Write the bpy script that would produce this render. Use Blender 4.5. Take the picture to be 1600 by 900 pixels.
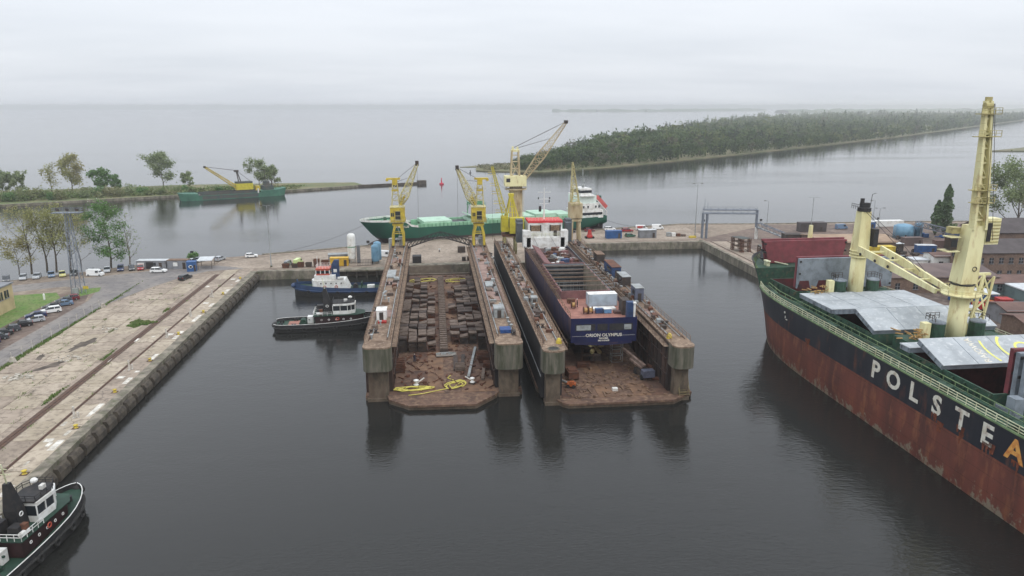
import bpy, math, random
from mathutils import Vector, Matrix
random.seed(11)
S = bpy.context.scene
for o in list(bpy.data.objects): bpy.data.objects.remove(o)
COL = S.collection
R = math.radians

# ---------------------------------------------------------------- camera
cam_d = bpy.data.cameras.new('drone_camera')
cam = bpy.data.objects.new('drone_camera', cam_d); COL.objects.link(cam)
cam_d.sensor_width = 36.0
cam_d.lens = 36.0 * 1150.0 / 1600.0
cam_d.clip_start = 0.5; cam_d.clip_end = 90000
cam.location = (0, 0, 52)
cam.rotation_euler = (R(90 - 13.966), 0, R(-6.0))
S.camera = cam

# ---------------------------------------------------------------- sky and sun (overcast)
SUN_EL, SUN_AZ = R(48), R(150)
W = bpy.data.worlds.new('World'); S.world = W; W.use_nodes = True
nt = W.node_tree; nt.nodes.clear()
def N(t, kind, **kw):
    n = t.nodes.new(kind)
    for k, v in kw.items(): setattr(n, k, v)
    return n
sky = N(nt, 'ShaderNodeTexSky', sky_type='NISHITA', sun_disc=False)
sky.sun_elevation = SUN_EL; sky.sun_rotation = SUN_AZ; sky.dust_density = 3.0
skm = N(nt, 'ShaderNodeMixRGB', blend_type='MULTIPLY'); skm.inputs[0].default_value = 1
skm.inputs[2].default_value = (.10, .10, .10, 1); nt.links.new(sky.outputs[0], skm.inputs[1])
tc = N(nt, 'ShaderNodeTexCoord'); sep = N(nt, 'ShaderNodeSeparateXYZ'); nt.links.new(tc.outputs['Generated'], sep.inputs[0])
zc = N(nt, 'ShaderNodeMath', operation='MAXIMUM'); zc.inputs[1].default_value = .0; nt.links.new(sep.outputs[2], zc.inputs[0])
za = N(nt, 'ShaderNodeMath', operation='ADD'); za.inputs[1].default_value = .10; nt.links.new(zc.outputs[0], za.inputs[0])
dv = N(nt, 'ShaderNodeVectorMath', operation='DIVIDE'); nt.links.new(tc.outputs['Generated'], dv.inputs[0]); nt.links.new(za.outputs[0], dv.inputs[1])
mp = N(nt, 'ShaderNodeMapping'); mp.inputs['Scale'].default_value = (.55, .9, .5); mp.inputs['Location'].default_value = (3.1, 1.7, 0)
nt.links.new(dv.outputs[0], mp.inputs[0])
nz = N(nt, 'ShaderNodeTexNoise'); nz.inputs['Scale'].default_value = .8; nz.inputs['Detail'].default_value = 6; nz.inputs['Roughness'].default_value = .5
nt.links.new(mp.outputs[0], nz.inputs[0])
cr = N(nt, 'ShaderNodeValToRGB'); nt.links.new(nz.outputs[0], cr.inputs[0])
cr.color_ramp.elements[0].position = .33; cr.color_ramp.elements[0].color = (.735, .778, .84, 1)
cr.color_ramp.elements[1].position = .62; cr.color_ramp.elements[1].color = (.82, .858, .915, 1)
mx = N(nt, 'ShaderNodeMixRGB'); mx.inputs[0].default_value = .93
nt.links.new(skm.outputs[0], mx.inputs[1]); nt.links.new(cr.outputs[0], mx.inputs[2])
# an overcast sky grows brighter evenly from the horizon to the zenith
ov = N(nt, 'ShaderNodeMath', operation='MULTIPLY_ADD'); ov.inputs[1].default_value = 1.25; ov.inputs[2].default_value = 1.0; nt.links.new(zc.outputs[0], ov.inputs[0])
bg = N(nt, 'ShaderNodeBackground'); nt.links.new(ov.outputs[0], bg.inputs[1]); nt.links.new(mx.outputs[0], bg.inputs[0])
wo = N(nt, 'ShaderNodeOutputWorld'); nt.links.new(bg.outputs[0], wo.inputs[0])
sd = bpy.data.lights.new('sun', 'SUN'); sd.energy = 0.9; sd.angle = R(25); sd.color = (1, .975, .94)
sun = bpy.data.objects.new('sun', sd); COL.objects.link(sun)
# sun_rotation is measured clockwise from +Y
sv = Vector((math.sin(SUN_AZ) * math.cos(SUN_EL), math.cos(SUN_AZ) * math.cos(SUN_EL), math.sin(SUN_EL)))
sun.rotation_euler = sv.to_track_quat('Z', 'Y').to_euler()
S.view_settings.view_transform = 'Standard'; S.view_settings.look = 'None'
S.view_settings.exposure = 0.0; S.view_settings.gamma = 1
S.view_settings.use_curve_mapping = False
S.render.engine = 'CYCLES'
S.cycles.use_denoising = True
S.cycles.max_bounces = 6; S.cycles.diffuse_bounces = 3; S.cycles.glossy_bounces = 3
S.cycles.transparent_max_bounces = 6; S.cycles.volume_bounces = 3
S.cycles.caustics_reflective = False; S.cycles.caustics_refractive = False

# ---------------------------------------------------------------- materials
def lin(h):
    """sRGB 0-255 triple -> linear"""
    return tuple(((c / 255) / 12.92 if c / 255 <= .04045 else ((c / 255 + .055) / 1.055) ** 2.4) for c in h)
def mat(name, col, alt=None, amt=.5, scale=.6, rough=.7, metal=0., bump=0., bscale=8., alt2=None, amt2=.3, scale2=2.5, streak=0., spec=.4, local=False, lo=.4, plates=None, cracks=0., band=None):
    """principled colour with patches of a second (and third) colour; streak>0 stretches the patches vertically"""
    m = bpy.data.materials.new(name); m.use_nodes = True
    t = m.node_tree; b = t.nodes['Principled BSDF']
    b.inputs['Roughness'].default_value = rough; b.inputs['Metallic'].default_value = metal
    b.inputs['Specular IOR Level'].default_value = spec
    c = (*col, 1)
    b.inputs['Base Color'].default_value = c
    if local:
        tcn = N(t, 'ShaderNodeTexCoord'); pos = tcn.outputs['Object']
    else:
        pos = N(t, 'ShaderNodeNewGeometry').outputs['Position']
    last = None
    def layer(prev, colour, am, sc, seed, stretch):
        mpn = N(t, 'ShaderNodeMapping'); mpn.inputs['Scale'].default_value = (1, 1, 1 - .92 * stretch)
        mpn.inputs['Location'].default_value = (seed, seed * .7, seed * 1.3)
        t.links.new(pos, mpn.inputs[0])
        no = N(t, 'ShaderNodeTexNoise'); no.inputs['Scale'].default_value = sc; no.inputs['Detail'].default_value = 7
        no.inputs['Roughness'].default_value = .62
        t.links.new(mpn.outputs[0], no.inputs[0])
        rp = N(t, 'ShaderNodeMapRange'); rp.inputs['From Min'].default_value = lo + (.5 - am) * .4; rp.inputs['From Max'].default_value = lo + .22 + (.5 - am) * .4
        t.links.new(no.outputs[0], rp.inputs[0])
        mxn = N(t, 'ShaderNodeMixRGB'); t.links.new(rp.outputs[0], mxn.inputs[0])
        if prev is None: mxn.inputs[1].default_value = c
        else: t.links.new(prev, mxn.inputs[1])
        mxn.inputs[2].default_value = (*colour, 1)
        return mxn.outputs[0]
    if alt: last = layer(last, alt, amt, scale, 3.7, streak)
    if alt2: last = layer(last, alt2, amt2, scale2, 9.1, streak)
    def darken(prev, fac_socket, k):
        mxn = N(t, 'ShaderNodeMixRGB', blend_type='MULTIPLY'); t.links.new(fac_socket, mxn.inputs[0])
        if prev is None: mxn.inputs[1].default_value = c
        else: t.links.new(prev, mxn.inputs[1])
        mxn.inputs[2].default_value = (k, k, k, 1); return mxn.outputs[0]
    if plates:   # weld seams between hull plates (length, height)
        sx = N(t, 'ShaderNodeSeparateXYZ'); t.links.new(pos, sx.inputs[0]); cx_ = N(t, 'ShaderNodeCombineXYZ')
        t.links.new(sx.outputs[1], cx_.inputs[0]); t.links.new(sx.outputs[2], cx_.inputs[1])
        bt = N(t, 'ShaderNodeTexBrick'); t.links.new(cx_.outputs[0], bt.inputs[0]); bt.inputs['Scale'].default_value = 1.
        bt.inputs['Brick Width'].default_value = plates[0]; bt.inputs['Row Height'].default_value = plates[1]; bt.inputs['Mortar Size'].default_value = .045; bt.inputs['Mortar Smooth'].default_value = .6
        last = darken(last, bt.outputs['Fac'], .62)
        nb_ = N(t, 'ShaderNodeTexNoise'); nb_.inputs['Scale'].default_value = .9; t.links.new(pos, nb_.inputs[0])
    if band:   # scale and weed scuffs of uneven height above the water line: (z0, z1, colour)
        sz = N(t, 'ShaderNodeSeparateXYZ'); t.links.new(pos, sz.inputs[0])
        rz_ = N(t, 'ShaderNodeMapRange'); rz_.inputs['From Min'].default_value = band[0]; rz_.inputs['From Max'].default_value = band[1]; rz_.inputs['To Min'].default_value = .22; rz_.inputs['To Max'].default_value = -.1; t.links.new(sz.outputs[2], rz_.inputs[0])
        mp_ = N(t, 'ShaderNodeMapping'); mp_.inputs['Scale'].default_value = (1, 1, .7); t.links.new(pos, mp_.inputs[0])
        nn = N(t, 'ShaderNodeTexNoise'); nn.inputs['Scale'].default_value = .8; nn.inputs['Detail'].default_value = 9; nn.inputs['Roughness'].default_value = .7; t.links.new(mp_.outputs[0], nn.inputs[0])
        sm = N(t, 'ShaderNodeMath', operation='ADD'); t.links.new(rz_.outputs[0], sm.inputs[0]); t.links.new(nn.outputs[0], sm.inputs[1])
        th = N(t, 'ShaderNodeMapRange'); th.inputs['From Min'].default_value = .66; th.inputs['From Max'].default_value = .74; t.links.new(sm.outputs[0], th.inputs[0])
        mxn = N(t, 'ShaderNodeMixRGB'); t.links.new(th.outputs[0], mxn.inputs[0])
        if last is None: mxn.inputs[1].default_value = c
        else: t.links.new(last, mxn.inputs[1])
        mxn.inputs[2].default_value = (*band[2], 1); last = mxn.outputs[0]
    if cracks:   # cracks and old repairs in concrete
        nv = N(t, 'ShaderNodeTexNoise'); nv.inputs['Scale'].default_value = .8; t.links.new(pos, nv.inputs[0])
        ad = N(t, 'ShaderNodeMixRGB', blend_type='ADD'); ad.inputs[0].default_value = 1.4; t.links.new(pos, ad.inputs[1]); t.links.new(nv.outputs['Color'], ad.inputs[2])
        vo = N(t, 'ShaderNodeTexVoronoi', feature='DISTANCE_TO_EDGE'); vo.inputs['Scale'].default_value = cracks; t.links.new(ad.outputs[0], vo.inputs[0])
        rp = N(t, 'ShaderNodeMapRange'); rp.inputs['From Min'].default_value = .0; rp.inputs['From Max'].default_value = .022; rp.inputs['To Min'].default_value = 1; rp.inputs['To Max'].default_value = 0; t.links.new(vo.outputs[0], rp.inputs[0])
        n2 = N(t, 'ShaderNodeTexNoise'); n2.inputs['Scale'].default_value = .11; t.links.new(pos, n2.inputs[0])
        r2 = N(t, 'ShaderNodeMapRange'); r2.inputs['From Min'].default_value = .45; r2.inputs['From Max'].default_value = .6; t.links.new(n2.outputs[0], r2.inputs[0])
        mu = N(t, 'ShaderNodeMath', operation='MULTIPLY'); t.links.new(rp.outputs[0], mu.inputs[0]); t.links.new(r2.outputs[0], mu.inputs[1])
        last = darken(last, mu.outputs[0], .42)
    if last is not None: t.links.new(last, b.inputs['Base Color'])
    if bump:
        no = N(t, 'ShaderNodeTexNoise'); no.inputs['Scale'].default_value = bscale; no.inputs['Detail'].default_value = 4
        t.links.new(pos, no.inputs[0])
        bn = N(t, 'ShaderNodeBump'); bn.inputs['Strength'].default_value = bump; bn.inputs['Distance'].default_value = .1
        t.links.new(no.outputs[0], bn.inputs['Height']); t.links.new(bn.outputs[0], b.inputs['Normal'])
    return m
M = {}
def D(k, *a, **kw): M[k] = mat(k, *a, **kw); return M[k]

# ---------------------------------------------------------------- mesh helpers
class MB:
    def __init__(s): s.v = []; s.f = []
    def add(s, vs, fs):
        o = len(s.v); s.v += [tuple(p) for p in vs]; s.f += [tuple(i + o for i in f) for f in fs]; return s
    def box(s, x0, x1, y0, y1, z0, z1):
        return s.add([(x0, y0, z0), (x1, y0, z0), (x1, y1, z0), (x0, y1, z0), (x0, y0, z1), (x1, y0, z1), (x1, y1, z1), (x0, y1, z1)],
                     [(3, 2, 1, 0), (4, 5, 6, 7), (0, 1, 5, 4), (1, 2, 6, 5), (2, 3, 7, 6), (3, 0, 4, 7)])
    def bx(s, cx, cy, z0, sx, sy, h, rz=0.):
        c, n = math.cos(rz), math.sin(rz)
        q = [(cx + a * c - b * n, cy + a * n + b * c) for a, b in ((-sx / 2, -sy / 2), (sx / 2, -sy / 2), (sx / 2, sy / 2), (-sx / 2, sy / 2))]
        return s.prism(q, z0, z0 + h)
    def prism(s, poly, z0, z1):
        n = len(poly)
        vs = [(x, y, z0) for x, y in poly] + [(x, y, z1) for x, y in poly]
        return s.add(vs, [tuple(range(n))[::-1], tuple(range(n, 2 * n))] + [(i, (i + 1) % n, n + (i + 1) % n, n + i) for i in range(n)])
    def slab(s, pts, t):
        """thick panel: polygon of 3D points, thickened by t along -normal"""
        P = [Vector(p) for p in pts]; nn = (P[1] - P[0]).cross(P[2] - P[0]).normalized() * t
        n = len(P); vs = [p for p in P] + [p - nn for p in P]
        return s.add(vs, [tuple(range(n)), tuple(range(n, 2 * n))[::-1]] + [(n + i, n + (i + 1) % n, (i + 1) % n, i) for i in range(n)])
    def bar(s, p, q, w, h=None):
        h = h or w; p = Vector(p); q = Vector(q); d = (q - p)
        if d.length < 1e-6: return s
        d.normalize(); up = Vector((0, 0, 1)) if abs(d.z) < .95 else Vector((0, 1, 0))
        a = d.cross(up).normalized() * w / 2; b = a.cross(d).normalized() * h / 2
        vs = [p - a - b, p + a - b, p + a + b, p - a + b, q - a - b, q + a - b, q + a + b, q - a + b]
        return s.add(vs, [(3, 2, 1, 0), (4, 5, 6, 7), (0, 1, 5, 4), (1, 2, 6, 5), (2, 3, 7, 6), (3, 0, 4, 7)])
    def tube(s, p, q, r, n=6, r2=None):
        r2 = r if r2 is None else r2
        p = Vector(p); q = Vector(q); d = (q - p)
        if d.length < 1e-6: return s
        d.normalize(); up = Vector((0, 0, 1)) if abs(d.z) < .95 else Vector((1, 0, 0))
        a = d.cross(up).normalized(); b = a.cross(d)
        vs = [p + (a * math.cos(6.2832 * i / n) + b * math.sin(6.2832 * i / n)) * r for i in range(n)]
        vs += [q + (a * math.cos(6.2832 * i / n) + b * math.sin(6.2832 * i / n)) * r2 for i in range(n)]
        return s.add(vs, [(i, (i + 1) % n, n + (i + 1) % n, n + i) for i in range(n)] + [tuple(range(n))[::-1], tuple(range(n, 2 * n))])
    def path(s, pts, r, n=5):
        for a, b in zip(pts, pts[1:]): s.tube(a, b, r, n)
        return s
    def lathe(s, prof, cx=0, cy=0, n=16):
        vs = []; m = len(prof)
        for i in range(n):
            a = 6.2832 * i / n
            vs += [(cx + r * math.cos(a), cy + r * math.sin(a), z) for r, z in prof]
        fs = []
        for i in range(n):
            j = (i + 1) % n
            fs += [(i * m + k, j * m + k, j * m + k + 1, i * m + k + 1) for k in range(m - 1)]
        fs += [tuple(i * m for i in range(n))[::-1], tuple(i * m + m - 1 for i in range(n))]
        return s.add(vs, fs)
    def loft(s, rings, closed=False, caps=False):
        m = len(rings[0]); vs = [p for r in rings for p in r]; fs = []
        for i in range(len(rings) - 1):
            for k in range(m if closed else m - 1):
                k2 = (k + 1) % m
                fs.append((i * m + k, i * m + k2, (i + 1) * m + k2, (i + 1) * m + k))
        if caps: fs += [tuple(range(m))[::-1], tuple(range((len(rings) - 1) * m, len(rings) * m))]
        return s.add(vs, fs)
    def ell(s, c, r, nu=10, nv=6):
        vs = []; fs = []
        for j in range(nv + 1):
            ph = math.pi * j / nv - math.pi / 2
            for i in range(nu):
                a = 6.2832 * i / nu
                vs.append((c[0] + r[0] * math.cos(ph) * math.cos(a), c[1] + r[1] * math.cos(ph) * math.sin(a), c[2] + r[2] * math.sin(ph)))
        for j in range(nv):
            for i in range(nu): fs.append((j * nu + i, j * nu + (i + 1) % nu, (j + 1) * nu + (i + 1) % nu, (j + 1) * nu + i))
        return s.add(vs, fs)
    def torus(s, c, R_, r, axis='x', nu=14, nv=6):
        vs = []; fs = []
        for i in range(nu):
            a = 6.2832 * i / nu
            for j in range(nv):
                b = 6.2832 * j / nv; q = R_ + r * math.cos(b); h = r * math.sin(b)
                u, w = q * math.cos(a), q * math.sin(a)
                vs.append({'x': (c[0] + h, c[1] + u, c[2] + w), 'y': (c[0] + u, c[1] + h, c[2] + w), 'z': (c[0] + u, c[1] + w, c[2] + h)}[axis])
        for i in range(nu):
            for j in range(nv):
                fs.append((i * nv + j, ((i + 1) % nu) * nv + j, ((i + 1) % nu) * nv + (j + 1) % nv, i * nv + (j + 1) % nv))
        return s.add(vs, fs)
    def truss(s, p, q, w0, w1, n, r=.08, cr=.05):
        """square lattice boom from p to q, section w0 -> w1"""
        p = Vector(p); q = Vector(q); d = (q - p); L = d.length; d.normalize()
        up = Vector((0, 0, 1)) if abs(d.z) < .95 else Vector((0, 1, 0))
        a = d.cross(up).normalized(); b = a.cross(d).normalized()
        st = []
        for i in range(n + 1):
            f = i / n; w = w0 + (w1 - w0) * f; c = p + d * L * f
            st.append([c + (a * sx + b * sy) * w / 2 for sx, sy in ((-1, -1), (1, -1), (1, 1), (-1, 1))])
        for i in range(n):
            for k in range(4):
                s.bar(st[i][k], st[i + 1][k], r * 2)
                k2 = (k + 1) % 4
                s.bar(st[i][k], st[i][k2], cr * 2)
                s.bar(st[i][k] if i % 2 else st[i][k2], st[i + 1][k2] if i % 2 else st[i + 1][k], cr * 2)
        return s
    def rail(s, pts, h=1.1, step=2.0, r=.035, bars=(1., .55)):
        """guard rail along a polyline of 3D points"""
        for p, q in zip(pts, pts[1:]):
            p = Vector(p); q = Vector(q); L = (q - p).length; n = max(1, int(round(L / step)))
            for i in range(n + 1):
                c = p + (q - p) * i / n; s.bar(c, c + Vector((0, 0, h)), r * 2)
            for k in bars: s.bar(p + Vector((0, 0, h * k)), q + Vector((0, 0, h * k)), r * 2)
        return s
    def ladder(s, p, q, w=.6, step=.4, r=.04):
        p = Vector(p); q = Vector(q); d = (q - p); L = d.length
        a = d.cross(Vector((0, 0, 1))); a = (Vector((1, 0, 0)) if a.length < .1 else a.normalized()) * w / 2
        s.bar(p - a, q - a, r * 2); s.bar(p + a, q + a, r * 2)
        n = int(L / step)
        for i in range(1, n): c = p + d * i / n; s.bar(c - a, c + a, r * 1.6)
        return s
    def mesh(s, name, m, smooth=False):
        me = bpy.data.meshes.new(name); me.from_pydata(s.v, [], s.f); me.update()
        if m is not None: me.materials.append(M[m] if isinstance(m, str) else m)
        if smooth: me.polygons.foreach_set('use_smooth', [True] * len(me.polygons))
        return me
    def build(s, name, m, parent=None, smooth=False, loc=None, rz=0.):
        return link(name, s.mesh(name, m, smooth), parent, loc, rz)
def link(name, me, parent=None, loc=None, rz=0.):
    o = bpy.data.objects.new(name, me); COL.objects.link(o)
    if parent is not None: o.parent = parent
    if loc: o.location = loc
    if rz: o.rotation_euler = (0, 0, rz)
    return o
def tag(o, label=None, cat=None, group=None, kind=None):
    if label: o['label'] = label
    if cat: o['category'] = cat
    if group: o['group'] = group
    if kind: o['kind'] = kind
    return o
def thing(name, label, cat, loc=(0, 0, 0), rz=0., group=None):
    o = bpy.data.objects.new(name, None); COL.objects.link(o); o.location = loc; o.rotation_euler = (0, 0, rz)
    o.empty_display_size = .5
    return tag(o, label, cat, group)
def copy_tree(o, parent=None):
    c = o.copy(); COL.objects.link(c); c.parent = parent
    for ch in list(o.children): copy_tree(ch, c)
    return c
def dup(o, loc, rz=0., label=None, group=None, scale=None):
    c = copy_tree(o); c.location = loc; c.rotation_euler = (0, 0, rz)
    if label: c['label'] = label
    if group: c['group'] = group
    if scale: c.scale = (scale,) * 3 if not isinstance(scale, tuple) else scale
    return c
def repaint(root, part, m):
    """give a copied part its own colour (material on the object, mesh shared)"""
    for ch in root.children:
        if ch.name.split('.')[0] == part:
            ch.material_slots[0].link = 'OBJECT'; ch.material_slots[0].material = M[m]
def text_part(name, txt, size, m, parent, origin, right, up, depth=.02, bold=.0, width=1.):
    """flat lettering as a mesh: origin = centre of the baseline, right/up = directions"""
    cu = bpy.data.curves.new(name, 'FONT'); cu.body = txt; cu.size = size; cu.align_x = 'CENTER'
    cu.extrude = depth; cu.offset = bold; cu.resolution_u = 3
    tmp = bpy.data.objects.new('tmp', cu); COL.objects.link(tmp)
    dg = bpy.context.evaluated_depsgraph_get()
    me = bpy.data.meshes.new_from_object(tmp.evaluated_get(dg)); bpy.data.objects.remove(tmp)
    me.materials.clear(); me.materials.append(M[m])
    r = Vector(right).normalized(); u = Vector(up).normalized(); n = r.cross(u)
    o_ = Vector(origin)
    for v in me.vertices:
        c = v.co; v.co = o_ + r * c.x * width + u * c.y + n * c.z
    me.update()
    return link(name, me, parent)
# ---------------------------------------------------------------- materials: setting
D('asphalt', lin((112, 108, 107)), lin((134, 128, 122)), .5, .12, .9, bump=.2, alt2=lin((92, 88, 86)), amt2=.25, scale2=.7)
D('concrete', lin((170, 157, 140)), lin((146, 133, 118)), .5, .18, .9, bump=.3, alt2=lin((116, 104, 92)), amt2=.3, scale2=.9, cracks=.22)
D('concrete_b', lin((174, 161, 143)), lin((152, 140, 121)), .5, .18, .9, bump=.3, alt2=lin((122, 110, 97)), amt2=.3, scale2=1.0, cracks=.3)
D('concrete_c', lin((160, 146, 131)), lin((136, 123, 109)), .5, .18, .9, bump=.3, alt2=lin((110, 98, 87)), amt2=.3, scale2=1.1, cracks=.26)
D('quay_concrete', lin((140, 132, 118)), lin((96, 90, 80)), .5, .5, .92, bump=.5, alt2=lin((84, 86, 64)), amt2=.3, scale2=.8, streak=.5)
D('fender_concrete', lin((88, 80, 70)), lin((58, 53, 47)), .5, .8, .92, bump=.5)
D('dirt', lin((132, 118, 104)), lin((108, 95, 84)), .5, .08, .95, bump=.3, alt2=lin((150, 138, 122)), amt2=.35, scale2=.5)
D('yard_dirt', lin((112, 96, 86)), lin((86, 74, 68)), .5, .1, .95, bump=.3, alt2=lin((132, 118, 106)), amt2=.3, scale2=.6)
D('oily_dirt', lin((70, 62, 55)), lin((100, 90, 80)), .45, .5, .9)
D('grass', lin((92, 122, 56)), lin((116, 126, 76)), .5, .35, .95, bump=.5, alt2=lin((54, 76, 34)), amt2=.3, scale2=1.8)
D('reeds', lin((122, 112, 84)), lin((94, 98, 64)), .5, .05, .95, bump=.5, alt2=lin((92, 104, 66)), amt2=.35, scale2=.3)
D('rail_rust', lin((92, 68, 54)), lin((70, 54, 46)), .5, 1.5, .8)
D('white_paint', lin((214, 210, 200)), lin((160, 152, 140)), .45, .9, .8)
D('yellow_paint', lin((194, 172, 64)), lin((146, 122, 62)), .3, 1.2, .6)
D('rubble', lin((186, 180, 168)), lin((140, 132, 120)), .5, 1.2, .95)
D('sand', lin((168, 156, 138)), lin((130, 122, 104)), .5, .03, .95)
D('far_land', (.10, .13, .07), (.06, .09, .05), .5, .004, .95)

# ---------------------------------------------------------------- water
def water_material():
    m = bpy.data.materials.new('water'); m.use_nodes = True; t = m.node_tree; b = t.nodes['Principled BSDF']
    b.inputs['Base Color'].default_value = (.017, .017, .0155, 1); b.inputs['Roughness'].default_value = .05
    b.inputs['IOR'].default_value = 1.333; b.inputs['Specular IOR Level'].default_value = .5
    pos = N(t, 'ShaderNodeNewGeometry').outputs['Position']
    def nz_(scale, det, sx=1., sy=1., rot=0.):
        mpn = N(t, 'ShaderNodeMapping'); mpn.inputs['Scale'].default_value = (sx, sy, 1); mpn.inputs['Rotation'].default_value = (0, 0, rot)
        t.links.new(pos, mpn.inputs[0]); n = N(t, 'ShaderNodeTexNoise'); n.inputs['Scale'].default_value = scale
        n.inputs['Detail'].default_value = det; n.inputs['Roughness'].default_value = .55; t.links.new(mpn.outputs[0], n.inputs[0]); return n.outputs[0]
    def mth(op, a, b_):
        n = N(t, 'ShaderNodeMath', operation=op)
        for i, v in enumerate((a, b_)):
            if isinstance(v, (int, float)): n.inputs[i].default_value = v
            else: t.links.new(v, n.inputs[i])
        return n.outputs[0]
    fine = nz_(1.5, 4, .7, 1.35, R(20)); mid = nz_(.3, 3, .6, 1.2, R(35)); big = nz_(.05, 3, .7, 1.3, R(15))
    h = mth('ADD', mth('MULTIPLY', fine, .46), mth('MULTIPLY', mid, .62)); h = mth('ADD', h, mth('MULTIPLY', big, .55))
    patch = nz_(.012, 4, .5, 1.6, R(10))
    mr = N(t, 'ShaderNodeMapRange'); t.links.new(patch, mr.inputs[0]); mr.inputs['From Min'].default_value = .35; mr.inputs['From Max'].default_value = .65
    mr.inputs['To Min'].default_value = .18; mr.inputs['To Max'].default_value = .62
    # the basins are ruffled by passing craft, the wide river beyond the piers lies calmer
    sy_ = N(t, 'ShaderNodeSeparateXYZ'); t.links.new(pos, sy_.inputs[0]); ex = N(t, 'ShaderNodeMapRange'); ex.interpolation_type = 'SMOOTHSTEP'
    ex.inputs['From Min'].default_value = 250; ex.inputs['From Max'].default_value = 380; ex.inputs['To Min'].default_value = 1.; ex.inputs['To Max'].default_value = .55; t.links.new(sy_.outputs[1], ex.inputs[0])
    rg = N(t, 'ShaderNodeMapRange'); rg.interpolation_type = 'SMOOTHSTEP'; rg.inputs['From Min'].default_value = 250; rg.inputs['From Max'].default_value = 380; rg.inputs['To Min'].default_value = .045; rg.inputs['To Max'].default_value = .08; t.links.new(sy_.outputs[1], rg.inputs[0]); t.links.new(rg.outputs[0], b.inputs['Roughness'])
    lanes = nz_(.006, 3, .35, 2.2, R(8)); ml = N(t, 'ShaderNodeMapRange'); t.links.new(lanes, ml.inputs[0]); ml.inputs['From Min'].default_value = .4; ml.inputs['From Max'].default_value = .6; ml.inputs['To Min'].default_value = .6; ml.inputs['To Max'].default_value = 1.3
    stn = mth('MULTIPLY', mth('MULTIPLY', mr.outputs[0], ex.outputs[0]), ml.outputs[0])
    bn = N(t, 'ShaderNodeBump'); bn.inputs['Distance'].default_value = .22; t.links.new(stn, bn.inputs['Strength'])
    t.links.new(h, bn.inputs['Height']); t.links.new(bn.outputs[0], b.inputs['Normal'])
    return m
M['water'] = water_material()
HS = 30000
tag(MB().add([(-HS, -3000, 0), (HS, -3000, 0), (HS, 2 * HS, 0), (-HS, 2 * HS, 0)], [(0, 1, 2, 3)]).build('water', 'water'),
    'dark grey rippled harbour water reaching the horizon', 'water', kind='structure')

# ---------------------------------------------------------------- ground of the shipyard: one mass with the two basins cut out
GZ = 2.44
LAND = [(-420, 60), (-300, 150), (-190, 196), (-140, 215), (-124, 222), (-108, 232), (-97, 240), (-84, 246), (-74, 249), (-59, 254), (-40, 261), (-21, 268), (0, 276), (50, 289), (104, 303),
        (142, 300), (200, 300), (258, 296), (420, 286), (900, 240), (900, -160), (99.5, -160), (99.5, 264), (47, 262), (47, 233), (-55, 227), (-55, -160), (-420, -160)]
gr = MB().prism(LAND[::-1], -4, GZ).build('ground', 'dirt')
tag(gr, 'brown beaten earth of the shipyard and its piers', 'ground', kind='structure')
def sheet(name, poly, z, m, label, cat, parent=None):
    n = len(poly); o = MB().add([(x, y, z) for x, y in poly], [tuple(range(n))]).build(name, m, parent)
    return tag(o, label, cat, kind='structure' if label else None)
# ---- left apron of concrete slabs, each its own piece
apron = MB().prism([(-84, -60), (-56.6, -60), (-56.6, 225.5), (-74, 224), (-80, 208), (-84, 190)], GZ + .004, GZ + .02).build('quay_apron', 'concrete_c')
tag(apron, 'wide apron of cracked concrete slabs along the left quay', 'pavement', kind='structure')
rs = random.Random(5)
slab_me = []
for k in range(9):
    w, l = 5.3, 5.9; j = lambda: rs.uniform(-.05, .05)
    mb = MB(); q = [(-w / 2 + .04 + j(), -l / 2 + .04 + j()), (w / 2 - .04 + j(), -l / 2 + .04 + j()), (w / 2 - .04 + j(), l / 2 - .04 + j()), (-w / 2 + .04 + j(), l / 2 - .04 + j())]
    if k % 3 == 0: q[k // 3] = (q[k // 3][0] * .84, q[k // 3][1] * .9)
    b_ = [(x * .985, y * .985) for x, y in q]
    mb.add([(x, y, 0) for x, y in q] + [(x, y, .06) for x, y in q] + [(x, y, .075) for x, y in b_],
           [(i, (i + 1) % 4, 4 + (i + 1) % 4, 4 + i) for i in range(4)] + [(4 + i, 4 + (i + 1) % 4, 8 + (i + 1) % 4, 8 + i) for i in range(4)] + [(8, 9, 10, 11)])
    slab_me.append(mb.mesh('slab', ('concrete', 'concrete_b', 'concrete_c')[k % 3 if k < 8 else 0]))
for iy in range(29):
    for ix in range(3):
        x = -81.2 + ix * 5.4; y = 54 + iy * 6
        if x < -79 + max(0, (y - 188)) * .2 and y > 188: continue
        o = link('slab', rs.choice(slab_me), apron, (x, y, GZ + .005 + rs.uniform(-.01, .015)), rs.choice((0, math.pi)))
        o.rotation_euler.x = rs.uniform(-.003, .003); o.rotation_euler.y = rs.uniform(-.003, .003)
# the crane-track strip near the edge is poured in long bays
bay_me = []
for k in range(4):
    w, l = 5.7 if k % 2 else 3.9, 11.9
    bay_me.append(MB().box(-w / 2 + .03, w / 2 - .03, -l / 2 + .04, l / 2 - .04, 0, .07).mesh('bay', ('concrete_b', 'concrete_c', 'concrete_c', 'concrete')[k]))
for iy in range(15):
    link('bay', bay_me[rs.choice((0, 2))], apron, (-62.75, 56 + iy * 12, GZ + .012 + rs.uniform(-.008, .008)))
    if iy % 1 == 0: link('bay', bay_me[rs.choice((0, 2))], apron, (-58.4, 58 + iy * 11.96, GZ + .012 + rs.uniform(-.008, .008)))
for x in (-65.6, -60.6):
    MB().box(x - (.75 if x < -62 else .3), x + (.75 if x < -62 else .3), 40, 224, GZ + .083, GZ + .09).build('crane_rail_bed', 'rail_rust', apron)
    MB().box(x - .06, x + .06, 40, 224, GZ + .09, GZ + .16).build('crane_rail', 'rail_rust', apron)
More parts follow.
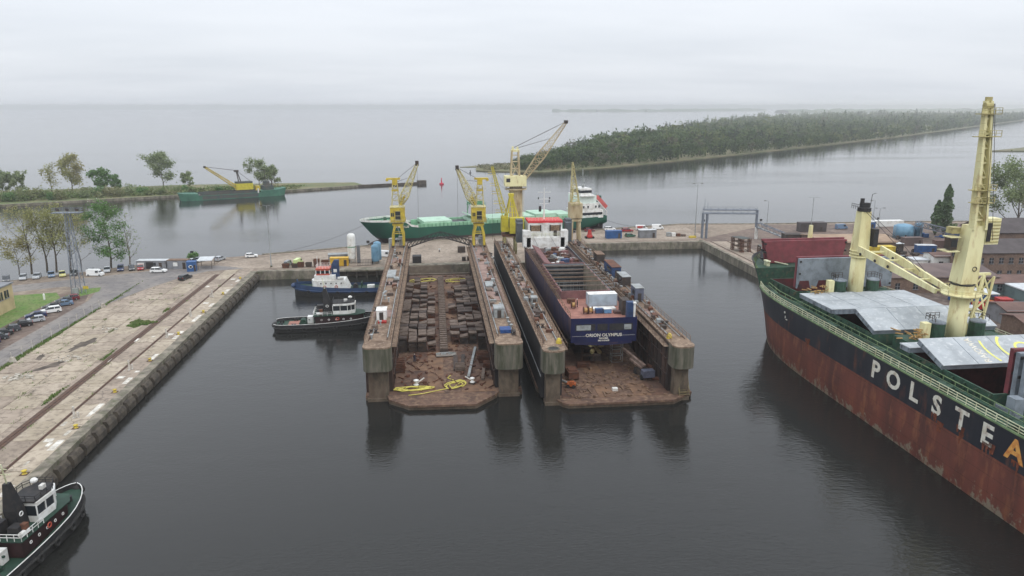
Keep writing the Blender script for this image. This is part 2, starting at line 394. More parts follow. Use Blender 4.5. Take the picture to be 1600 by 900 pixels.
# coping and quay face
wl_ = MB(); wl_.box(-56.55, -54.7, -60, 227.2, -4, GZ + .16); wl_.build('quay_edge', 'quay_concrete', apron)
fend = MB().add(*(lambda pr: ([(x, y, z) for y in (-1.55, 1.55) for x, z in pr], [tuple(range(len(pr)))[::-1], tuple(range(len(pr), 2 * len(pr)))] + [(i, (i + 1) % len(pr), len(pr) + (i + 1) % len(pr), len(pr) + i) for i in range(len(pr))]))(
    [(0, 0), (.55, -.1), (.95, .5), (.95, 1.5), (.6, 2.15), (0, 2.2)])).mesh('fender_block', 'fender_concrete')
for i in range(44): link('fender_block', fend, apron, (-54.68, 50 + i * 4.05, -.25))
# white painted bays, yellow bollards, power pillars
for i in range(12):
    y = 66 + i * 13.4
    MB().box(-57.6 - rs.random() * .3, -56.9, y, y + rs.uniform(3, 6), GZ + .085, GZ + .095).build('painted_bay', 'white_paint', apron)
    if i % 2: MB().box(-59.9, -58.6, y + 3, y + 4.2, GZ + .085, GZ + .095).build('painted_bay', 'white_paint', apron)
bol = thing('bollard', 'squat yellow mooring bollard', 'bollard', (-57.3, 80, GZ + .08), 0, 'yellow bollards on the left quay edge')
MB().lathe([(.36, 0), (.36, .06), (.22, .1), (.2, .36), (.36, .46), (.36, .56), (.16, .62)], 0, 0, 12).build('head', 'yellow_paint', bol, True)
MB().box(-.5, .5, -.5, .5, -.05, .06).build('base_plate', 'rail_rust', bol)
bys = [99, 114, 129, 145.5, 163, 181, 199, 217]
for i, y in enumerate(bys):
    lab = 'squat yellow mooring bollard on left quay edge, number %s from the near end' % ('one two three four five six seven eight'.split()[i])
    if i == 0: bol.location.y = y; bol['label'] = lab
    else: dup(bol, (-57.3 + .1 * (i % 2), y, GZ + .08), 0, lab)
D('pillar_grey', lin((196, 192, 184)), lin((150, 140, 128)), .4, 2, .8)
pil = thing('mooring_post', 'pale post', 'post', (-59.2, 130, GZ + .08), 0, 'pale posts beside the quay crane rail')
MB().bx(0, 0, 0, .5, .5, .12).bx(.55, .1, 0, .3, .3, 1.0).build('foot', 'pillar_grey', pil)
MB().tube((0, 0, .1), (0, 0, 1.9), .17, 8).ell((0, 0, 1.95), (.2, .2, .12), 8, 4).build('shaft', 'pillar_grey', pil)
pys = [(118, 'nearest the black and green tug'), (140.5, 'below the patch of grass'), (161, 'level with the patch of grass'), (178, 'beyond the patch of grass'), (196, 'furthest from the camera')]
for i, (y, w) in enumerate(pys):
    lab = 'pale concrete post beside the crane rail on left quay, ' + w
    if i == 0: pil.location.y = y; pil['label'] = lab
    else: dup(pil, (-59.2, y, GZ + .08), i * .7, lab)
for i in range(46):
    y = rs.uniform(62, 222); x = rs.uniform(-60.2, -56.9) if i % 3 else rs.uniform(-66, -61); w_, l_ = rs.uniform(.2, .9), rs.uniform(.4, 2.6)
    pts = [(x + w_ * rs.uniform(.6, 1.1) * a, y + l_ * rs.uniform(.6, 1.1) * b) for a, b in ((-.5, -.5), (.5, -.5), (.6, .1), (.5, .5), (-.5, .5))]
    MB().add([(a, b, GZ + .0965 + .0004 * (i % 9)) for a, b in pts], [(0, 1, 2, 3, 4)]).build('mortar_patch', ('white_paint', 'concrete_b', 'rubble', 'concrete_c')[i % 4], apron)
# stains, grass tufts, rubble heaps on the apron
def blob(cx, cy, rx, ry, n, seed, rz=0.):
    q = random.Random(seed); pts = []
    for i in range(n):
        a = 6.2832 * i / n; k = q.uniform(.6, 1.1); x, y = rx * k * math.cos(a), ry * k * math.sin(a)
        pts.append((cx + x * math.cos(rz) - y * math.sin(rz), cy + x * math.sin(rz) + y * math.cos(rz)))
    return pts
for i, a in enumerate([(-75.2, 158, 1.6, 5, 1, -.2), (-75.5, 144.5, 1.3, 3.5, 2, -.5), (-80, 150, .8, 2.5, 8, .2)]):
    sheet('oil_stain', blob(a[0], a[1], a[2], a[3], 22, a[4], a[5]), GZ + .1 + .003 * i, 'oily_dirt', None, None, apron)
def tuft_field(name, label, cx, cy, rx, ry, n, h, m, z=GZ + .08, seed=1):
    q = random.Random(seed); mb = MB()
    for i in range(n):
        a = q.uniform(0, 6.28); k = q.random() ** .6 * (1 + .3 * math.sin(a * 3 + seed) + .2 * math.sin(a * 7)); x = cx + rx * k * math.cos(a); y = cy + ry * k * math.sin(a)
        for t_ in range(3):
            d = q.uniform(0, 6.28); l = h * q.uniform(.5, 1.2); w = .12
            mb.add([(x - w * math.sin(d), y + w * math.cos(d), z), (x + w * math.sin(d), y - w * math.cos(d), z), (x + .5 * l * math.cos(d), y + .5 * l * math.sin(d), z + l)], [(0, 1, 2)])
    return tag(mb.build(name, m), label, 'grass', kind='stuff')
tuft_field('grass_tufts', 'bright green grass patch growing through the left quay slabs', -69.0, 172.8, 2.6, 2.7, 1100, .3, 'grass')
tuft_field('grass_tufts', 'thin grass strip in a slab joint near the crane rail', -66.9, 150, .35, 3.6, 130, .2, 'grass', seed=3)
tuft_field('grass_tufts', 'green weeds in the joint beside the brown crane rail bed', -67.2, 128, .5, 4, 170, .24, 'grass', seed=4)
V_ = random.Random(77)
mbw = MB()
for i in range(150):
    x = V_.choice((-83.9, -78.5, -73.1, -67.7, -64.7, -60.9)) + V_.uniform(-.15, .15); y = V_.uniform(60, 222)
    if V_.random() < .4: x = V_.uniform(-83, -68); y = 57 + 6 * V_.randrange(27)
    for k in range(V_.randrange(6, 26)):
        a = V_.uniform(0, 6.28); l = V_.uniform(.08, .28); px, py = x + V_.gauss(0, .25), y + V_.gauss(0, .5)
        mbw.add([(px - .07 * math.sin(a), py + .07 * math.cos(a), GZ + .07), (px + .07 * math.sin(a), py - .07 * math.cos(a), GZ + .07), (px + l * .6 * math.cos(a), py + l * .6 * math.sin(a), GZ + .07 + l)], [(0, 1, 2)])
tag(mbw.build('joint_weeds', 'grass'), 'scattered weeds in the slab joints of the left apron', 'weeds', kind='stuff')
tuft_field('grass_tufts', 'weeds in slab joint furthest from the camera on the apron', -67.0, 184, .5, 2.2, 110, .22, 'grass', seed=6)
for i, (cx, cy, n, w) in enumerate([(-77.5, 138.5, 46, 'long heap of broken pale rubble on the left apron'), (-73.5, 149, 18, 'small scatter of pale rubble between the two oily patches'), (-74.5, 168.8, 9, 'low pile of pale broken slabs behind the oily patch')]):
    q = random.Random(i + 20); mb = MB()
    for k in range(n):
        s_ = q.uniform(.2, .8); x = cx + q.gauss(0, 2.2 if n > 20 else 1.4); y = cy + q.gauss(0, .9)
        mb.bx(x, y, GZ + .05, s_, s_ * q.uniform(.4, 1), q.uniform(.12, .35), q.uniform(0, 3))
    tag(mb.build('rubble_heap', 'rubble'), w, 'rubble', kind='stuff')

# ---- roads, verges, pier paving
sheet('road', [(-90.5, -60), (-84.6, -60), (-84.6, 190), (-80.5, 207), (-75, 222), (-70, 229), (-60, 232), (-60, 238), (-76, 237), (-92, 229), (-108, 221), (-125, 213), (-190, 186), (-190, 176), (-125, 203), (-104, 213), (-93, 207), (-90.5, 196)], GZ + .008, 'asphalt', 'grey asphalt road between apron and parked cars', 'road')
sheet('car_park', [(-104, -60), (-90.6, -60), (-90.6, 194), (-94, 205), (-100, 206), (-104, 200)], GZ + .012, 'yard_dirt', 'brown dirt strip where cars are parked', 'ground')
sheet('lawn', [(-300, -60), (-100.5, -60), (-99.6, 190), (-99.2, 200), (-103, 206), (-112, 204), (-150, 190), (-300, 130)], GZ + .016, 'grass', 'green lawn behind the parked cars', 'lawn')
sheet('lawn', [(-98.8, 201), (-95, 200.5), (-92, 206), (-93.5, 211), (-98, 209)], GZ + .020, 'grass', 'small green lawn at the foot of the floodlight mast', 'lawn')
sheet('pier_road', [(-59, 232), (-8, 234), (20, 240), (48, 266), (98, 268), (104, 275), (104, 299), (50, 285), (0, 271), (-21, 263), (-40, 256), (-59, 249), (-70, 244), (-70, 238)], GZ + .01, 'concrete_c', 'pale worn concrete paving of the pier', 'pavement')
sheet('yard', [(101, 268), (140, 297), (258, 292), (420, 282), (420, 100), (101, 100)], GZ + .006, 'yard_dirt', 'brown yard ground behind the bulk carrier', 'ground')
ap2 = MB().prism([(99.6, 60), (111, 60), (111, 262), (99.6, 262)], GZ + .01, GZ + .05).build('right_quay_apron', 'concrete_c'); tag(ap2, 'worn concrete apron beside the right basin', 'pavement', kind='structure')
for x in (102.2, 108.6):
    MB().box(x - .07, x + .07, 60, 262, GZ + .05, GZ + .13).build('crane_rail', 'rail_rust', ap2)
    MB().box(x - .3, x + .3, 60, 262, GZ + .05, GZ + .062).build('crane_rail_bed', 'rail_rust', ap2)
MB().box(98.7, 99.9, 60, 264.6, -4, GZ + .2).build('quay_edge', 'quay_concrete', ap2)
q2 = MB().box(46.4, 98.7, 261.2, 262.9, -4, GZ + .2).build('quay_edge', 'quay_concrete'); tag(q2, 'stained concrete wall of the back right basin', 'quay wall', kind='structure')
q3 = MB().box(-54.7, -32, 226.3, 228.1, -4, GZ + .2).build('quay_edge', 'quay_concrete'); tag(q3, 'stained concrete wall at the head of the left basin', 'quay wall', kind='structure')
q4 = MB().box(-31.95, -14.5, 225.6, 229.6, GZ - .35, GZ + .12).build('jetty_deck', 'quay_concrete'); tag(q4, 'low concrete jetty deck on piles below the tanks', 'jetty', kind='structure')
for i in range(6): MB().tube((-30.8 + i * 3.1, 226.3, -3), (-30.8 + i * 3.1, 226.3, GZ - .3), .28, 8).build('pile', 'fender_concrete', q4)
q5 = MB().box(-14.4, 46.3, 230.5, 233.6, -4, GZ + .18).build('quay_edge', 'quay_concrete'); tag(q5, 'concrete quay wall behind the floating docks', 'quay wall', kind='structure')
# far edge kerb of the pier
kb = MB()
ke = [(-59, 254), (-40, 261), (-21, 268), (0, 276), (50, 289), (104, 303), (142, 300), (200, 300), (258, 296), (420, 286)]
for a, b_ in zip(ke, ke[1:]): kb.bar((a[0], a[1], GZ + .02), (b_[0], b_[1], GZ + .02), .8, .5)
tag(kb.build('pier_kerb', 'quay_concrete'), 'low concrete kerb along the outer edge of the pier', 'kerb', kind='structure')

# ---------------------------------------------------------------- foliage
import numpy as np
def leaf_mat(name, a, b, c):
    m = bpy.data.materials.new(name); m.use_nodes = True; t = m.node_tree; p = t.nodes['Principled BSDF']
    p.inputs['Roughness'].default_value = .7; p.inputs['Specular IOR Level'].default_value = .2
    ge = N(t, 'ShaderNodeNewGeometry'); r = N(t, 'ShaderNodeValToRGB'); t.links.new(ge.outputs['Random Per Island'], r.inputs[0])
    e = r.color_ramp.elements; e[0].color = (*a, 1); e[1].color = (*b, 1); e[1].position = 1
    no = N(t, 'ShaderNodeTexNoise'); no.inputs['Scale'].default_value = .085; no.inputs['Detail'].default_value = 2
    t.links.new(ge.outputs['Position'], no.inputs[0])
    mr = N(t, 'ShaderNodeMapRange'); mr.inputs['From Min'].default_value = .42; mr.inputs['From Max'].default_value = .62; t.links.new(no.outputs[0], mr.inputs[0])
    mxn = N(t, 'ShaderNodeMixRGB'); t.links.new(mr.outputs[0], mxn.inputs[0]); t.links.new(r.outputs[0], mxn.inputs[1]); mxn.inputs[2].default_value = (*c, 1)
    t.links.new(mxn.outputs[0], p.inputs['Base Color'])
    tr = N(t, 'ShaderNodeBsdfTranslucent'); t.links.new(mxn.outputs[0], tr.inputs[0])
    ad = N(t, 'ShaderNodeMixShader'); ad.inputs[0].default_value = .3
    t.links.new(p.outputs[0], ad.inputs[1]); t.links.new(tr.outputs[0], ad.inputs[2]); t.links.new(ad.outputs[0], t.nodes['Material Output'].inputs[0])
    M[name] = m
leaf_mat('leaf_forest', (.026, .056, .015), (.054, .096, .026), (.078, .118, .034))
leaf_mat('leaf_forest_b', (.075, .115, .03), (.125, .165, .05), (.155, .175, .06))
leaf_mat('leaf_forest_c', (.016, .034, .016), (.034, .06, .027), (.034, .056, .024))
leaf_mat('leaf_forest_d', (.085, .085, .05), (.12, .118, .068), (.1, .1, .058))
leaf_mat('leaf_reed', (.14, .13, .07), (.22, .2, .12), (.1, .12, .055))
leaf_mat('leaf_scrub', (.10, .15, .05), (.19, .25, .09), (.22, .22, .11))
leaf_mat('leaf_spring', (.22, .235, .08), (.35, .345, .15), (.30, .27, .12))
leaf_mat('leaf_green', (.07, .15, .045), (.15, .27, .085), (.11, .2, .06))
leaf_mat('leaf_white', (.55, .58, .5), (.75, .78, .7), (.6, .64, .52))
leaf_mat('leaf_grey', (.15, .20, .09), (.26, .31, .15), (.22, .26, .13))
leaf_mat('leaf_poplar', (.08, .135, .06), (.16, .23, .105), (.12, .185, .085))
D('bark', (.10, .08, .06), (.06, .05, .04), .5, 2, .95)
D('bark_pale', (.2, .18, .15), (.12, .1, .08), .5, 2, .95)
def leaves(centres, size, rng, flat=.6):
    """one bent quad per centre, random orientation"""
    n = len(centres); c = np.asarray(centres)
    u = rng.normal(size=(n, 3)); u[:, 2] *= flat; u /= np.linalg.norm(u, axis=1)[:, None]
    w = rng.normal(size=(n, 3)); w -= (w * u).sum(1)[:, None] * u; w /= np.linalg.norm(w, axis=1)[:, None]
    s = (size * rng.uniform(.6, 1.4, n))[:, None]
    V = np.stack([c - u * s - w * s * .15, c - w * s * .7, c + u * s + w * s * .1, c + w * s * .65], 1)
    return V.reshape(-1, 3)
def quads_mesh(name, V, m):
    n = len(V) // 4; me = bpy.data.meshes.new(name); me.vertices.add(len(V)); me.vertices.foreach_set('co', np.asarray(V, 'f').ravel())
    me.loops.add(n * 4); me.loops.foreach_set('vertex_index', np.arange(n * 4)); me.polygons.add(n)
    me.polygons.foreach_set('loop_start', np.arange(0, n * 4, 4)); me.polygons.foreach_set('loop_total', np.full(n, 4)); me.update(calc_edges=True)
    me.materials.append(M[m]); return me
def grow(h, spread, rng, lean=(0, 0), n1=9, base=.28, up=.75, droop=0.):
    """trunk and two orders of limbs; returns tubes and twig tips"""
    segs = []; tips = []; r0 = h * .018
    def P_(f): return np.array([lean[0] * f * f * h + .02 * h * math.sin(f * 5), lean[1] * f * f * h, f * h * .92])
    for i in range(6): segs.append((P_(i / 6), P_((i + 1) / 6), r0 * (1 - .85 * i / 6), r0 * (1 - .85 * (i + 1) / 6)))
    for i in range(n1):
        f = base + (1 - base) * (i + .3) / n1; az = i * 2.4 + rng.uniform(-.4, .4)
        L = spread * (1.1 - .75 * abs(f - .5) * 1.3) * rng.uniform(.75, 1.15)
        d = np.array([math.cos(az), math.sin(az), up * rng.uniform(.6, 1.3) + f * .5]); d /= np.linalg.norm(d)
        a = P_(f); b = a + d * L * .55; e = b + (d + np.array([0, 0, .25 - droop])) * L * .5
        rr = r0 * (1 - .8 * f) * .55; segs.append((a, b, rr, rr * .6)); segs.append((b, e, rr * .6, rr * .2)); tips += [(b + e) / 2, e]
        for k in range(4):
            s_ = a + (e - a) * rng.uniform(.35, .95); dd = d + rng.normal(size=3) * .6; dd /= np.linalg.norm(dd)
            t_ = s_ + dd * L * rng.uniform(.25, .5); segs.append((s_, t_, rr * .35, rr * .12)); tips += [t_, (s_ + t_) / 2]
    tips.append(P_(1.05)); return segs, tips
def tree(name, label, loc, h, spread, nl, ls, leaf='leaf_spring', bark='bark', seed=1, group=None, tree_kw=None, sig=.1, blossom=0):
    rng = np.random.default_rng(seed); t = thing(name, label, 'tree', loc, 0, group)
    segs, tips = grow(h, spread, rng, **(tree_kw or {}))
    mb = MB()
    for a, b, r1, r2 in segs: mb.tube(a, b, max(r1, .03), 5, max(r2, .02))
    mb.build('trunk', bark, t)
    if nl:
        T = np.array(tips); idx = rng.integers(0, len(T), nl); c = T[idx] + rng.normal(size=(nl, 3)) * np.array([sig, sig, sig * .8]) * h
        link('crown', quads_mesh('crown', leaves(c, ls, rng), leaf), t)
        if blossom:
            c = T[rng.integers(0, len(T), blossom)] + rng.normal(size=(blossom, 3)) * sig * h * 1.1
            link('blossom', quads_mesh('blossom', leaves(c, ls * .7, rng), 'leaf_white'), t)
    return t
def shrub(name, label, loc, rx, ry, h, nl, ls, leaf, seed, group=None):
    rng = np.random.default_rng(seed); t = thing(name, label, 'shrub', loc, 0, group)
    u = rng.normal(size=(nl, 3)); u /= np.linalg.norm(u, axis=1)[:, None]; k = rng.uniform(.45, 1, nl)[:, None]
    c = u * k * np.array([rx, ry, h * .55]) * (1 + .25 * np.sin(u[:, :1] * 5 + seed)) + np.array([0, 0, h * .5]); c[:, 2] = np.abs(c[:, 2])
    link('foliage', quads_mesh('foliage', leaves(c, ls, rng), leaf), t)
    mb = MB()
    for i in range(5): a = i * 1.3; mb.tube((0, 0, 0), (rx * .5 * math.cos(a), ry * .5 * math.sin(a), h * .7), .06, 4, .02)
    mb.build('stems', 'bark', t)
    return t

# ---- left shore trees
tree('bank_tree', 'half bare spreading tree leaning left at the far left of the shore', (-121.5, 230.5, GZ), 17.5, 8.5, 1500, .2, 'leaf_spring', seed=3, sig=.045, tree_kw=dict(n1=11, base=.3))
tree('bank_tree', 'tall slim tree with olive leaves left of the floodlight mast', (-118, 232.5, GZ), 18, 5.2, 2800, .21, 'leaf_spring', seed=4, sig=.045, tree_kw=dict(n1=11, base=.25, up=1.3, lean=(-.1, 0)))
tree('bank_tree', 'tall olive leaved tree directly left of the floodlight mast', (-115.2, 232.2, GZ), 18.2, 5.6, 3000, .21, 'leaf_spring', seed=5, sig=.045, tree_kw=dict(n1=12, base=.28, up=1.2, lean=(.04, 0)))
tree('bank_tree', 'loose olive leaved tree directly right of the floodlight mast', (-111.5, 233, GZ), 16.5, 6.6, 2300, .21, 'leaf_spring', seed=6, sig=.05, tree_kw=dict(n1=11, base=.3, lean=(.1, 0)))
tree('bank_tree', 'dark bare forked tree without leaves behind the parked cars', (-108.3, 233, GZ), 9.5, 6, 60, .3, 'leaf_spring', seed=8, sig=.05, tree_kw=dict(n1=6, base=.35, up=.6))
tree('bank_tree', 'low bushy olive tree at the left end of the shore cars', (-124.5, 229.5, GZ), 9.5, 5, 2200, .21, 'leaf_spring', seed=9, sig=.08, tree_kw=dict(base=.2))
tree('bank_tree', 'full fresh green tree with white blossom beside the shore cars', (-101.3, 237, GZ), 19, 5.6, 5200, .25, 'leaf_green', seed=10, sig=.045, tree_kw=dict(n1=16, base=.14, up=.3), blossom=420)
tree('bank_tree', 'thin pale almost leafless tree right of the blossoming tree', (-96.8, 240, GZ), 14.5, 4, 240, .26, 'leaf_grey', 'bark_pale', seed=12, sig=.06, tree_kw=dict(n1=12, base=.15, up=1.2))
# ---- islet behind the channel
D('islet_ground', lin((96, 106, 66)), lin((122, 116, 84)), .5, .08, .95, alt2=lin((74, 86, 52)), amt2=.35, scale2=.3)
isl = [(-420, 330), (-300, 385), (-227, 411), (-186, 429), (-148, 446), (-93, 464), (-51, 488), (-46, 494), (-54, 512), (-90, 512), (-165, 508), (-261, 480), (-420, 440)]
o = MB().prism(isl, -3, .9).build('islet', 'islet_ground'); tag(o, 'low grassy islet across the channel on the left', 'islet', kind='structure')
sheet('islet_reeds', [(-300, 405), (-227, 428), (-186, 444), (-148, 458), (-93, 471), (-53, 491), (-58, 509), (-90, 509), (-165, 504), (-261, 476), (-300, 460)], .92, 'reeds', 'brown reed cover of the islet', 'reeds')
o = MB()
for a, b in zip(isl[1:], isl[2:8]): o.bar((a[0], a[1], .55), (b[0], b[1], .55), 1.2, 1.4)
tag(o.build('islet_bank_wall', 'quay_concrete'), 'low dark bank wall along the islet shore', 'bank wall', kind='structure')
o = MB(); o.bar((-50, 490, .6), (-8, 506, .6), 2.2, 1.4); o.bar((-11, 504.5, 1.2), (-6, 506.5, 1.2), 4, 2.4)
tag(o.build('breakwater', 'fender_concrete'), 'thin concrete breakwater reaching out from the islet tip', 'breakwater', kind='structure')
it = [(-252, 462, 10.5, 5, 700, 'leaf_grey', 'wispy grey green tree at left edge of the islet'), (-243, 458, 9, 7, 1100, 'leaf_grey', 'wide low grey green tree on the islet left of the bare tree'),
      (-231, 474, 15, 5.2, 260, 'leaf_spring', 'nearly bare tree on the islet left of the tallest olive tree'), (-219, 474, 18.5, 8, 1300, 'leaf_spring', 'tall round olive tree at the middle of the islet'),
      (-201, 470, 11.5, 5.5, 1100, 'leaf_green', 'fresh green bushy tree on the islet right of the tall olive tree'), (-192, 468, 8.5, 4.2, 800, 'leaf_green', 'smaller fresh green tree next to the bushy islet tree'),
      (-171, 489, 19, 9, 1800, 'leaf_grey', 'large leaning grey green willow left of the dredger'), (-156, 489, 8, 4, 500, 'leaf_grey', 'small grey tree between the willow and the dredger'),
      (-112, 489, 14, 7.5, 1000, 'leaf_grey', 'grey green willow behind the dredger deckhouse'), (-104, 490, 12, 5, 700, 'leaf_grey', 'second grey green willow behind the dredger, on the right')]
for i, (x, y, h, sp, nl, lf, lab) in enumerate(it):
    tree('islet_tree', lab, (x, y, .8), h, sp, int(nl * 2.2), .5, lf, seed=30 + i, sig=.075, tree_kw=dict(base=.15, lean=(-.12, 0) if h > 18.8 else (0, 0)), group='trees on the islet')
bl = ('leaf_scrub', 'leaf_grey', 'leaf_green', 'leaf_scrub'); br_ = random.Random(61); ORD_ = 'first second third fourth fifth sixth seventh eighth ninth tenth eleventh twelfth thirteenth fourteenth fifteenth sixteenth seventeenth eighteenth nineteenth twentieth twenty-first twenty-second twenty-third twenty-fourth twenty-fifth twenty-sixth twenty-seventh twenty-eighth'.split()
for i in range(28):
    x = -262 + i * 5.1 + br_.uniform(-1.6, 1.6); y = 404 + (x + 262) * .36 + br_.uniform(8, 22); hh = br_.uniform(4.0, 8.0) * (1 if i < 18 else .6)
    shrub('islet_bush', '%s green bush from the left along the islet bank' % ORD_[i], (x, y, .8), hh * .7, hh * .6, hh, 420, .45, bl[i % 4], 200 + i, 'bushes on the islet')
rq = random.Random(8); bq = np.random.default_rng(77); V = []
for i in range(620):
    f = rq.random() ** 1.3; x = -290 + 205 * f + rq.uniform(-4, 4); y = 398 + (x + 290) * .34 + rq.uniform(0, 28 - 12 * f) + 8
    n = 40; h = rq.uniform(1.6, 6.8) * (1 - .72 * f); c = bq.normal(size=(n, 3)) * np.array([2.2, 2., h * .3]) + np.array([x, y, .8 + h * .45]); c[:, 2] = np.maximum(c[:, 2], .8); V.append(leaves(c, .55, bq))
tag(link('islet_scrub', quads_mesh('islet_scrub', np.concatenate(V), 'leaf_scrub')), 'low green scrub covering the islet', 'scrub', kind='stuff')

D('island_ground', lin((92, 96, 64)), lin((120, 112, 84)), .5, .05, .95)
# ---- wooded island: one mass of trees
near = [(34, 600), (60, 588), (86, 580), (153, 622), (268, 719), (449, 879), (756, 1160), (2050, 2430), (5200, 5100)]
far = [(4200, 6000), (1500, 3000), (950, 2300), (420, 1290), (270, 1010), (170, 815), (90, 690), (36, 640)]
o = MB().prism(near + far, -2, .7).build('wooded_island', 'island_ground'); tag(o, 'low sandy ground of the long wooded island', 'island', kind='structure')
sheet('island_reeds', [(x * 1.0 + 1.5, y + 6) for x, y in near[:4]] + [(150, 690), (95, 685), (50, 640)], .75, 'reeds', 'brown reed belt on the near tip of the island', 'reeds')
tag(MB().prism([(22, 640), (40, 636), (60, 668), (36, 652)], -1, .3).build('sand_spit', 'reeds'), 'thin sand spit off the island tip', 'spit', kind='structure')
tag(MB().prism([(640, 800), (720, 850), (900, 1000), (1100, 1020), (1000, 860), (760, 770)], -1, 1.0).build('far_bank', 'island_ground'), 'low green bank at the right edge of the river', 'bank', kind='structure')
def inside(x, y, poly):
    r = False; j = len(poly) - 1
    for i in range(len(poly)):
        if (poly[i][1] > y) != (poly[j][1] > y) and x < (poly[j][0] - poly[i][0]) * (y - poly[i][1]) / (poly[j][1] - poly[i][1]) + poly[i][0]: r = not r
        j = i
    return r
rng = np.random.default_rng(4); protos = []
for k in range(8):
    n = 84; lob = rng.normal(size=(7, 3)) * np.array([.27, .27, .17]) + np.array([0, 0, .62]); c = lob[rng.integers(0, 7, n)] + rng.normal(size=(n, 3)) * np.array([.12, .12, .10])
    c[:10] = rng.normal(size=(10, 3)) * np.array([.12, .12, .12]) + np.array([0, 0, .22])
    if k == 7: c = rng.normal(size=(n, 3)) * np.array([.1, .1, .3]); c[:, 2] = np.abs(c[:, 2]) * 1.1; c[:, :2] *= (1.1 - np.minimum(c[:, 2:], 1))
    protos.append(leaves(c, .10, rng))
PG = near + far; V = []; cnt = 0
MI = []
def plant(x, y, h, k):
    wd = q.uniform(.55, 1.0); r_ = q.random(); n_ = math.sin(x * .021 + 1) + math.sin(y * .017 + x * .008)
    MI.append(2 if k == 7 else (1 if r_ < .16 + .12 * n_ else (3 if r_ > .95 else (2 if .82 < r_ else 0)))); V.append(protos[k] * np.array([h * wd, h * wd, h]) * 1.0 + np.array([x, y, .6]))
# dense front edge along both shores, then the interior
q = random.Random(2)
for i in range(len(near) - 2):
    a, b = near[i], near[i + 1]; L = math.dist(a, b); stp = 3.4 if i < 6 else 6
    if a[0] > 2000: continue
    nx, ny = -(b[1] - a[1]) / L, (b[0] - a[0]) / L
    for s_ in range(int(L / stp)):
        f = s_ * stp / L; d = q.uniform(3, 20); x = a[0] + (b[0] - a[0]) * f + nx * d; y = a[1] + (b[1] - a[1]) * f + ny * d
        if x < 60: continue
        h = q.uniform(7, 17) if x > 140 else q.uniform(1.6, 4) + max(0, (x - 90) * .07)
        plant(x, y, h, q.randrange(7))
tries = 0
while cnt < 4700 and tries < 60000:
    tries += 1
    u_ = q.random() ** 1.9; y = 600 + 3000 * u_; x = 40 + (y - 560) * q.uniform(.18, 1.05)
    if not inside(x, y, PG) or x < 70: continue
    if not inside(x + 14, y - 14, PG): continue
    big = max(0, min(1, (x - 70) / 110)); h = (5 + 11 * big) * q.uniform(.6, 1.2) * (1 + .25 * u_) * (1.35 if q.random() < .05 else 1)
    k = q.randrange(7) if q.random() > .06 else 7
    if k == 7: h *= 1.3
    plant(x, y, h, k); cnt += 1
wood = quads_mesh('island_wood', np.concatenate(V), 'leaf_forest')
for k_ in 'bcd': wood.materials.append(M['leaf_forest_' + k_])
wood.polygons.foreach_set('material_index', np.concatenate([np.full(len(v_) // 4, mi_, 'i') for v_, mi_ in zip(V, MI)]))
tag(link('island_wood', wood), 'dense dark green wood covering the long island', 'wood', kind='stuff')
V = []; tq = np.random.default_rng(91)
for i in range(330):
    x = q.uniform(38, 150); y = 590 + q.uniform(0, 70) + (x - 86) * (.55 if x > 86 else -.25)
    if not inside(x, y, PG): continue
    h = q.uniform(.8, 2.2) + max(0, x - 60) * .035; c = tq.normal(size=(16, 3)) * np.array([1.6, 1.6, h * .3]) + np.array([x, y, .7 + h * .45]); c[:, 2] = np.maximum(c[:, 2], .8); V.append(leaves(c, .6, tq))
tag(link('tip_scrub', quads_mesh('tip_scrub', np.concatenate(V), 'leaf_reed')), 'brown reeds and scrub on the near tip of the wooded island', 'scrub', kind='stuff')
# ---- far shores on the horizon: low wooded strips
def strip(name, label, pts, h, step, seed, m='far_land', var=.5):
    q = random.Random(seed); mb = MB()
    for (a, b) in zip(pts, pts[1:]):
        L = math.dist(a, b); n = max(2, int(L / step)); prev = None
        ux, uy = (b[0] - a[0]) / L, (b[1] - a[1]) / L
        rings = []
        for i in range(n + 1):
            f = i / n; x = a[0] + (b[0] - a[0]) * f; y = a[1] + (b[1] - a[1]) * f; hh = h * q.uniform(1 - var, 1 + var * .3); w = h * 3
            rings.append([(x + uy * w, y - ux * w, 0), (x + uy * w * .8, y - ux * w * .8, hh * .7), (x, y, hh), (x - uy * w, y + ux * w, hh * .9), (x - uy * w * 1.3, y + ux * w * 1.3, 0)])
        mb.loft(rings)
    return tag(mb.build(name, m), label, 'shore', kind='structure')
strip('far_shore', 'hazy low hills along the horizon', [(-18000, 9600), (-8000, 11200), (0, 12000), (8000, 11600), (18000, 10000)], 62, 55, 1, var=.2)
strip('far_islet', 'thin hazy wooded islet far out on the bay', [(1000, 6250), (1350, 6150), (1750, 6200), (2500, 6700), (3300, 7300)], 19, 35, 2)
strip('far_island', 'hazy wooded shore beyond the long island', [(2500, 5200), (4200, 5600), (7000, 6400), (12000, 6500)], 24, 50, 3)

# ---------------------------------------------------------------- haze
hz = MB().box(-26000, 26000, -2500, 26000, -6, 78).build('haze', None)
m = bpy.data.materials.new('haze'); m.use_nodes = True; t = m.node_tree; t.nodes.clear()
pv = N(t, 'ShaderNodeVolumePrincipled'); pv.inputs['Color'].default_value = (.985, .99, 1, 1); pv.inputs['Density'].default_value = .00018; pv.inputs['Anisotropy'].default_value = .5
mo = N(t, 'ShaderNodeOutputMaterial'); t.links.new(pv.outputs[0], mo.inputs['Volume']); hz.data.materials.append(m)
tag(hz, 'thin pale haze over the bay', 'haze', kind='stuff')
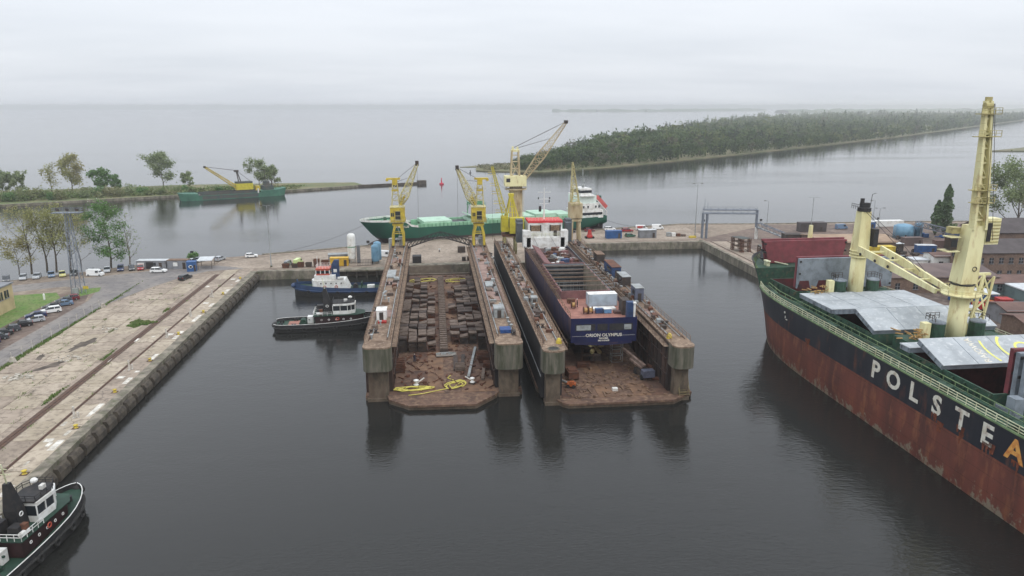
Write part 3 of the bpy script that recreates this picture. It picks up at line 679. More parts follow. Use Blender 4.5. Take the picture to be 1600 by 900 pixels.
# ---------------------------------------------------------------- floating docks
D('dock_deck', lin((104, 80, 66)), lin((76, 58, 50)), .5, .35, .9, bump=.3, alt2=lin((134, 110, 88)), amt2=.3, scale2=1.1)
D('dock_top', lin((130, 110, 92)), lin((98, 80, 66)), .5, .4, .9, bump=.3, alt2=lin((160, 140, 120)), amt2=.3, scale2=1.5)
D('dock_top_pink', lin((150, 126, 116)), lin((120, 98, 90)), .5, .6, .9, bump=.3)
D('dock_wall', lin((84, 62, 52)), lin((52, 42, 38)), .5, .4, .85, alt2=lin((40, 35, 34)), amt2=.4, scale2=.9, streak=.8, plates=(6, 2.4))
D('dock_wall_black', lin((34, 33, 35)), lin((48, 46, 46)), .5, .3, .75, alt2=lin((62, 52, 46)), amt2=.15, scale2=.8, streak=.8)
D('pontoon', lin((104, 92, 78)), lin((84, 70, 58)), .5, .5, .9, alt2=lin((66, 60, 50)), amt2=.3, scale2=.9, streak=.6)
D('shroud', lin((92, 89, 78)), lin((64, 67, 50)), .5, .5, .9, bump=.3, alt2=lin((112, 106, 94)), amt2=.35, scale2=1.2, streak=.9)
D('steel_dark', lin((56, 50, 47)), lin((78, 64, 54)), .4, 1.0, .8)
D('steel_rust', lin((104, 66, 48)), lin((72, 50, 40)), .5, .9, .85)
D('steel_rust_open', lin((92, 62, 50)), lin((64, 48, 42)), .5, .9, .85)
D('timber', lin((116, 101, 90)), lin((90, 77, 68)), .5, 1.5, .9)
D('timber_dark', lin((84, 72, 66)), lin((62, 54, 50)), .5, 1.5, .9)
D('rail_brown', lin((124, 100, 80)), lin((90, 70, 56)), .5, 2, .8)
D('grey_paint', lin((150, 154, 154)), lin((120, 120, 116)), .4, .8, .7)
D('white_steel', lin((224, 224, 220)), lin((190, 186, 178)), .4, .7, .6)
D('blue_tarp', lin((40, 74, 128)), lin((30, 56, 104)), .5, 1.5, .6)
D('blue_paint', lin((50, 74, 112)), lin((40, 56, 86)), .5, .8, .6)
D('hose_yellow', lin((206, 196, 96)), lin((180, 168, 80)), .4, 1.5, .6)
D('orange_paint', lin((176, 92, 40)), lin((130, 70, 40)), .4, 1.5, .7)
D('red_paint', lin((168, 40, 36)), lin((120, 36, 30)), .3, 1.5, .6)
D('black_rubber', (.02, .02, .02), (.035, .033, .03), .5, 3, .85)
D('black_steel', lin((36, 36, 38)), lin((54, 50, 48)), .4, 1.5, .7)
D('glass_dark', (.02, .025, .03), rough=.12, spec=.6)
D('skin', lin((190, 140, 112)), rough=.6)
D('cloth_navy', lin((36, 40, 56)), rough=.9); D('cloth_white', lin((210, 210, 205)), rough=.9); D('cloth_dark', lin((40, 36, 36)), rough=.9)
D('cloth_orange', lin((190, 90, 40)), rough=.9)
Z0 = 1.0; ZT = 10.5
def shroud_poly(w, d, r, n=5):
    """plan of a rounded end fender: width w, depth d towards -y"""
    P_ = [(-w / 2, 0)]
    for i in range(n + 1):
        a = math.pi + i / n * math.pi / 2; P_.append((-w / 2 + r + r * math.cos(a), -d + r + r * math.sin(a)))
    for i in range(n + 1):
        a = 1.5 * math.pi + i / n * math.pi / 2; P_.append((w / 2 - r + r * math.cos(a), -d + r + r * math.sin(a)))
    P_.append((w / 2, 0)); return P_
def dock(label, xl0, xl1, xr0, xr1, y0, y1, front, blackleft, shr):
    t = thing('floating_dock', label, 'floating dock', ((xl1 + xr0) / 2, y0, 0))
    ox, oy = t.location.x, t.location.y
    def B(mb, name, m, par=None, smooth=False):
        return mb.build(name, m, par or t, smooth, (-ox, -oy, 0) if par is None else None)
    # pontoon: side bodies and the chamfered centre apron
    B(MB().prism(front + [(xr1, y1), (xl0, y1)], -2.5, Z0 - .45), 'pontoon', 'pontoon')
    deck = B(MB().prism([(x, y - (.0 if i in (0, len(front) - 1) else .25)) for i, (x, y) in enumerate(front)] + [(xr1 - .1, y1 - .1), (xl0 + .1, y1 - .1)], Z0 - .45, Z0 - .06), 'pontoon_deck', 'dock_deck')
    # deck plates of the floor, each a piece
    q = random.Random(int(xl0 * 10)); pl = {}
    nx = 6; w = (xr0 - xl1) / nx
    me = [MB().box(.03, w - .03, .03, 5.97, 0, .06).mesh('deck_plate', mm) for mm in ('dock_deck', 'dock_deck', 'dock_plate_b', 'dock_plate_c')]
    yy = y0 + 2.5
    while yy + 6 < y1:
        for i in range(nx):
            o = link('deck_plate', q.choice(me), deck, (xl1 + i * w, yy, Z0 - .06 + q.uniform(-.012, .012)))
        yy += 6
    for side, (a, b) in enumerate(((xl0, xl1), (xr0, xr1))):
        inn = b if side == 0 else a; sg = 1 if side == 0 else -1
        out = a if side == 0 else b
        # wall body: slightly stepped inside face with a lower ledge
        yb = y0 + 4.2
        mb = MB().box(min(out, inn) + .02, max(out, inn) - .02, yb, y1, Z0 - .4, ZT - .3)
        B(mb, 'wing_wall', 'dock_wall_black' if (side == 0 and blackleft) or (side == 1 and not blackleft) else 'dock_wall')
        B(MB().box(inn - sg * .02, inn + sg * .06, yb + .3, y1 - .3, Z0, ZT - .9) if sg > 0 else MB().box(inn - .06, inn + .02, yb + .3, y1 - .3, Z0, ZT - .9), 'inner_plating', 'dock_wall')
        rb = MB(); y = yb + 1.2
        while y < y1 - 1:
            rb.box(*sorted((inn, inn + sg * .22)), y, y + .14, Z0, ZT - 1.0); y += 2.6
        for z in (4.0, 7.0): rb.box(*sorted((inn, inn + sg * .35)), yb + .4, y1 - .4, z, z + .12)
        B(rb, 'frames', 'dock_wall')
        B(MB().box(*sorted((inn + sg * .05, inn + sg * 1.0)), yb, y1, ZT - 1.0, ZT - .9), 'inner_gangway', 'dock_top')
        # rounded end shroud, hollow below
        c = (a + b) / 2; w_ = abs(b - a) + .25; zlo = shr[side]
        sp = [(c + x, yb + y) for x, y in shroud_poly(w_, 3.4, 1.5 if blackleft else 1.2)]
        B(MB().prism(sp, zlo, ZT - .25), 'end_shroud', 'shroud', None)
        B(MB().prism([(c - w_ / 2 + .75, yb), (c - w_ / 2 + .75, yb - 1.9), (c + w_ / 2 - .75, yb - 1.9), (c + w_ / 2 - .75, yb)], -2, zlo + .05), 'wall_foot', 'pontoon')
        B(MB().box(c - w_ / 2 + .55, c + w_ / 2 - .55, yb - 2.4, yb - .2, -2, .55), 'foot_sponson', 'pontoon')
        # top deck with plates
        td = B(MB().prism([(min(a, b) - .05, y1), (min(a, b) - .05, yb)] + [(x, y) for x, y in sp[1:-1]] + [(max(a, b) + .05, yb), (max(a, b) + .05, y1)], ZT - .28, ZT), 'top_deck', 'dock_top')
        yy = yb + .5; k = 0; tm = [MB().box(-(abs(b - a) / 2 - .35), abs(b - a) / 2 - .35, .03, 5.2, 0, .03).mesh('top_plate', mm) for mm in ('dock_top', 'dock_top_pink')]
        while yy < y1 - 6:
            link('top_plate', tm[1 if (side == 1 and not blackleft and 150 < yy < 215) else (k % 5 == 3)], td, (c, yy, ZT + .002)); yy += 5.3; k += 1
        # crane rails on the wall top
        for f in (.16, .84):
            x = a + (b - a) * f; B(MB().box(x - .08, x + .08, yb + 1, y1 - 1, ZT + .02, ZT + .16), 'crane_rail', 'rail_rust')
        rl = MB(); rl.rail([(out + sg * .1, yb - .5, ZT), (out + sg * .1, y1 - .5, ZT)], 1.1, 2.2, .035); B(rl, 'outer_rail', 'rail_brown')
        rl = MB(); rl.rail([(inn - sg * .1, yb - .5, ZT), (inn - sg * .1, y1 - .5, ZT)], 1.1, 2.2, .035); B(rl, 'inner_rail', 'rail_brown')
        rl = MB(); rl.rail([(inn + sg * .95, yb + .3, ZT - .9), (inn + sg * .95, y1 - .5, ZT - .9)], 1.0, 2.4, .03, (1.,)); B(rl, 'gangway_rail', 'rail_brown')
        for o_, rr_ in ((.9, .12), (1.25, .08), (-.7, .1)):
            px_ = out + sg * o_ if o_ > 0 else inn + sg * o_
            B(MB().tube((px_, yb + 2, ZT + .3), (px_, y1 - 3, ZT + .3), rr_, 6), 'service_pipe', 'rail_brown' if rr_ > .1 else 'grey_paint')
        fd = MB(); 
        if side == 0 and blackleft: fd.box(out - .12, out, yb, y1, 4.6, 4.8); B(fd, 'rubbing_strip', 'grey_paint')
    return t
D('dock_plate_b', lin((124, 96, 74)), lin((94, 72, 58)), .5, .5, .9, bump=.3); D('dock_plate_c', lin((100, 74, 60)), lin((74, 56, 48)), .5, .5, .9, bump=.3)
frA = [(-13.3, 126.6), (-9.4, 126.6), (-9, 124.6), (-5.4, 121.4), (6.4, 121.0), (10.3, 125.4), (10.8, 126.6), (15.2, 126.6)]
dockA = dock('left rusty floating dock, empty but for rows of keel blocks', -13.3, -8.5, 10.3, 15.1, 124.0, 223.0, frA, False, (6.0, 5.6))
frB = [(18.0, 128), (19.3, 124.2), (21.6, 120.0), (22.6, 119.2), (41.6, 119.2), (46.0, 122.6), (45.6, 128)]
dockB = dock('right floating dock holding the blue cargo ship', 18.2, 22.0, 41.6, 45.4, 119.0, 228.0, frB, True, (6.3, 6.3))
# open ring on the front of the right dock's left wall
MB().torus((20.1, 121.3, ZT + .02), .95, .14, 'z', 18, 5).build('shroud_ring', 'shroud', dockB, False, (-dockB.location.x, -dockB.location.y, 0))
MB().lathe([(.82, ZT - .02), (.82, ZT + .015)], 20.1, 121.3, 18).build('shroud_opening', 'black_steel', dockB, False, (-dockB.location.x, -dockB.location.y, 0))
# stairs at the right end
st = MB()
for i in range(14): st.box(43.2, 44.9, 120.8 + i * .22, 121.2 + i * .22, 1.0 + i * .38, 1.08 + i * .38)
st.bar((43.15, 120.7, 1.0), (43.15, 123.9, 6.4), .12, .25); st.bar((44.95, 120.7, 1.0), (44.95, 123.9, 6.4), .12, .25)
for x in (43.15, 44.95): st.bar((x, 120.7, 2.0), (x, 123.9, 7.4), .06); [st.bar((x, 120.7 + k * .8, 1 + k * 1.35), (x, 120.7 + k * .8, 2 + k * 1.35), .05) for k in range(5)]
st.build('stair', 'yellow_stair' if 'yellow_stair' in M else D('yellow_stair', lin((128, 116, 82)), lin((96, 84, 66)), .5, 1.5, .8), dockB, False, (-dockB.location.x, -dockB.location.y, 0)).name = 'stair'
# foot bridge truss between the two walls of the left dock
br = thing('truss_bridge', 'dark arched truss footbridge across the far end of left dock', 'bridge', (1.5, 222, ZT))
for yo in (-.7, .7):
    mb = MB(); lo = []; up = []
    for i in range(17):
        f = i / 16; x = -10 + 20 * f; z = -.6 + 3.2 * (1 - abs(2 * f - 1) ** 1.15); lo.append((x, yo, z)); up.append((x, yo, z + 1.5))
    for i in range(16):
        mb.bar(lo[i], lo[i + 1], .2); mb.bar(up[i], up[i + 1], .16); mb.bar(lo[i], up[i], .1); mb.bar(lo[i] if i < 8 else up[i], up[i + 1] if i < 8 else lo[i + 1], .1)
    mb.build('truss_side', 'black_steel', br)
mb = MB()
for i in range(16): mb.bar((lo[i][0], 0, lo[i][2] + .1), (lo[i + 1][0], 0, lo[i + 1][2] + .1), 1.3, .08)
mb.build('walkway', 'steel_dark', br)
# far gate flap between the walls
tag(MB().bx(.9, 224.2, -1, 23, 1.2, 2.2).build('dock_apron', 'pontoon'), 'low apron joining the left dock floor to the quay', 'apron', kind='structure')

ORD = 'first second third fourth fifth sixth seventh eighth ninth tenth eleventh twelfth thirteenth fourteenth fifteenth sixteenth seventeenth eighteenth nineteenth twentieth'.split()
ORD += ['twenty-' + w for w in ORD[:9]] + ['thirtieth'] + ['thirty-' + w for w in ORD[:9]] + ['fortieth'] + ['forty-' + w for w in ORD[:9]]
# ---- keel blocks and bilge blocks
kb_me = MB().box(-.85, .85, -.42, .42, 0, .75).mesh('base', 'timber_dark'); kc_me = MB().box(-.8, .8, -.34, .34, 0, .3).mesh('cap', 'timber')
def block(name, label, cat, group, x, y, z, base, cap, h, rz=0.):
    t = thing(name, label, cat, (x, y, z), rz, group); link('base', base, t); link('cap', cap, t, (0, 0, h)); return t
for i in range(42):
    y = 149.5 + i * 1.62
    block('keel_block', '%s keel block from the near end of left dock centre line' % ORD[i], 'keel block', 'keel blocks down the middle of the left dock', 1.15, y, Z0, kb_me, kc_me, .75)
def frame_me(w, d, h, m, core=True):
    mb = MB()
    for sx in (-1, 1):
        for sy in (-1, 1): mb.box(*sorted((sx * w / 2, sx * (w / 2 - .16))), *sorted((sy * d / 2, sy * (d / 2 - .16))), 0, h)
    for z in (.1, h * .5, h - .16):
        for sx in (-1, 1): mb.box(*sorted((sx * w / 2, sx * (w / 2 - .14))), -d / 2, d / 2, z, z + .14)
        for sy in (-1, 1): mb.box(-w / 2, w / 2, *sorted((sy * d / 2, sy * (d / 2 - .14))), z, z + .14)
    mb.bar((-w / 2, -d / 2, .1), (w / 2, -d / 2, h), .1); mb.bar((w / 2, d / 2, .1), (-w / 2, d / 2, h), .1)
    if core: mb.box(-w * .42, w * .42, -d * .4, d * .4, .05, h * .85)
    else: mb.box(-w * .45, w * .45, -d * .42, d * .42, h * .55, h * .62)
    return mb.mesh('base', m)
bmes = {(h, m): frame_me(1.7, 1.8, h, m, m != 'steel_rust_open') for h in (1.5, 2.3, 3.0) for m in ('steel_dark', 'steel_rust', 'steel_rust_open')}
capm = [MB().box(-.88, .88, -.93, .93, 0, .22).mesh('cap', m) for m in ('timber', 'timber_dark')]
capl = MB().add([(-.88, -.93, 0), (.88, -.93, 0), (.88, .93, 0), (-.88, .93, 0), (-.88, -.93, .5), (.88, -.93, .16), (.88, .93, .16), (-.88, .93, .5)], [(3, 2, 1, 0), (4, 5, 6, 7), (0, 1, 5, 4), (1, 2, 6, 5), (2, 3, 7, 6), (3, 0, 4, 7)]).mesh('cap', 'timber')
q = random.Random(9)
cols = [(-7.4, 'outermost left row'), (-5.45, 'second row from left wall'), (-3.5, 'third row from left wall'), (-1.5, 'row just left of keel line'), (3.7, 'row just right of keel line'), (5.6, 'third row from right wall'), (7.5, 'second row from right wall'), (9.3, 'outermost right row')]
for ci, (cx, cn) in enumerate(cols):
    nb = 0
    for r in range(27):
        y = 150.6 + r * 2.22 + q.uniform(-.08, .08)
        if ci in (3, 4) and (r > 20 or q.random() < .35): continue
        if r > 22 and q.random() < .55: continue
        if q.random() < .08: continue
        h = q.choice((3.0, 3.0, 3.0, 2.3)) if ci in (0, 7) else (q.choice((2.3, 2.3, 2.3, 1.5)) if ci in (1, 2, 5, 6) else q.choice((1.5, 1.5, 2.3)))
        if ci in (5, 6) and r < 2: continue
        nb += 1
        block('bilge_block', '%s framed bilge block from near end, left dock, %s' % (ORD[nb - 1], cn), 'bilge block', 'bilge blocks in the left dock, ' + cn,
              cx + q.uniform(-.12, .12), y, Z0, bmes[(h, q.choice(('steel_dark', 'steel_rust', 'steel_rust_open', 'steel_rust_open')))], q.choice((capm[0], capm[1], capl)), h, q.choice((0, math.pi)) + q.uniform(-.025, .025))
for i in range(14):
    y = 141 + i * 5.6
    t = block('keel_block', '%s dark keel block from the stern under the blue cargo ship' % ORD[i], 'keel block', 'keel blocks under the blue ship', 32, y, Z0, kb_me, kc_me, .75); t.scale = (1.3, 1.4, 1.5)

# ---- hoses and junk on the dock floors
def hose(label, cx, cy, rx, ry, n, seed, z=Z0 + .12):
    q = random.Random(seed); pts = []; a = q.uniform(0, 6); 
    for i in range(n):
        a += q.uniform(.25, .55); k = .45 + .5 * abs(math.sin(i * .13 + seed))
        pts.append((cx + rx * k * math.cos(a) + q.uniform(-.15, .15), cy + ry * k * math.sin(a * 1.02), z + .05 * (i % 5)))
    return tag(MB().path(pts, .09, 5).build('hose_coil', 'hose_yellow'), label, 'hose')
hose('long yellow hose heap at the front left of left dock floor', -4.6, 128.6, 4.0, 1.0, 60, 1)
hose('looped yellow hose at the front right of left dock floor', 3.0, 129.8, 2.2, 2.2, 46, 2)
hose('yellow hose lying at the far left end of left dock floor', -4.2, 215.5, 4.2, 2.4, 46, 3)
hose('yellow hose lying at the far right end of left dock floor', 6.0, 214.5, 3.6, 2.6, 40, 4)
tag(MB().path([(-5.6, 125.6, Z0 + .1), (-3, 126.2, Z0 + .1), (0, 127.6, Z0 + .1), (2.6, 128.6, Z0 + .1), (4, 131, Z0 + .1), (1.6, 133.6, Z0 + .1), (2.2, 135, Z0 + .1)], .08).build('hose', 'hose_yellow'), 'single yellow hose running between the two front hose heaps', 'hose')
# white rowing boat
def rowboat(label, loc, rz):
    t = thing('rowing_boat', label, 'boat', loc, rz); L, Bm = 4.2, 1.6
    def ring(f, ins, zt):
        x = -L / 2 + L * f; w = Bm / 2 * (1 - max(0, (f - .55) / .45) ** 2.2) * (.82 + .18 * min(1, f * 4)) - ins; w = max(w, .02)
        return [(x, -w, .62 + .15 * f * f), (x, -w * .8, .22 + zt), (x, 0, .05 + .25 * max(0, f - .7) + zt), (x, w * .8, .22 + zt), (x, w, .62 + .15 * f * f)]
    fs = [i / 10 for i in range(11)]
    MB().loft([ring(f, 0, 0) for f in fs]).add(ring(0, 0, 0), [(0, 1, 2, 3, 4)]).build('hull', 'white_steel', t)
    MB().loft([ring(f, .07, .06) for f in fs]).build('liner', 'grey_paint', t)
    for x in (-1.2, .2): MB().box(x - .15, x + .15, -.66, .66, .45, .5).build('thwart', 'timber', t)
rowboat('small white rowing boat lying on the left dock floor', (1.6, 146.6, Z0), .05)
def pallets(name, label, cat, x, y, n, w, d, m, rz=0., seed=1, zb=Z0):
    """a stack of bars"""
    q = random.Random(seed); t = thing(name, label, cat, (x, y, zb), rz)
    for i in range(n):
        mb = MB(); z = i * .34
        mb.box(-w / 2, -w / 2 + .18, -d / 2, d / 2, z, z + .12); mb.box(w / 2 - .18, w / 2, -d / 2, d / 2, z, z + .12)
        for k in range(4): mb.box(-w / 2, w / 2, -d / 2 + k * d / 4 + .05, -d / 2 + k * d / 4 + .3, z + .12, z + .3)
        o = mb.build('layer', m, t); o.location.x = q.uniform(-.08, .08)
    return t
pallets('timber_stack', 'stack of rust brown beams by the left wall of left dock', 'stack', -7.6, 139.5, 6, 1.8, 4.4, 'steel_rust', .05, 1)
pallets('timber_stack', 'stack of rust brown beams by the right wall of left dock', 'stack', 9.0, 143.2, 5, 2.2, 3.4, 'steel_rust', .1, 2)
pallets('timber_stack', 'short stack of red beams right of the looped hose', 'stack', 9.6, 138.6, 4, 1.6, 2.2, 'steel_rust', -.1, 3)
pallets('timber_stack', 'low stack of timber in front of the white rowing boat', 'stack', 4.2, 138.6, 3, 1.9, 3.0, 'timber', 0, 4)
for i, (a, b, w, lab) in enumerate([((5.6, 133.5), (7.9, 151), .5, 'long perforated steel beam lying along left dock floor'), ((8.2, 131.8), (8.9, 138), .6, 'short timber plank near the right wall of left dock'), ((3.3, 137.5), (3.5, 146), .9, 'wide dark ramp board beside the rowing boat'), ((4.7, 139), (5.1, 146.5), .7, 'second dark ramp board beside the rowing boat')]):
    tag(MB().bar((a[0], a[1], Z0 + .3), (b[0], b[1], Z0 + .3), w, .3).build('beam', ('grey_paint', 'timber', 'timber_dark', 'steel_dark')[i]), lab, 'beam')
def winch(label, x, y, z, s=1., m='white_steel', rz=0.):
    t = thing('capstan', label, 'capstan', (x, y, z), rz); t.scale = (s, s, s)
    MB().box(-.7, .7, -.5, .5, 0, .35).build('bed', 'steel_dark', t)
    MB().lathe([(.5, .35), (.5, .45), (.28, .6), (.26, 1.0), (.5, 1.15), (.5, 1.3), (.3, 1.38)], 0, 0, 12).build('drum', m, t)
    MB().bar((.3, 0, .8), (1.5, .5, 1.5), .16).build('arm', m, t)
winch('white capstan with raised arm among the left hose heap', -4.3, 130, Z0)
winch('white capstan on the right side of left dock apron', 6.2, 130.4, Z0, .9, rz=2.5)
# right dock floor
def cart(name, label, x, y, z, rz, m, w=1.6, l=3.0, h=1.0):
    t = thing(name, label, 'machine', (x, y, z), rz)
    MB().box(-w / 2, w / 2, -l / 2, l / 2, .35, .35 + h).box(-w * .4, w * .4, -l * .3, l * .2, .35 + h, .6 + h).build('body', m, t)
    for sx in (-1, 1):
        for sy in (-1, 1): MB().tube((sx * w * .4, sy * l * .33, .35), (sx * (w * .4 + .18), sy * l * .33, .35), .35, 10).build('wheel', 'black_rubber', t)
    MB().bar((0, l / 2, .5), (0, l / 2 + 1.2, .3), .12).build('drawbar', 'steel_dark', t)
cart('compressor', 'rust red machine trolley near the left wall of right dock', 25.4, 131.6, Z0, .05, 'steel_rust', 2.0, 3.6, 1.3)
cart('generator', 'small orange machine at the front left corner of right dock', 20.9, 127.3, Z0, .3, 'orange_paint', 1.5, 1.8, 1.1)
t = thing('cherry_picker', 'grey platform lift with long folded boom in right dock', 'lift', (39.4, 130.5, Z0), .12)
MB().box(-1.1, 1.1, -2, 2.6, .5, 1.2).build('chassis', 'steel_dark', t); MB().box(-1.15, 1.15, -2.4, -.9, .7, 2.0).build('counterweight', 'grey_blue' if 'grey_blue' in M else D('grey_blue', lin((96, 100, 116)), lin((76, 78, 90)), .4, 1, .6), t)
MB().bar((.5, 1, 1.8), (-1.6, 7.5, 3.4), .5).bar((-.3, .5, 1.6), (-1.4, 4, 2.4), .4).build('boom', 'pale_beam' if 'pale_beam' in M else D('pale_beam', lin((150, 128, 116)), lin((110, 90, 80)), .5, 1, .7), t)
for sx in (-1, 1):
    for y in (-1.4, 1.8): MB().tube((sx * .9, y, .55), (sx * 1.3, y, .55), .55, 12).build('wheel', 'black_rubber', t)
tag(MB().bar((40.6, 129, Z0 + .4), (43.0, 127, Z0 + .5), .5).bar((41, 134, Z0 + 1.2), (43.4, 127.4, Z0 + .5), .45).build('girder', 'steel_rust'), 'bent rusty girders lying beside the platform lift', 'girder')
tag(MB().box(31.6, 32.6, 123.9, 124.7, Z0, Z0 + .5).build('valve_box', 'white_steel'), 'small white box on the front edge of right dock floor', 'box')
pallets('scaffold', 'rusty frame crate beside the propeller in right dock', 'frame', 28.8, 137.2, 3, 2.6, 1.4, 'steel_rust', 0, 7)
tag(MB().path([(22.6, 131, Z0 + .2), (24, 128.5, Z0 + .2), (25, 127, Z0 + .15)], .22).build('pipe', 'grey_paint'), 'grey bent pipe at front left of right dock floor', 'pipe')
cart('pallet_truck', 'orange rust trolley on the front apron of right dock', 24.4, 126.6, Z0, 1.2, 'orange_paint', 1.0, 1.6, .6)
def scaffold_tower(label, x, y, z, w, d, h, lifts, m='grey_paint'):
    t = thing('scaffold_tower', label, 'scaffold', (x, y, z)); mb = MB()
    for sx in (-1, 1):
        for sy in (-1, 1): mb.bar((sx * w / 2, sy * d / 2, 0), (sx * w / 2, sy * d / 2, h), .09)
    for i in range(lifts + 1):
        zz = h * i / lifts
        for sy in (-1, 1): mb.bar((-w / 2, sy * d / 2, zz), (w / 2, sy * d / 2, zz), .07)
        for sx in (-1, 1): mb.bar((sx * w / 2, -d / 2, zz), (sx * w / 2, d / 2, zz), .07)
    mb.build('frame', m, t)
    for i in range(1, lifts + 1): MB().box(-w / 2, w / 2, -d / 2, d / 2, h * i / lifts - .1, h * i / lifts - .04).build('platform', 'timber', t)
scaffold_tower('scaffold tower right of the propeller in right dock', 36.2, 140, Z0, 2.2, 1.5, 4.2, 3)
scaffold_tower('scaffold tower left of the propeller in right dock', 30.2, 140, Z0, 2.4, 1.4, 3.2, 2, 'steel_rust')

q = random.Random(15)
for (x0, x1, y0, y1, n, lab) in ((-8, 10, 127, 222, 420, 'small rusty debris scattered over the left dock floor'), (23, 41, 121, 140, 130, 'small rusty debris scattered over the right dock floor')):
    mb = MB()
    for k in range(n):
        x, y = q.uniform(x0, x1), y0 + (y1 - y0) * q.random() ** 1.2
        if q.random() < .5: a = q.uniform(0, 3.1); l = q.uniform(.5, 2.4); mb.bar((x, y, Z0 + .08), (x + l * math.cos(a) * .6, y + l * math.sin(a), Z0 + q.uniform(.08, .3)), q.uniform(.06, .2))
        else: mb.bx(x, y, Z0, q.uniform(.2, .7), q.uniform(.2, .7), q.uniform(.1, .5), q.uniform(0, 3))
    tag(mb.build('dock_debris', 'steel_rust' if x0 < 0 else 'rail_brown'), lab, 'debris', kind='stuff')
# ---- junk along the wall tops: huts, fans, bollards, crates, each its own
def hut(name, label, cat, x, y, w, d, h, m, rm=None, z=ZT + .03, rz=0.):
    t = thing(name, label, cat, (x, y, z), rz)
    MB().box(-w / 2, w / 2, -d / 2, d / 2, 0, h).build('body', m, t)
    MB().box(-w / 2 - .1, w / 2 + .1, -d / 2 - .1, d / 2 + .1, h, h + .12).build('roof', rm or m, t)
    MB().box(-.4, .4, -d / 2 - .04, -d / 2, .05, min(1.9, h * .85)).build('door', 'steel_dark', t)
    MB().box(-w / 2 - .04, -w / 2, -d * .3, d * .15, h * .45, h * .8).build('window', 'glass_dark', t)
    return t
hut('control_cabin', 'white curved control cabin on the left dock left wall', 'cabin', -11.1, 143.6, 1.9, 2.8, 1.9, 'white_steel')
hut('control_cabin', 'grey control cabin on the left dock right wall', 'cabin', 12.3, 142.8, 2.0, 3.0, 1.9, 'grey_paint')
tag(MB().box(-12.4, -10.2, 179, 187, ZT + .05, ZT + .4).build('hatch_cover', 'grey_paint'), 'long pale grey hatch panel on left dock left wall', 'hatch')
tag(MB().box(11.4, 13.4, 167, 172, ZT + .05, ZT + .4).build('hatch_cover', 'grey_paint'), 'pale grey hatch panel on left dock right wall', 'hatch')
tag(MB().box(-11.6, -10.0, 139.9, 141, ZT + .04, ZT + .4).build('tarp_bundle', 'red_paint'), 'red tarpaulin bundle in front of the white control cabin', 'bundle')
tag(MB().box(11.6, 13.6, 131.0, 133.4, ZT + .04, ZT + .7).build('tarp_bundle', 'blue_tarp'), 'blue tarpaulin covered crate at the front of left dock right wall', 'crate')
hut('deck_house', 'blue steel deckhouse on the right wall of right dock', 'deckhouse', 44.2, 178, 2.2, 9, 2.6, 'blue_paint', 'steel_rust')
hut('deck_house', 'brown steel deckhouse behind the blue one on right dock', 'deckhouse', 44.3, 194, 2.0, 5, 2.2, 'steel_dark', 'rail_brown')
hut('deck_house', 'grey open shelter in front of the blue deckhouse on right dock', 'deckhouse', 44.3, 167, 2.0, 5.5, 2.3, 'steel_dark', 'grey_paint')
hut('deck_house', 'narrow grey hut halfway along right wall of right dock', 'deckhouse', 43.6, 152.5, 1.8, 4, 3.0, 'grey_blue', 'grey_paint')
hut('deck_house', 'small grey cupboard on the left wall of right dock', 'deckhouse', 20.6, 151, 1.2, 2.0, 1.6, 'grey_paint')
for i, (x, y) in enumerate([(21.5, 124.2), (42.1, 125.0)]):
    tag(MB().lathe([(.55, 0), (.5, .5), (.3, .9), (.1, 1.0)], 0, 0, 8).build('vent_cowl', 'yellow_paint', None, False, (x, y, ZT + .02)), 'yellow cowl at the front end of right dock %s wall' % ('left', 'right')[i], 'cowl')
mk = {}
def box_me(w, d, h, m):
    k = (w, d, h, m)
    if k not in mk: mk[k] = MB().box(-w / 2, w / 2, -d / 2, d / 2, 0, h).box(-w / 2 + .08, w / 2 - .08, -d / 2 + .08, d / 2 - .08, h, h + .06).mesh('crate', m)
    return mk[k]
bol_me = MB().lathe([(.4, 0), (.24, .1), (.22, .5), (.38, .6), (.38, .72)], -.45, 0, 10).lathe([(.4, 0), (.24, .1), (.22, .5), (.38, .6), (.38, .72)], .45, 0, 10).box(-1, 1, -.45, .45, 0, .06).mesh('bitts', 'steel_dark')
vent_me = MB().tube((0, 0, 0), (0, 0, .8), .16, 8).ell((0, 0, .85), (.36, .36, .18), 10, 4).mesh('deck_vent', 'grey_paint')
q = random.Random(31); cnts = {}
walls = [(-10.9, 3.4, 'left dock left wall'), (12.7, 3.4, 'left dock right wall'), (20.1, 2.6, 'right dock left wall'), (43.5, 2.6, 'right dock right wall')]
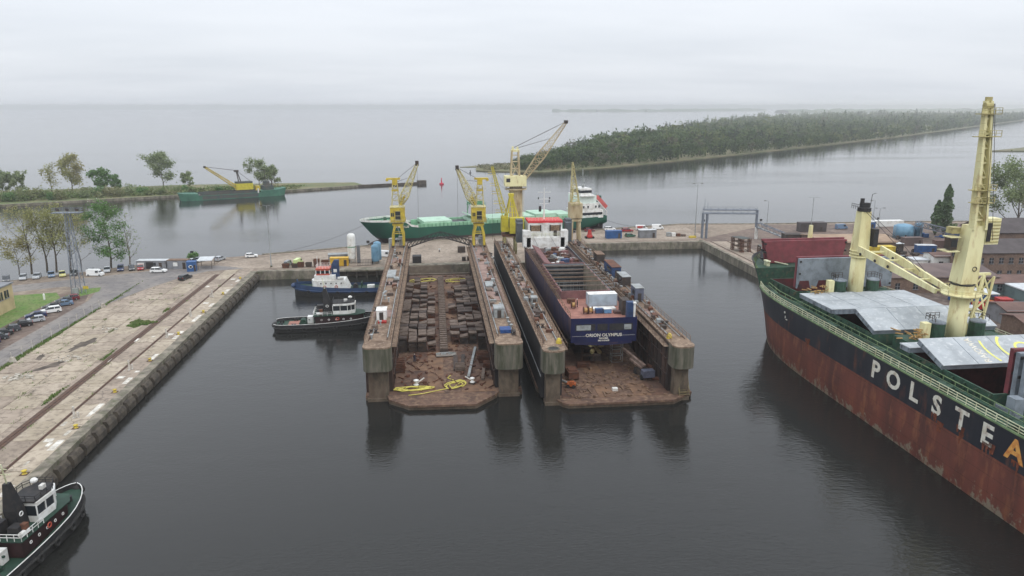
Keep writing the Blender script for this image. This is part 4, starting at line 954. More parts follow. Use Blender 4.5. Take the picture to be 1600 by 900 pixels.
for wi, (cx, wd, wn) in enumerate(walls):
    n = (34, 34, 62, 62)[wi]
    for i in range(n):
        y = 130 + (88 if wi < 2 else 92) * (i + q.random() * .7) / n; x = cx + q.uniform(-wd / 2, wd / 2) * .9; r = q.random()
        if abs(y - 143) < 2.4 and wi < 2: continue
        if wi == 3 and (148 < y < 200) and x > 42.6: x = 42.4
        if wi == 0 and 178 < y < 188: continue
        if wi < 2 and y > 212: continue
        if r < .2: o = link('bitts', bol_me, None, (x, y, ZT + .03), q.choice((0, 1.57))); lab = 'pair of dark mooring bitts on '; c = 'bitts'
        elif r < .42: o = link('deck_vent', vent_me, None, (x, y, ZT + .03)); lab = 'grey mushroom vent on '; c = 'vent'
        else:
            w, d, h = q.choice(((.9, 1.2, .7), (1.4, .8, .5), (.6, .6, 1.1), (1.2, 2.2, .35), (.5, 2.6, .25))); mm = q.choice(('timber', 'timber_dark', 'steel_rust', 'steel_dark', 'grey_paint', 'rail_brown', 'rail_brown', 'steel_rust'))
            o = link('crate', box_me(w, d, h, mm), None, (x, y, ZT + .03), q.uniform(-.3, .3)); lab = {'timber': 'pale timber', 'timber_dark': 'dark timber', 'steel_rust': 'rusty steel', 'steel_dark': 'black steel', 'grey_paint': 'grey painted', 'rail_brown': 'brown steel'}[mm] + (' crate on ' if h > .3 else ' plank pile on '); c = 'crate' if h > .3 else 'planks'
        kk = lab + wn; cnts[kk] = cnts.get(kk, 0) + 1
        tag(o, ORD[cnts[kk] - 1] + ' ' + lab[:-4] + ' from near end along top of ' + wn, c, 'deck gear on the dock wall tops')
# ---------------------------------------------------------------- ships: materials
D('hull_black', lin((32, 34, 42)), lin((44, 45, 51)), .4, .3, .55, alt2=lin((108, 66, 48)), amt2=.13, scale2=.5, streak=.75, plates=(9, 2.3))
D('hull_red', lin((114, 63, 50)), lin((84, 49, 42)), .5, .16, .75, bump=.15, alt2=lin((140, 88, 60)), amt2=.2, scale2=.55, streak=.7, plates=(9, 2.3), band=(.0, 4.2, lin((134, 122, 104))))
D('hull_scum', lin((120, 84, 68)), lin((92, 58, 50)), .5, .7, .85, alt2=lin((142, 138, 112)), amt2=.35, scale2=.9, streak=.6)
D('deck_green', lin((44, 78, 60)), lin((34, 58, 46)), .5, .6, .7, alt2=lin((96, 84, 66)), amt2=.15, scale2=1.3)
D('deck_green_pale', lin((126, 146, 104)), lin((96, 118, 84)), .5, .6, .7)
D('rail_cream', lin((206, 208, 178)), lin((168, 166, 130)), .4, 1.5, .7)
D('crane_cream', lin((226, 220, 172)), lin((204, 192, 140)), .4, .4, .6, alt2=lin((160, 118, 70)), amt2=.12, scale2=.9, streak=.8)
D('cover_grey', lin((172, 177, 180)), lin((152, 157, 160)), .5, .25, .75, alt2=lin((202, 204, 204)), amt2=.18, scale2=1.1)
D('cover_edge', lin((132, 140, 148)), lin((104, 110, 116)), .4, .6, .7)  # skirt and edge grey; on upright covers it paints in their shade
D('maroon', lin((124, 58, 64)), lin((100, 48, 52)), .5, .4, .7, alt2=lin((90, 60, 56)), amt2=.15, scale2=1.2)
D('hold_maroon', lin((96, 44, 46)), lin((66, 34, 36)), .5, .4, .8)
D('letter_white', lin((214, 211, 198)), lin((184, 172, 150)), .3, 1.2, .7, alt2=lin((120, 74, 54)), amt2=.14, scale2=1.1, streak=.5)
D('letter_worn', lin((216, 160, 84)), lin((180, 100, 50)), .4, 1.2, .8)
D('letter_yellow', lin((228, 226, 120)), lin((210, 208, 130)), .4, 1.2, .7)
D('ochre', lin((186, 152, 96)), lin((140, 106, 66)), .5, 1.5, .8)
D('green_drum', lin((44, 74, 56)), lin((36, 54, 44)), .4, 1.5, .6)
D('hull_green', lin((24, 84, 66)), lin((20, 72, 58)), .5, .15, .5, alt2=lin((30, 76, 62)), amt2=.2, scale2=.6, streak=.6)
D('hull_dark_red', lin((52, 44, 46)), lin((70, 52, 50)), .4, .3, .7)
D('mint', lin((146, 190, 158)), lin((122, 168, 136)), .4, .5, .6)
D('mint_dark', lin((92, 146, 110)), lin((76, 122, 92)), .4, .6, .6)
D('pale_roof', lin((170, 200, 178)), lin((148, 178, 156)), .4, .5, .6)
D('hull_blue', lin((20, 27, 70)), lin((17, 22, 58)), .5, .25, .45)
D('hull_blue_worn', lin((22, 27, 66)), lin((58, 48, 58)), .5, .16, .6, alt2=lin((92, 70, 68)), amt2=.24, scale2=.4, streak=.5)
D('deck_pink', lin((158, 112, 98)), lin((134, 92, 80)), .5, .5, .8, alt2=lin((118, 76, 64)), amt2=.15, scale2=1.4)
D('deck_rust', lin((86, 64, 60)), lin((60, 46, 46)), .5, .6, .85, alt2=lin((116, 90, 82)), amt2=.25, scale2=1.2)
D('hatch_pink', lin((124, 86, 84)), lin((98, 68, 68)), .5, .5, .8)
D('hold_grey', lin((88, 90, 92)), lin((64, 64, 66)), .5, .4, .8); D('hold_beige', lin((136, 126, 110)), lin((108, 98, 84)), .5, .4, .8)
D('bronze', lin((186, 170, 120)), lin((150, 134, 92)), .4, 2, .35, metal=.7)
D('curtain', lin((140, 116, 90)), lin((90, 70, 52)), .5, 3, .6)
D('tug_blue', lin((44, 66, 100)), lin((36, 52, 80)), .5, .6, .55); D('tug_red', lin((50, 27, 28)), lin((38, 22, 23)), .5, .8, .6)
D('tug_green', lin((40, 68, 54)), lin((32, 54, 44)), .5, .8, .7); D('tug_orange', lin((190, 92, 72)), lin((166, 76, 60)), .4, 1, .6)

def hull(par, xs, prof, split, mats, names=('hull_bottom', 'hull_side'), smooth=True):
    """prof(x) -> half-sections [(halfbreadth, z)...] from keel to sheer; bow at the last x. Two painted bands."""
    rings = [prof(x) for x in xs]; m = len(rings[0])
    for (a, b), mm, nm in (((0, split), mats[0], names[0]), ((split, m - 1), mats[1], names[1])):
        mb = MB()
        for sg in (1, -1):
            rr = [[(x + (p[2] if len(p) > 2 else 0), sg * p[0], p[1]) for p in r[a:b + 1]] for x, r in zip(xs, rings)]
            mb.loft(rr if sg > 0 else [q_[::-1] for q_ in rr])
        r = rings[0][a:b + 1]; x0 = xs[0]
        mb.add([(x0 + (p[2] if len(p) > 2 else 0), p[0], p[1]) for p in r] + [(x0 + (p[2] if len(p) > 2 else 0), -p[0], p[1]) for p in r][::-1], [tuple(range(2 * len(r)))[::-1]])
        mb.build(nm, mm, par, smooth)
def deck_sheet(par, name, m, pts_half, zs=None):
    """deck from (x, halfbreadth, z) stations"""
    mb = MB(); mb.loft([[(x, -h, z), (x, h, z)] for x, h, z in pts_half]); return mb.build(name, m, par)

# ================================================================ bulk carrier on the right
BK = thing('bulk_carrier', 'large black and rusty red bulk carrier with cream deck cranes', 'ship', (85.6, 100.0, 0), R(91.0))
def bk_prof(x):
    P_ = []
    for z in (-4, -1, 1.6, 4.5, 7.3, 9.5, 12.0, 14.0, 17.2):
        if z > 12 and x < 57: z = 12.0 + (z - 12) * .02
        stem = 62.3 + .3 * max(0, z) + .028 * max(0, z - 5) ** 2
        L = 36 - .3 * max(0, z); s_ = max(0., min(1., (stem - x) / L))
        hb = 14.25 * (max(0., 1 - (1 - s_) ** 2.5)) ** .5
        if z < 0: hb *= (1 + z * .03)
        # every level ends at its own stem
        P_.append((max(hb, .05), z, min(0., stem - x) if x > stem else 0.))
    return P_
bxs = [-118, -100, -80, -60, -40, -20, 0, 10, 18, 24, 30, 35, 40, 44, 48, 52, 55, 56.9, 57.1, 59, 60, 61, 61.6, 62.2, 62.8, 63.4, 64, 64.6, 65.3, 66, 66.8, 67.6, 68.5, 69.3, 70, 70.8, 71.4]
hull(BK, bxs, bk_prof, 4, ('hull_red', 'hull_black'))
def hbk(x, z=12.): 
    stem = 62.3 + .3 * max(0, z) + .028 * max(0, z - 5) ** 2; L = 36 - .3 * z; s_ = max(0., min(1., (stem - x) / L)); return 14.25 * (max(0., 1 - (1 - s_) ** 2.5)) ** .5
HW = 11.2
HATCHES = [(43.5, 55.0), (13.5, 37.0), (-13.5, 5.5), (-52, -24)]
mb = MB()
xs_ = [x for x in bxs if x < 57] + [57.0]
for sg in (1, -1): mb.loft([[(x, sg * HW, 11.9), (x, sg * (hbk(x) - .06), 11.9)][::sg] for x in xs_ if hbk(x) > HW])
for a, b in ((55.0, 57.0), (37, 43.5), (5.5, 13.5), (-24, -13.5), (-118, -52)):
    if a < b: mb.add([(a, -HW, 11.9), (b, -HW, 11.9), (b, HW, 11.9), (a, HW, 11.9)], [(0, 1, 2, 3)])
mb.build('main_deck', 'deck_green', BK)
fx = [57, 59, 61, 63, 65, 67, 68.5, 69.8, 70.8]
deck_sheet(BK, 'forecastle_deck', 'deck_green', [(x, max(.1, hbk(x, 16.2) - .1), 16.0) for x in fx])
MB().add([(57, -hbk(57) + .05, 11.9), (57, hbk(57) - .05, 11.9), (57, hbk(57, 16) - .1, 16.0), (57, -hbk(57, 16) + .1, 16.0)], [(0, 1, 2, 3)]).build('forecastle_bulkhead', 'deck_green', BK)
for sg in (1, -1):
    cl = MB()
    for a, b in zip(fx[:-1], fx[1:]): cl.bar((a, sg * (hbk(a, 17.2) - .05), 17.22), (b, sg * (hbk(b, 17.2) - .05), 17.22), .3, .14)
    cl.build('bulwark_cap', 'black_steel', BK)
bs = MB()
for sg in (1, -1):
    for x in fx[:-1]:
        for k in (0, .9): h = hbk(x + k, 16.6) - .15; bs.add([(x + k, sg * h, 16.0), (x + k, sg * (h - .7), 16.0), (x + k, sg * (h + .15), 17.1)], [(0, 1, 2)])
bs.build('bulwark_stays', 'deck_green_pale', BK)
# rails and gunwale along both sides
for sg, nm in ((1, 'port_rail'), (-1, 'starboard_rail')):
    rp = [(x, sg * (hbk(x) - .12), 12.0) for x in (-100, -60, -20, 0, 10, 18, 26, 32, 38, 43, 48, 52, 56)]
    MB().rail(rp, 1.15, 1.9, .045, (1., .66, .33)).build(nm, 'rail_cream', BK)
    g_ = MB()
    for a, b in zip(rp, rp[1:]): g_.bar((a[0], a[1] + sg * .1, 12.02), (b[0], b[1] + sg * .1, 12.02), .3, .22)
    g_.build('gunwale', 'deck_green_pale', BK)
    pp = [(x, sg * min(12.6, hbk(x) - 1.0), 12.7) for x in (-100, -60, -20, 0, 14, 26, 36, 46, 54)]
    w_ = MB().path(pp, .14, 6).path([(x, y - sg * .45, z) for x, y, z in pp], .1, 6)
    for a, b in zip(pp, pp[1:]):
        n = max(1, int((b[0] - a[0]) / 3))
        for k in range(n): f = k / n; w_.bar((a[0] + (b[0] - a[0]) * f, a[1] + (b[1] - a[1]) * f, 11.9), (a[0] + (b[0] - a[0]) * f, a[1] + (b[1] - a[1]) * f, 12.7), .12)
    w_.build('deck_pipes', 'deck_green', BK)
    MB().rail([(x, y - sg * .75, 11.95) for x, y, z in pp], 1.4, 2.6, .05, (1., .5)).build('walkway_rail', 'deck_green_pale', BK)
    for x in (-22, -8, 8, 22, 33, 46):
        MB().lathe([(.55, 11.9), (.5, 12.6), (.75, 12.75), (.7, 13.0)], x, sg * (hbk(x) - .9), 8).lathe([(.55, 11.9), (.5, 12.6), (.75, 12.75), (.7, 13.0)], x + 1.4, sg * (hbk(x) - .9), 8).build('bitts', 'green_drum', BK)
# hatch coamings and holds
for i, (a, b) in enumerate(HATCHES):
    w = HW - .3 if i else 9.4; c = MB(); t_ = .3; zc_ = 13.9; zh = 1 if i else 8.6
    c.box(a - t_, b + t_, w, w + t_, 11.9, zc_).box(a - t_, b + t_, -w - t_, -w, 11.9, zc_).box(a - t_, a, -w, w, 11.9, zc_).box(b, b + t_, -w, w, 11.9, zc_)
    x = a
    while x < b: c.box(x, x + .12, w + t_, w + t_ + .45, 11.95, zc_ - .2); c.box(x, x + .12, -w - t_ - .45, -w - t_, 11.95, zc_ - .2); x += 2.4
    c.build('hatch_coaming', 'deck_green', BK)
    h = MB(); n_ = 9
    h.add([(a, -w, 11.9), (b, -w, 11.9), (b, w, 11.9), (a, w, 11.9), (a, -w, zh), (b, -w, zh), (b, w, zh), (a, w, zh)], [(4, 5, 6, 7), (0, 1, 5, 4), (1, 2, 6, 5), (2, 3, 7, 6), (3, 0, 4, 7)])
    for k in range(n_): f = a + (b - a) * (k + .5) / n_; h.box(f - .12, f + .12, w - .35, w, zh, 11.8); h.box(f - .12, f + .12, -w, -w + .35, zh, 11.8)
    h.box(a, b, w - .02, w + .0, 12, 13.85).box(b - .02, b, -w, w, 12, 13.85).box(a, a + .02, -w, w, 12, 13.85)
    h.build('hold', 'hold_maroon', BK)
def cover(x0, z0, x1, z1, w=HW + .25, t_=.9, ym=None, mat_='cover_grey', name='hatch_cover', xo=0.):
    """one folding cover leaf from (x0,z0) to (x1,z1), full hatch width, with skirt and side stiffeners"""
    p0, p1 = Vector((x0, 0, z0)), Vector((x1, 0, z1)); d = (p1 - p0).normalized(); n = Vector((-d.z, 0, d.x)); 
    if n.z < 0 or (abs(n.z) < .05 and n.x > 0): n = -n
    q = [(x0, -w, z0), (x1, -w, z1), (x1, w, z1), (x0, w, z0)]
    mb = MB(); vs = [Vector(p) for p in q]; lo = [v - n * t_ for v in vs]
    # top leaf
    mb.add(vs + [v - n * .12 for v in vs], [(0, 1, 2, 3), (7, 6, 5, 4), (0, 4, 5, 1), (1, 5, 6, 2), (2, 6, 7, 3), (3, 7, 4, 0)])
    o = mb.build(name, mat_, BK)
    sk = MB()
    ins = [vs[k] + d * (.08 if k in (0, 3) else -.08) + Vector((0, .08 if vs[k].y < 0 else -.08, 0)) - n * .125 for k in range(4)]; lo = [v - n * (t_ - .12) for v in ins]
    sk.add(ins + lo, [(0, 4, 5, 1), (1, 5, 6, 2), (2, 6, 7, 3), (3, 7, 4, 0), (7, 6, 5, 4)])
    L = (p1 - p0).length; k = 0
    while k * 1.7 < L - .2:
        for sg in (1, -1):
            c = p0 + d * (k * 1.7 + .4) - n * .45; c.y = sg * (w - .02); sk.bar(c - n * .3, c + n * .3, .16, .3)
        k += 1
    sk.build('skirt', 'cover_edge', o)
    for yy in (-w * .5, 0., w * .5): 
        a_ = p0 + d * .1 + n * .012; b_ = p1 - d * .1 + n * .012; a_.y = b_.y = yy; MB().bar(a_, b_, .07, .03).build('seam', 'cover_edge', o)
    return o
# hatch 2: fore pair closed, aft pair raised like a tent
cover(26.3, 14.75, 32.6, 14.75); cover(32.66, 14.75, 38.6, 14.75)
cover(13.0, 14.7, 19.0, 16.9); cover(19.1, 16.9, 25.9, 14.85)
# hatch 3: small fore leaf closed, one raised leaf with the winching circle, aft pair standing
cover(3.6, 14.75, 6.2, 14.75); c3 = cover(-4.2, 14.6, 2.0, 16.8)
def stand(x, zb, zt, lean, mat_, w=HW + .1, wb=None, t_=.7, notch=False):
    yo = -1.5; wb = wb or w; mb = MB(); vs = [(x, yo - wb, zb), (x, yo + wb, zb), (x + lean, yo + w, zt), (x + lean, yo - w, zt)]
    mb.add(vs + [(a + t_, b, c) for a, b, c in vs], [(3, 2, 1, 0), (4, 5, 6, 7), (0, 1, 5, 4), (1, 2, 6, 5), (2, 3, 7, 6), (3, 0, 4, 7)])
    o = mb.build('hatch_cover', mat_, BK)
    for z in (zb + .6, (zb + zt) / 2, zt - .6): 
        for y in (yo - w + .3, yo + w - .3): MB().box(x + lean * .5 - .12, x + lean * .5 + t_ + .12, y - .2, y + .2, z - .2, z + .2).build('hinge', 'black_steel', o)
    return o
stand(62.2, 16.4, 21.6, .25, 'maroon', 10.2, 9.2); stand(60.9, 16.2, 21.3, .4, 'maroon', 10.2, 9.0)
stand(44.0, 14.3, 20.7, .1, 'cover_edge', 10.6); stand(45.0, 14.3, 20.9, .1, 'maroon', 10.6)  # upright grey leaf is darker: shade of its vertical face put into colour
for y in (6.2, 2.0, -5.6, -10): MB().add([(43.96, y, 14.2), (43.96, y + 3.0, 14.2), (43.98, y + 2.5, 16.0), (43.98, y + .5, 16.0)], [(3, 2, 1, 0)]).build('cover_recess', 'hold_maroon', BK)
stand(-14.9, 13.4, 20.0, .1, 'cover_edge', 10.6); stand(-13.8, 13.6, 20.2, .1, 'maroon', 10.6)  # upright grey leaves here also have shade painted into their colour
stand(-16.2, 13.4, 19.9, .0, 'cover_edge', 10.6)
for y in (8.6, 5.2, 1.5, -2, -5.5, -8.8): MB().box(-16.42, -16.2, y - .16, y + .16, 13.6, 19.6).build('cover_stiffener', 'cover_grey', BK)
MB().box(-17.4, -15.9, 9.6, 11.0, 12.0, 14.6).box(-17.6, -13.2, 10.2, 10.9, 11.95, 12.6).build('hinge_pedestal', 'cover_edge', BK)
# lettering on the raised leaf: position on the slope
sl = Vector((6.2, 0, 2.2)).normalized(); up_n = Vector((-sl.z, 0, sl.x))
def on_leaf(u, v, h=.02): p = Vector((-4.2, 0, 14.6)) + sl * u + up_n * h; return Vector((p.x, v, p.z))
text_part('hatch_lettering', 'RAJOWA', 1.45, 'letter_white', BK, on_leaf(3.2, 3.35), sl, Vector((0, 1, 0)), .01, .03, 1.)
for r_, w_, gaps in ((6.4, .34, True), (3.7, .42, False), (1.2, .4, False)):
    mb = MB(); c_v = -4.2
    for i in range(72):
        a0, a1 = i / 72 * 6.2832, (i + .97) / 72 * 6.2832
        if gaps and i % 12 in (0, 1): continue
        us = [3.2 + rr * math.cos(a) for rr in (r_, r_ + w_) for a in (a0, a1)]
        if min(us) < .15 or max(us) > 6.4: continue
        pts = [on_leaf(3.2 + rr * math.cos(a), c_v + rr * math.sin(a), .03) for rr, a in ((r_, a0), (r_ + w_, a0), (r_ + w_, a1), (r_, a1))]
        if any(abs(p.y) > HW for p in pts): continue
        mb.add(pts, [(0, 1, 2, 3)])
    mb.build('winching_circle', 'letter_yellow', BK)
# hull lettering
def side_pt(x, z, off=.03): return (x, 14.25 + off, z)
for ch, x, m_ in (('P', 7.3, 'letter_white'), ('O', 2.6, 'letter_white'), ('L', -2.4, 'letter_white'), ('S', -7.5, 'letter_white'), ('T', -12.5, 'letter_white'), ('E', -17.3, 'letter_white'), ('A', -22.0, 'letter_worn'), ('M', -27.0, 'letter_white')):
    text_part('hull_letter', ch, 3.95, m_, BK, side_pt(x, 8.5), (-1, 0, 0), (0, 0, 1), .015, .12, 1.08)
rw = MB(); q = random.Random(3)   # rust runs below the letters
for x, z in ((-7, 8.6), (-12.6, 8.9), (-17, 8.7), (-18.6, 9), (-22.4, 8.6), (-9, 7.8), (-13.4, 8), (28, 8.4), (29, 8.2)):
    for k in range(3): xx = x + q.uniform(-.7, .7); l = q.uniform(.4, 1.8); w = q.uniform(.12, .4); rw.add([(xx - w, hbk(xx, 9) + .045, z), (xx + w, hbk(xx, 9) + .045, z), (xx + w * .4, hbk(xx, 9) + .045, z - l), (xx - w * .4, hbk(xx, 9) + .045, z - l)], [(0, 1, 2, 3)])
rw.build('rust_runs', 'orange_rust' if 'orange_rust' in M else D('orange_rust', lin((122, 66, 42)), lin((92, 52, 40)), .5, 2, .9), BK)
mk_ = MB()
for (x, z, w, h) in ((38.6, 10.8, .35, .35), (38.3, 9.9, .1, .5), (37.7, 9.5, .5, .1)): mk_.box(x - w / 2, x + w / 2, hbk(x, z) - .05, hbk(x, z) + .12, z - h / 2, z + h / 2)
mk_.build('bow_marks', 'letter_white', BK)
# deck cranes
def pedestal(x, y, z0, z1, r0, r1):
    MB().lathe([(r0, z0), (r1, z1)], x, y, 20).build('crane_pedestal', 'crane_cream', BK, True)
c1x, c1y = 39.6, -1.2; c2x, c2y = 9.3, -.6
pedestal(c1x, c1y, 11.9, 23.2, 1.55, 1.4)
for z in (22.0, 22.6, 23.2): MB().torus((c1x, c1y, z), 1.75, .16, 'z', 20, 5).build('pedestal_ring', 'crane_cream', BK)
MB().add([(c1x + a, c1y + b, z) for z, s_ in ((23.2, 1.3), (31.2, 1.0)) for a, b in ((-s_, -s_), (s_, -s_), (s_, s_), (-s_, s_))], [(3, 2, 1, 0), (4, 5, 6, 7), (0, 1, 5, 4), (1, 2, 6, 5), (2, 3, 7, 6), (3, 0, 4, 7)]).build('crane_house', 'crane_cream', BK)
MB().lathe([(1.3, 31.2), (1.3, 31.9), (.9, 32.0)], c1x, c1y, 12).bx(c1x, c1y, 32, 1.1, 1.6, .9).bx(c1x, c1y + .6, 32.6, .5, .6, 1.2).build('sheave_head', 'black_steel', BK)
MB().rail([(c1x - 1.4, c1y + 1.9, 31.7), (c1x + 1.4, c1y + 1.9, 31.7)], 1.0, .7).build('head_rail', 'black_steel', BK); MB().bar((c1x, c1y - 1.2, 32), (c1x, c1y - 1.4, 34.6), .08).bar((c1x, c1y - 1.4, 34.6), (c1x, c1y - 2.2, 34.8), .07).build('head_lamp', 'black_steel', BK)
MB().bx(c1x - 1.2, c1y - 1.9, 24.2, 1.8, 1.0, 3.6).build('crane_cab', 'black_steel', BK); MB().bx(c1x - 2.12, c1y - 1.9, 25.6, .05, .8, 1.6).build('cab_window', 'glass_dark', BK)
# lowered twin-girder jib of crane 1, resting at crane 2
def jib(p, q, w0, w1, d0, d1, name='crane_jib', cross=5, plate=False, diag=True):
    p = Vector(p); q = Vector(q); d = (q - p).normalized(); a = d.cross(Vector((0, 0, 1)));
    a = Vector((0, 1, 0)) if a.length < .3 else a.normalized(); n = a.cross(d).normalized(); mb = MB()
    for sg in (1, -1):
        pts = []
        for f in (0, .35, 1.):
            c = p + (q - p) * f + a * sg * (w0 + (w1 - w0) * f) / 2; dd = d0 + (d1 - d0) * f; dd *= 1.35 if f == .35 else 1
            pts.append([c + a * .22 + n * dd / 2, c - a * .22 + n * dd / 2, c - a * .22 - n * dd / 2, c + a * .22 - n * dd / 2])
        mb.loft(pts, True, True)
    for i in range(cross + 1):
        f = .08 + .9 * i / cross; c = p + (q - p) * f; w = (w0 + (w1 - w0) * f) / 2; mb.bar(c - a * w, c + a * w, .3)
        if diag and i < cross: f2 = .08 + .9 * (i + 1) / cross; c2 = p + (q - p) * f2; w2 = (w0 + (w1 - w0) * f2) / 2; mb.bar(c - a * w, c2 + a * w2, .18)
    if plate:
        mb.loft([[c - a * w, c + a * w, c + a * w - n * .06, c - a * w - n * .06] for c, w in ((p + n * d0 * .3, w0 / 2), (p + (q - p) * .35 + n * d0 * .45, (w0 + (w1 - w0) * .35) / 2), (q + n * d1 * .3, w1 / 2))], True, True)
    return mb.build(name, 'crane_cream', BK), a, n
jib((c1x - 2.0, c1y - .9, 23.8), (c2x + 2.6, c2y + 1.2, 21.6), 4.6, 2.6, 1.35, .85, cross=4, diag=False)
hl = MB()
for f, sg in ((.12, 1), (.3, 1), (.45, 1), (.7, 1), (.25, -1), (.6, -1)):
    x = (c1x - 2.2) * (1 - f) + (c2x + 2.6) * f; hl.tube((x, sg * 2.45 * (1 - .4 * f) + c1y * .4, 23.7 - 2 * f), (x, sg * 2.62 * (1 - .4 * f) + c1y * .4, 23.7 - 2 * f), .3, 10)
hl.build('jib_openings', 'black_steel', BK)
MB().path([(c1x, c1y, 31.9), (c1x - 12, c1y - .5, 27), (c1x - 20, c1y - .2, 23.2)], .05).path([(c1x, c1y + .4, 31.9), (c1x - 20, c1y + .8, 23.2)], .05).build('hoist_wires', 'black_steel', BK)
# crane 2: pedestal, slewing platform, tall house, raised jib
pedestal(c2x, c2y, 11.9, 22.6, 1.5, 1.4)
MB().lathe([(2.9, 21.6), (3.0, 21.8), (1.7, 21.9), (1.7, 23.4)], c2x, c2y, 16).build('slewing_platform', 'crane_cream', BK)
MB().torus((c2x, c2y, 23.5), 1.72, .14, 'z', 20, 5).build('slewing_ring', 'black_steel', BK)
MB().rail([(c2x + 3.2 * math.cos(a), c2y + 3.2 * math.sin(a), 21.8) for a in [i * .6283 for i in range(11)]], 1.0, 2.).build('platform_rail', 'crane_cream', BK)
MB().add([(c2x + a, c2y + b + (0 if z < 30 else -.5), z) for z, s_ in ((23.7, 1.45), (33.2, 1.2)) for a, b in ((-s_, -s_), (s_, -s_), (s_, s_), (-s_, s_))], [(3, 2, 1, 0), (4, 5, 6, 7), (0, 1, 5, 4), (1, 2, 6, 5), (2, 3, 7, 6), (3, 0, 4, 7)]).build('crane_house', 'crane_cream', BK)
MB().torus((c2x - 1.42, c2y - .6, 26.2), .36, .07, 'x', 14, 4).build('house_marking', 'black_steel', BK)
MB().bx(c2x - .4, c2y - 2.9, 30.2, 1.9, 2.3, 4.2).build('machinery_house', 'crane_cream', BK)
lv = MB()
for k in range(7): lv.bx(c2x - 1.4, c2y - 2.9, 30.5 + k * .55, .12, 2.1, .2)
lv.build('louvres', 'ochre_pale' if 'ochre_pale' in M else D('ochre_pale', lin((182, 172, 120)), lin((140, 128, 84)), .4, 1, .7), BK)
MB().bx(c2x - 1.47, c2y - 2.1, 30.7, .1, .7, 3.0).build('machinery_door', 'black_steel', BK)
MB().bx(c2x + .6, c2y + 2.7, 29.2, 1.5, 1.2, 1.9).build('operator_cab', 'steel_dark', BK); MB().bx(c2x - .18, c2y + 2.7, 29.7, .06, 1.0, 1.1).build('cab_window', 'glass_dark', BK)
MB().bx(c2x + .8, c2y + 2.5, 31.15, 2.0, 1.8, .15).build('cab_roof', 'crane_cream', BK); MB().bx(c2x + .6, c2y + 2.9, 28.9, 2.4, 2.2, .15).build('cab_platform', 'crane_cream', BK)
MB().bx(c2x + 1.2, c2y + 2.1, 31.75, 1.6, 1.4, 1.0).build('winch_cover', 'ochre_pale', BK)
j2, ja, jn = jib((c2x - .9, c2y - .5, 32.6), (c2x - 1.6, c2y + 1.6, 52.6), 2.0, .8, 1.2, .7, cross=8, plate=True)
bp = MB(); 
for z, w in ((50.6, 1.7), (47.2, 1.9), (38.9, 1.9), (36.9, 1.7)):
    f = (z - 32.6) / 20; cx, cy_ = c2x - .9 - .7 * f, c2y - .5 + 2.1 * f
    bp.bx(cx - .2, cy_, z, 1.4, w * 2, .12); bp.rail([(cx - .9, cy_ - w, z + .1), (cx - .9, cy_ + w, z + .1)], .9, 1.)
for k in range(16): z = 33.2 + k * 1.15; f = (z - 32.6) / 20; bp.bar((c2x - .7 * f - 1.8, c2y + .9 + 1.5 * f, z), (c2x - .7 * f - 1.8, c2y + 1.6 + 1.5 * f, z), .06)
bp.build('jib_platforms', 'ochre_pale', BK)
MB().tube((c2x - 1.7, c2y + 1.0, 51.9), (c2x - 1.7, c2y + 2.2, 51.9), .5, 10).bx(c2x - 1.6, c2y + 1.6, 52.4, .5, .9, .8).build('jib_head_sheave', 'ochre_pale', BK)
MB().path([(c2x - 2.4, c2y + 1.2, 52.2), (c2x - 1.9, c2y - .9, 33)], .04).path([(c2x - 2.3, c2y + 1.0, 52.2), (c2x - 1.8, c2y - 2.6, 31)], .04).build('hoist_wires', 'steel_dark', BK)
MB().truss((c2x + 2, c2y - 3.6, 12), (c2x + 2, c2y - 5.4, 24.4), 2.4, 2.0, 4, .14, .1).bar((c2x + 2, c2y - 6.4, 24.5), (c2x + 2, c2y - 3.4, 24.5), .5, .4).build('jib_rest', 'crane_cream', BK)
# gear around the cranes
for cx, cy_ in ((c1x, c1y), (c2x, c2y)):
    for k, (dx, dy) in enumerate(((-.2, 3.6), (-.2, -3.6))):
        MB().lathe([(1.25, 14.3), (1.25, 17.0), (1.1, 17.2), (.3, 17.3)], cx + dx, cy_ + dy, 14).build('winch_drum_house', 'green_drum', BK, False)
        MB().lathe([(1.28, 16.95), (1.28, 17.15), (.5, 17.4)], cx + dx, cy_ + dy, 14).build('drum_house_roof', 'cover_edge', BK)
    MB().box(cx - 2.2, cx + 2.2, cy_ - 8.5, cy_ + 9.5, 11.92, 14.3).build('mast_house', 'deck_green', BK); MB().bx(cx - .3, cy_ + 5.8, 14.3, 1.2, 1.2, 2.8).build('ventilator', 'crane_cream', BK)
    MB().rail([(cx - 1.2, cy_ + 4.8, 17.3), (cx + 1.2, cy_ + 4.8, 17.3), (cx + 1.2, cy_ + 2.4, 17.3)], 1., .8).rail([(cx - 1.2, cy_ - 4.8, 17.3), (cx + 1.2, cy_ - 4.8, 17.3), (cx + 1.2, cy_ - 2.4, 17.3)], 1., .8).build('drum_house_rail', 'steel_dark', BK)
    mb = MB(); q = random.Random(int(cx))
    for k in range(26): x = cx - 1 + q.uniform(-1., 1.2); y = cy_ + 8.2 + q.uniform(-2.2, 2.2); a = q.uniform(0, 3); mb.bar((x, y, 14.4 + k * .06), (x + 1.2 * math.cos(a), y + 1.2 * math.sin(a), 14.5 + k * .06), .16)
    mb.build('dunnage', 'ochre', BK)
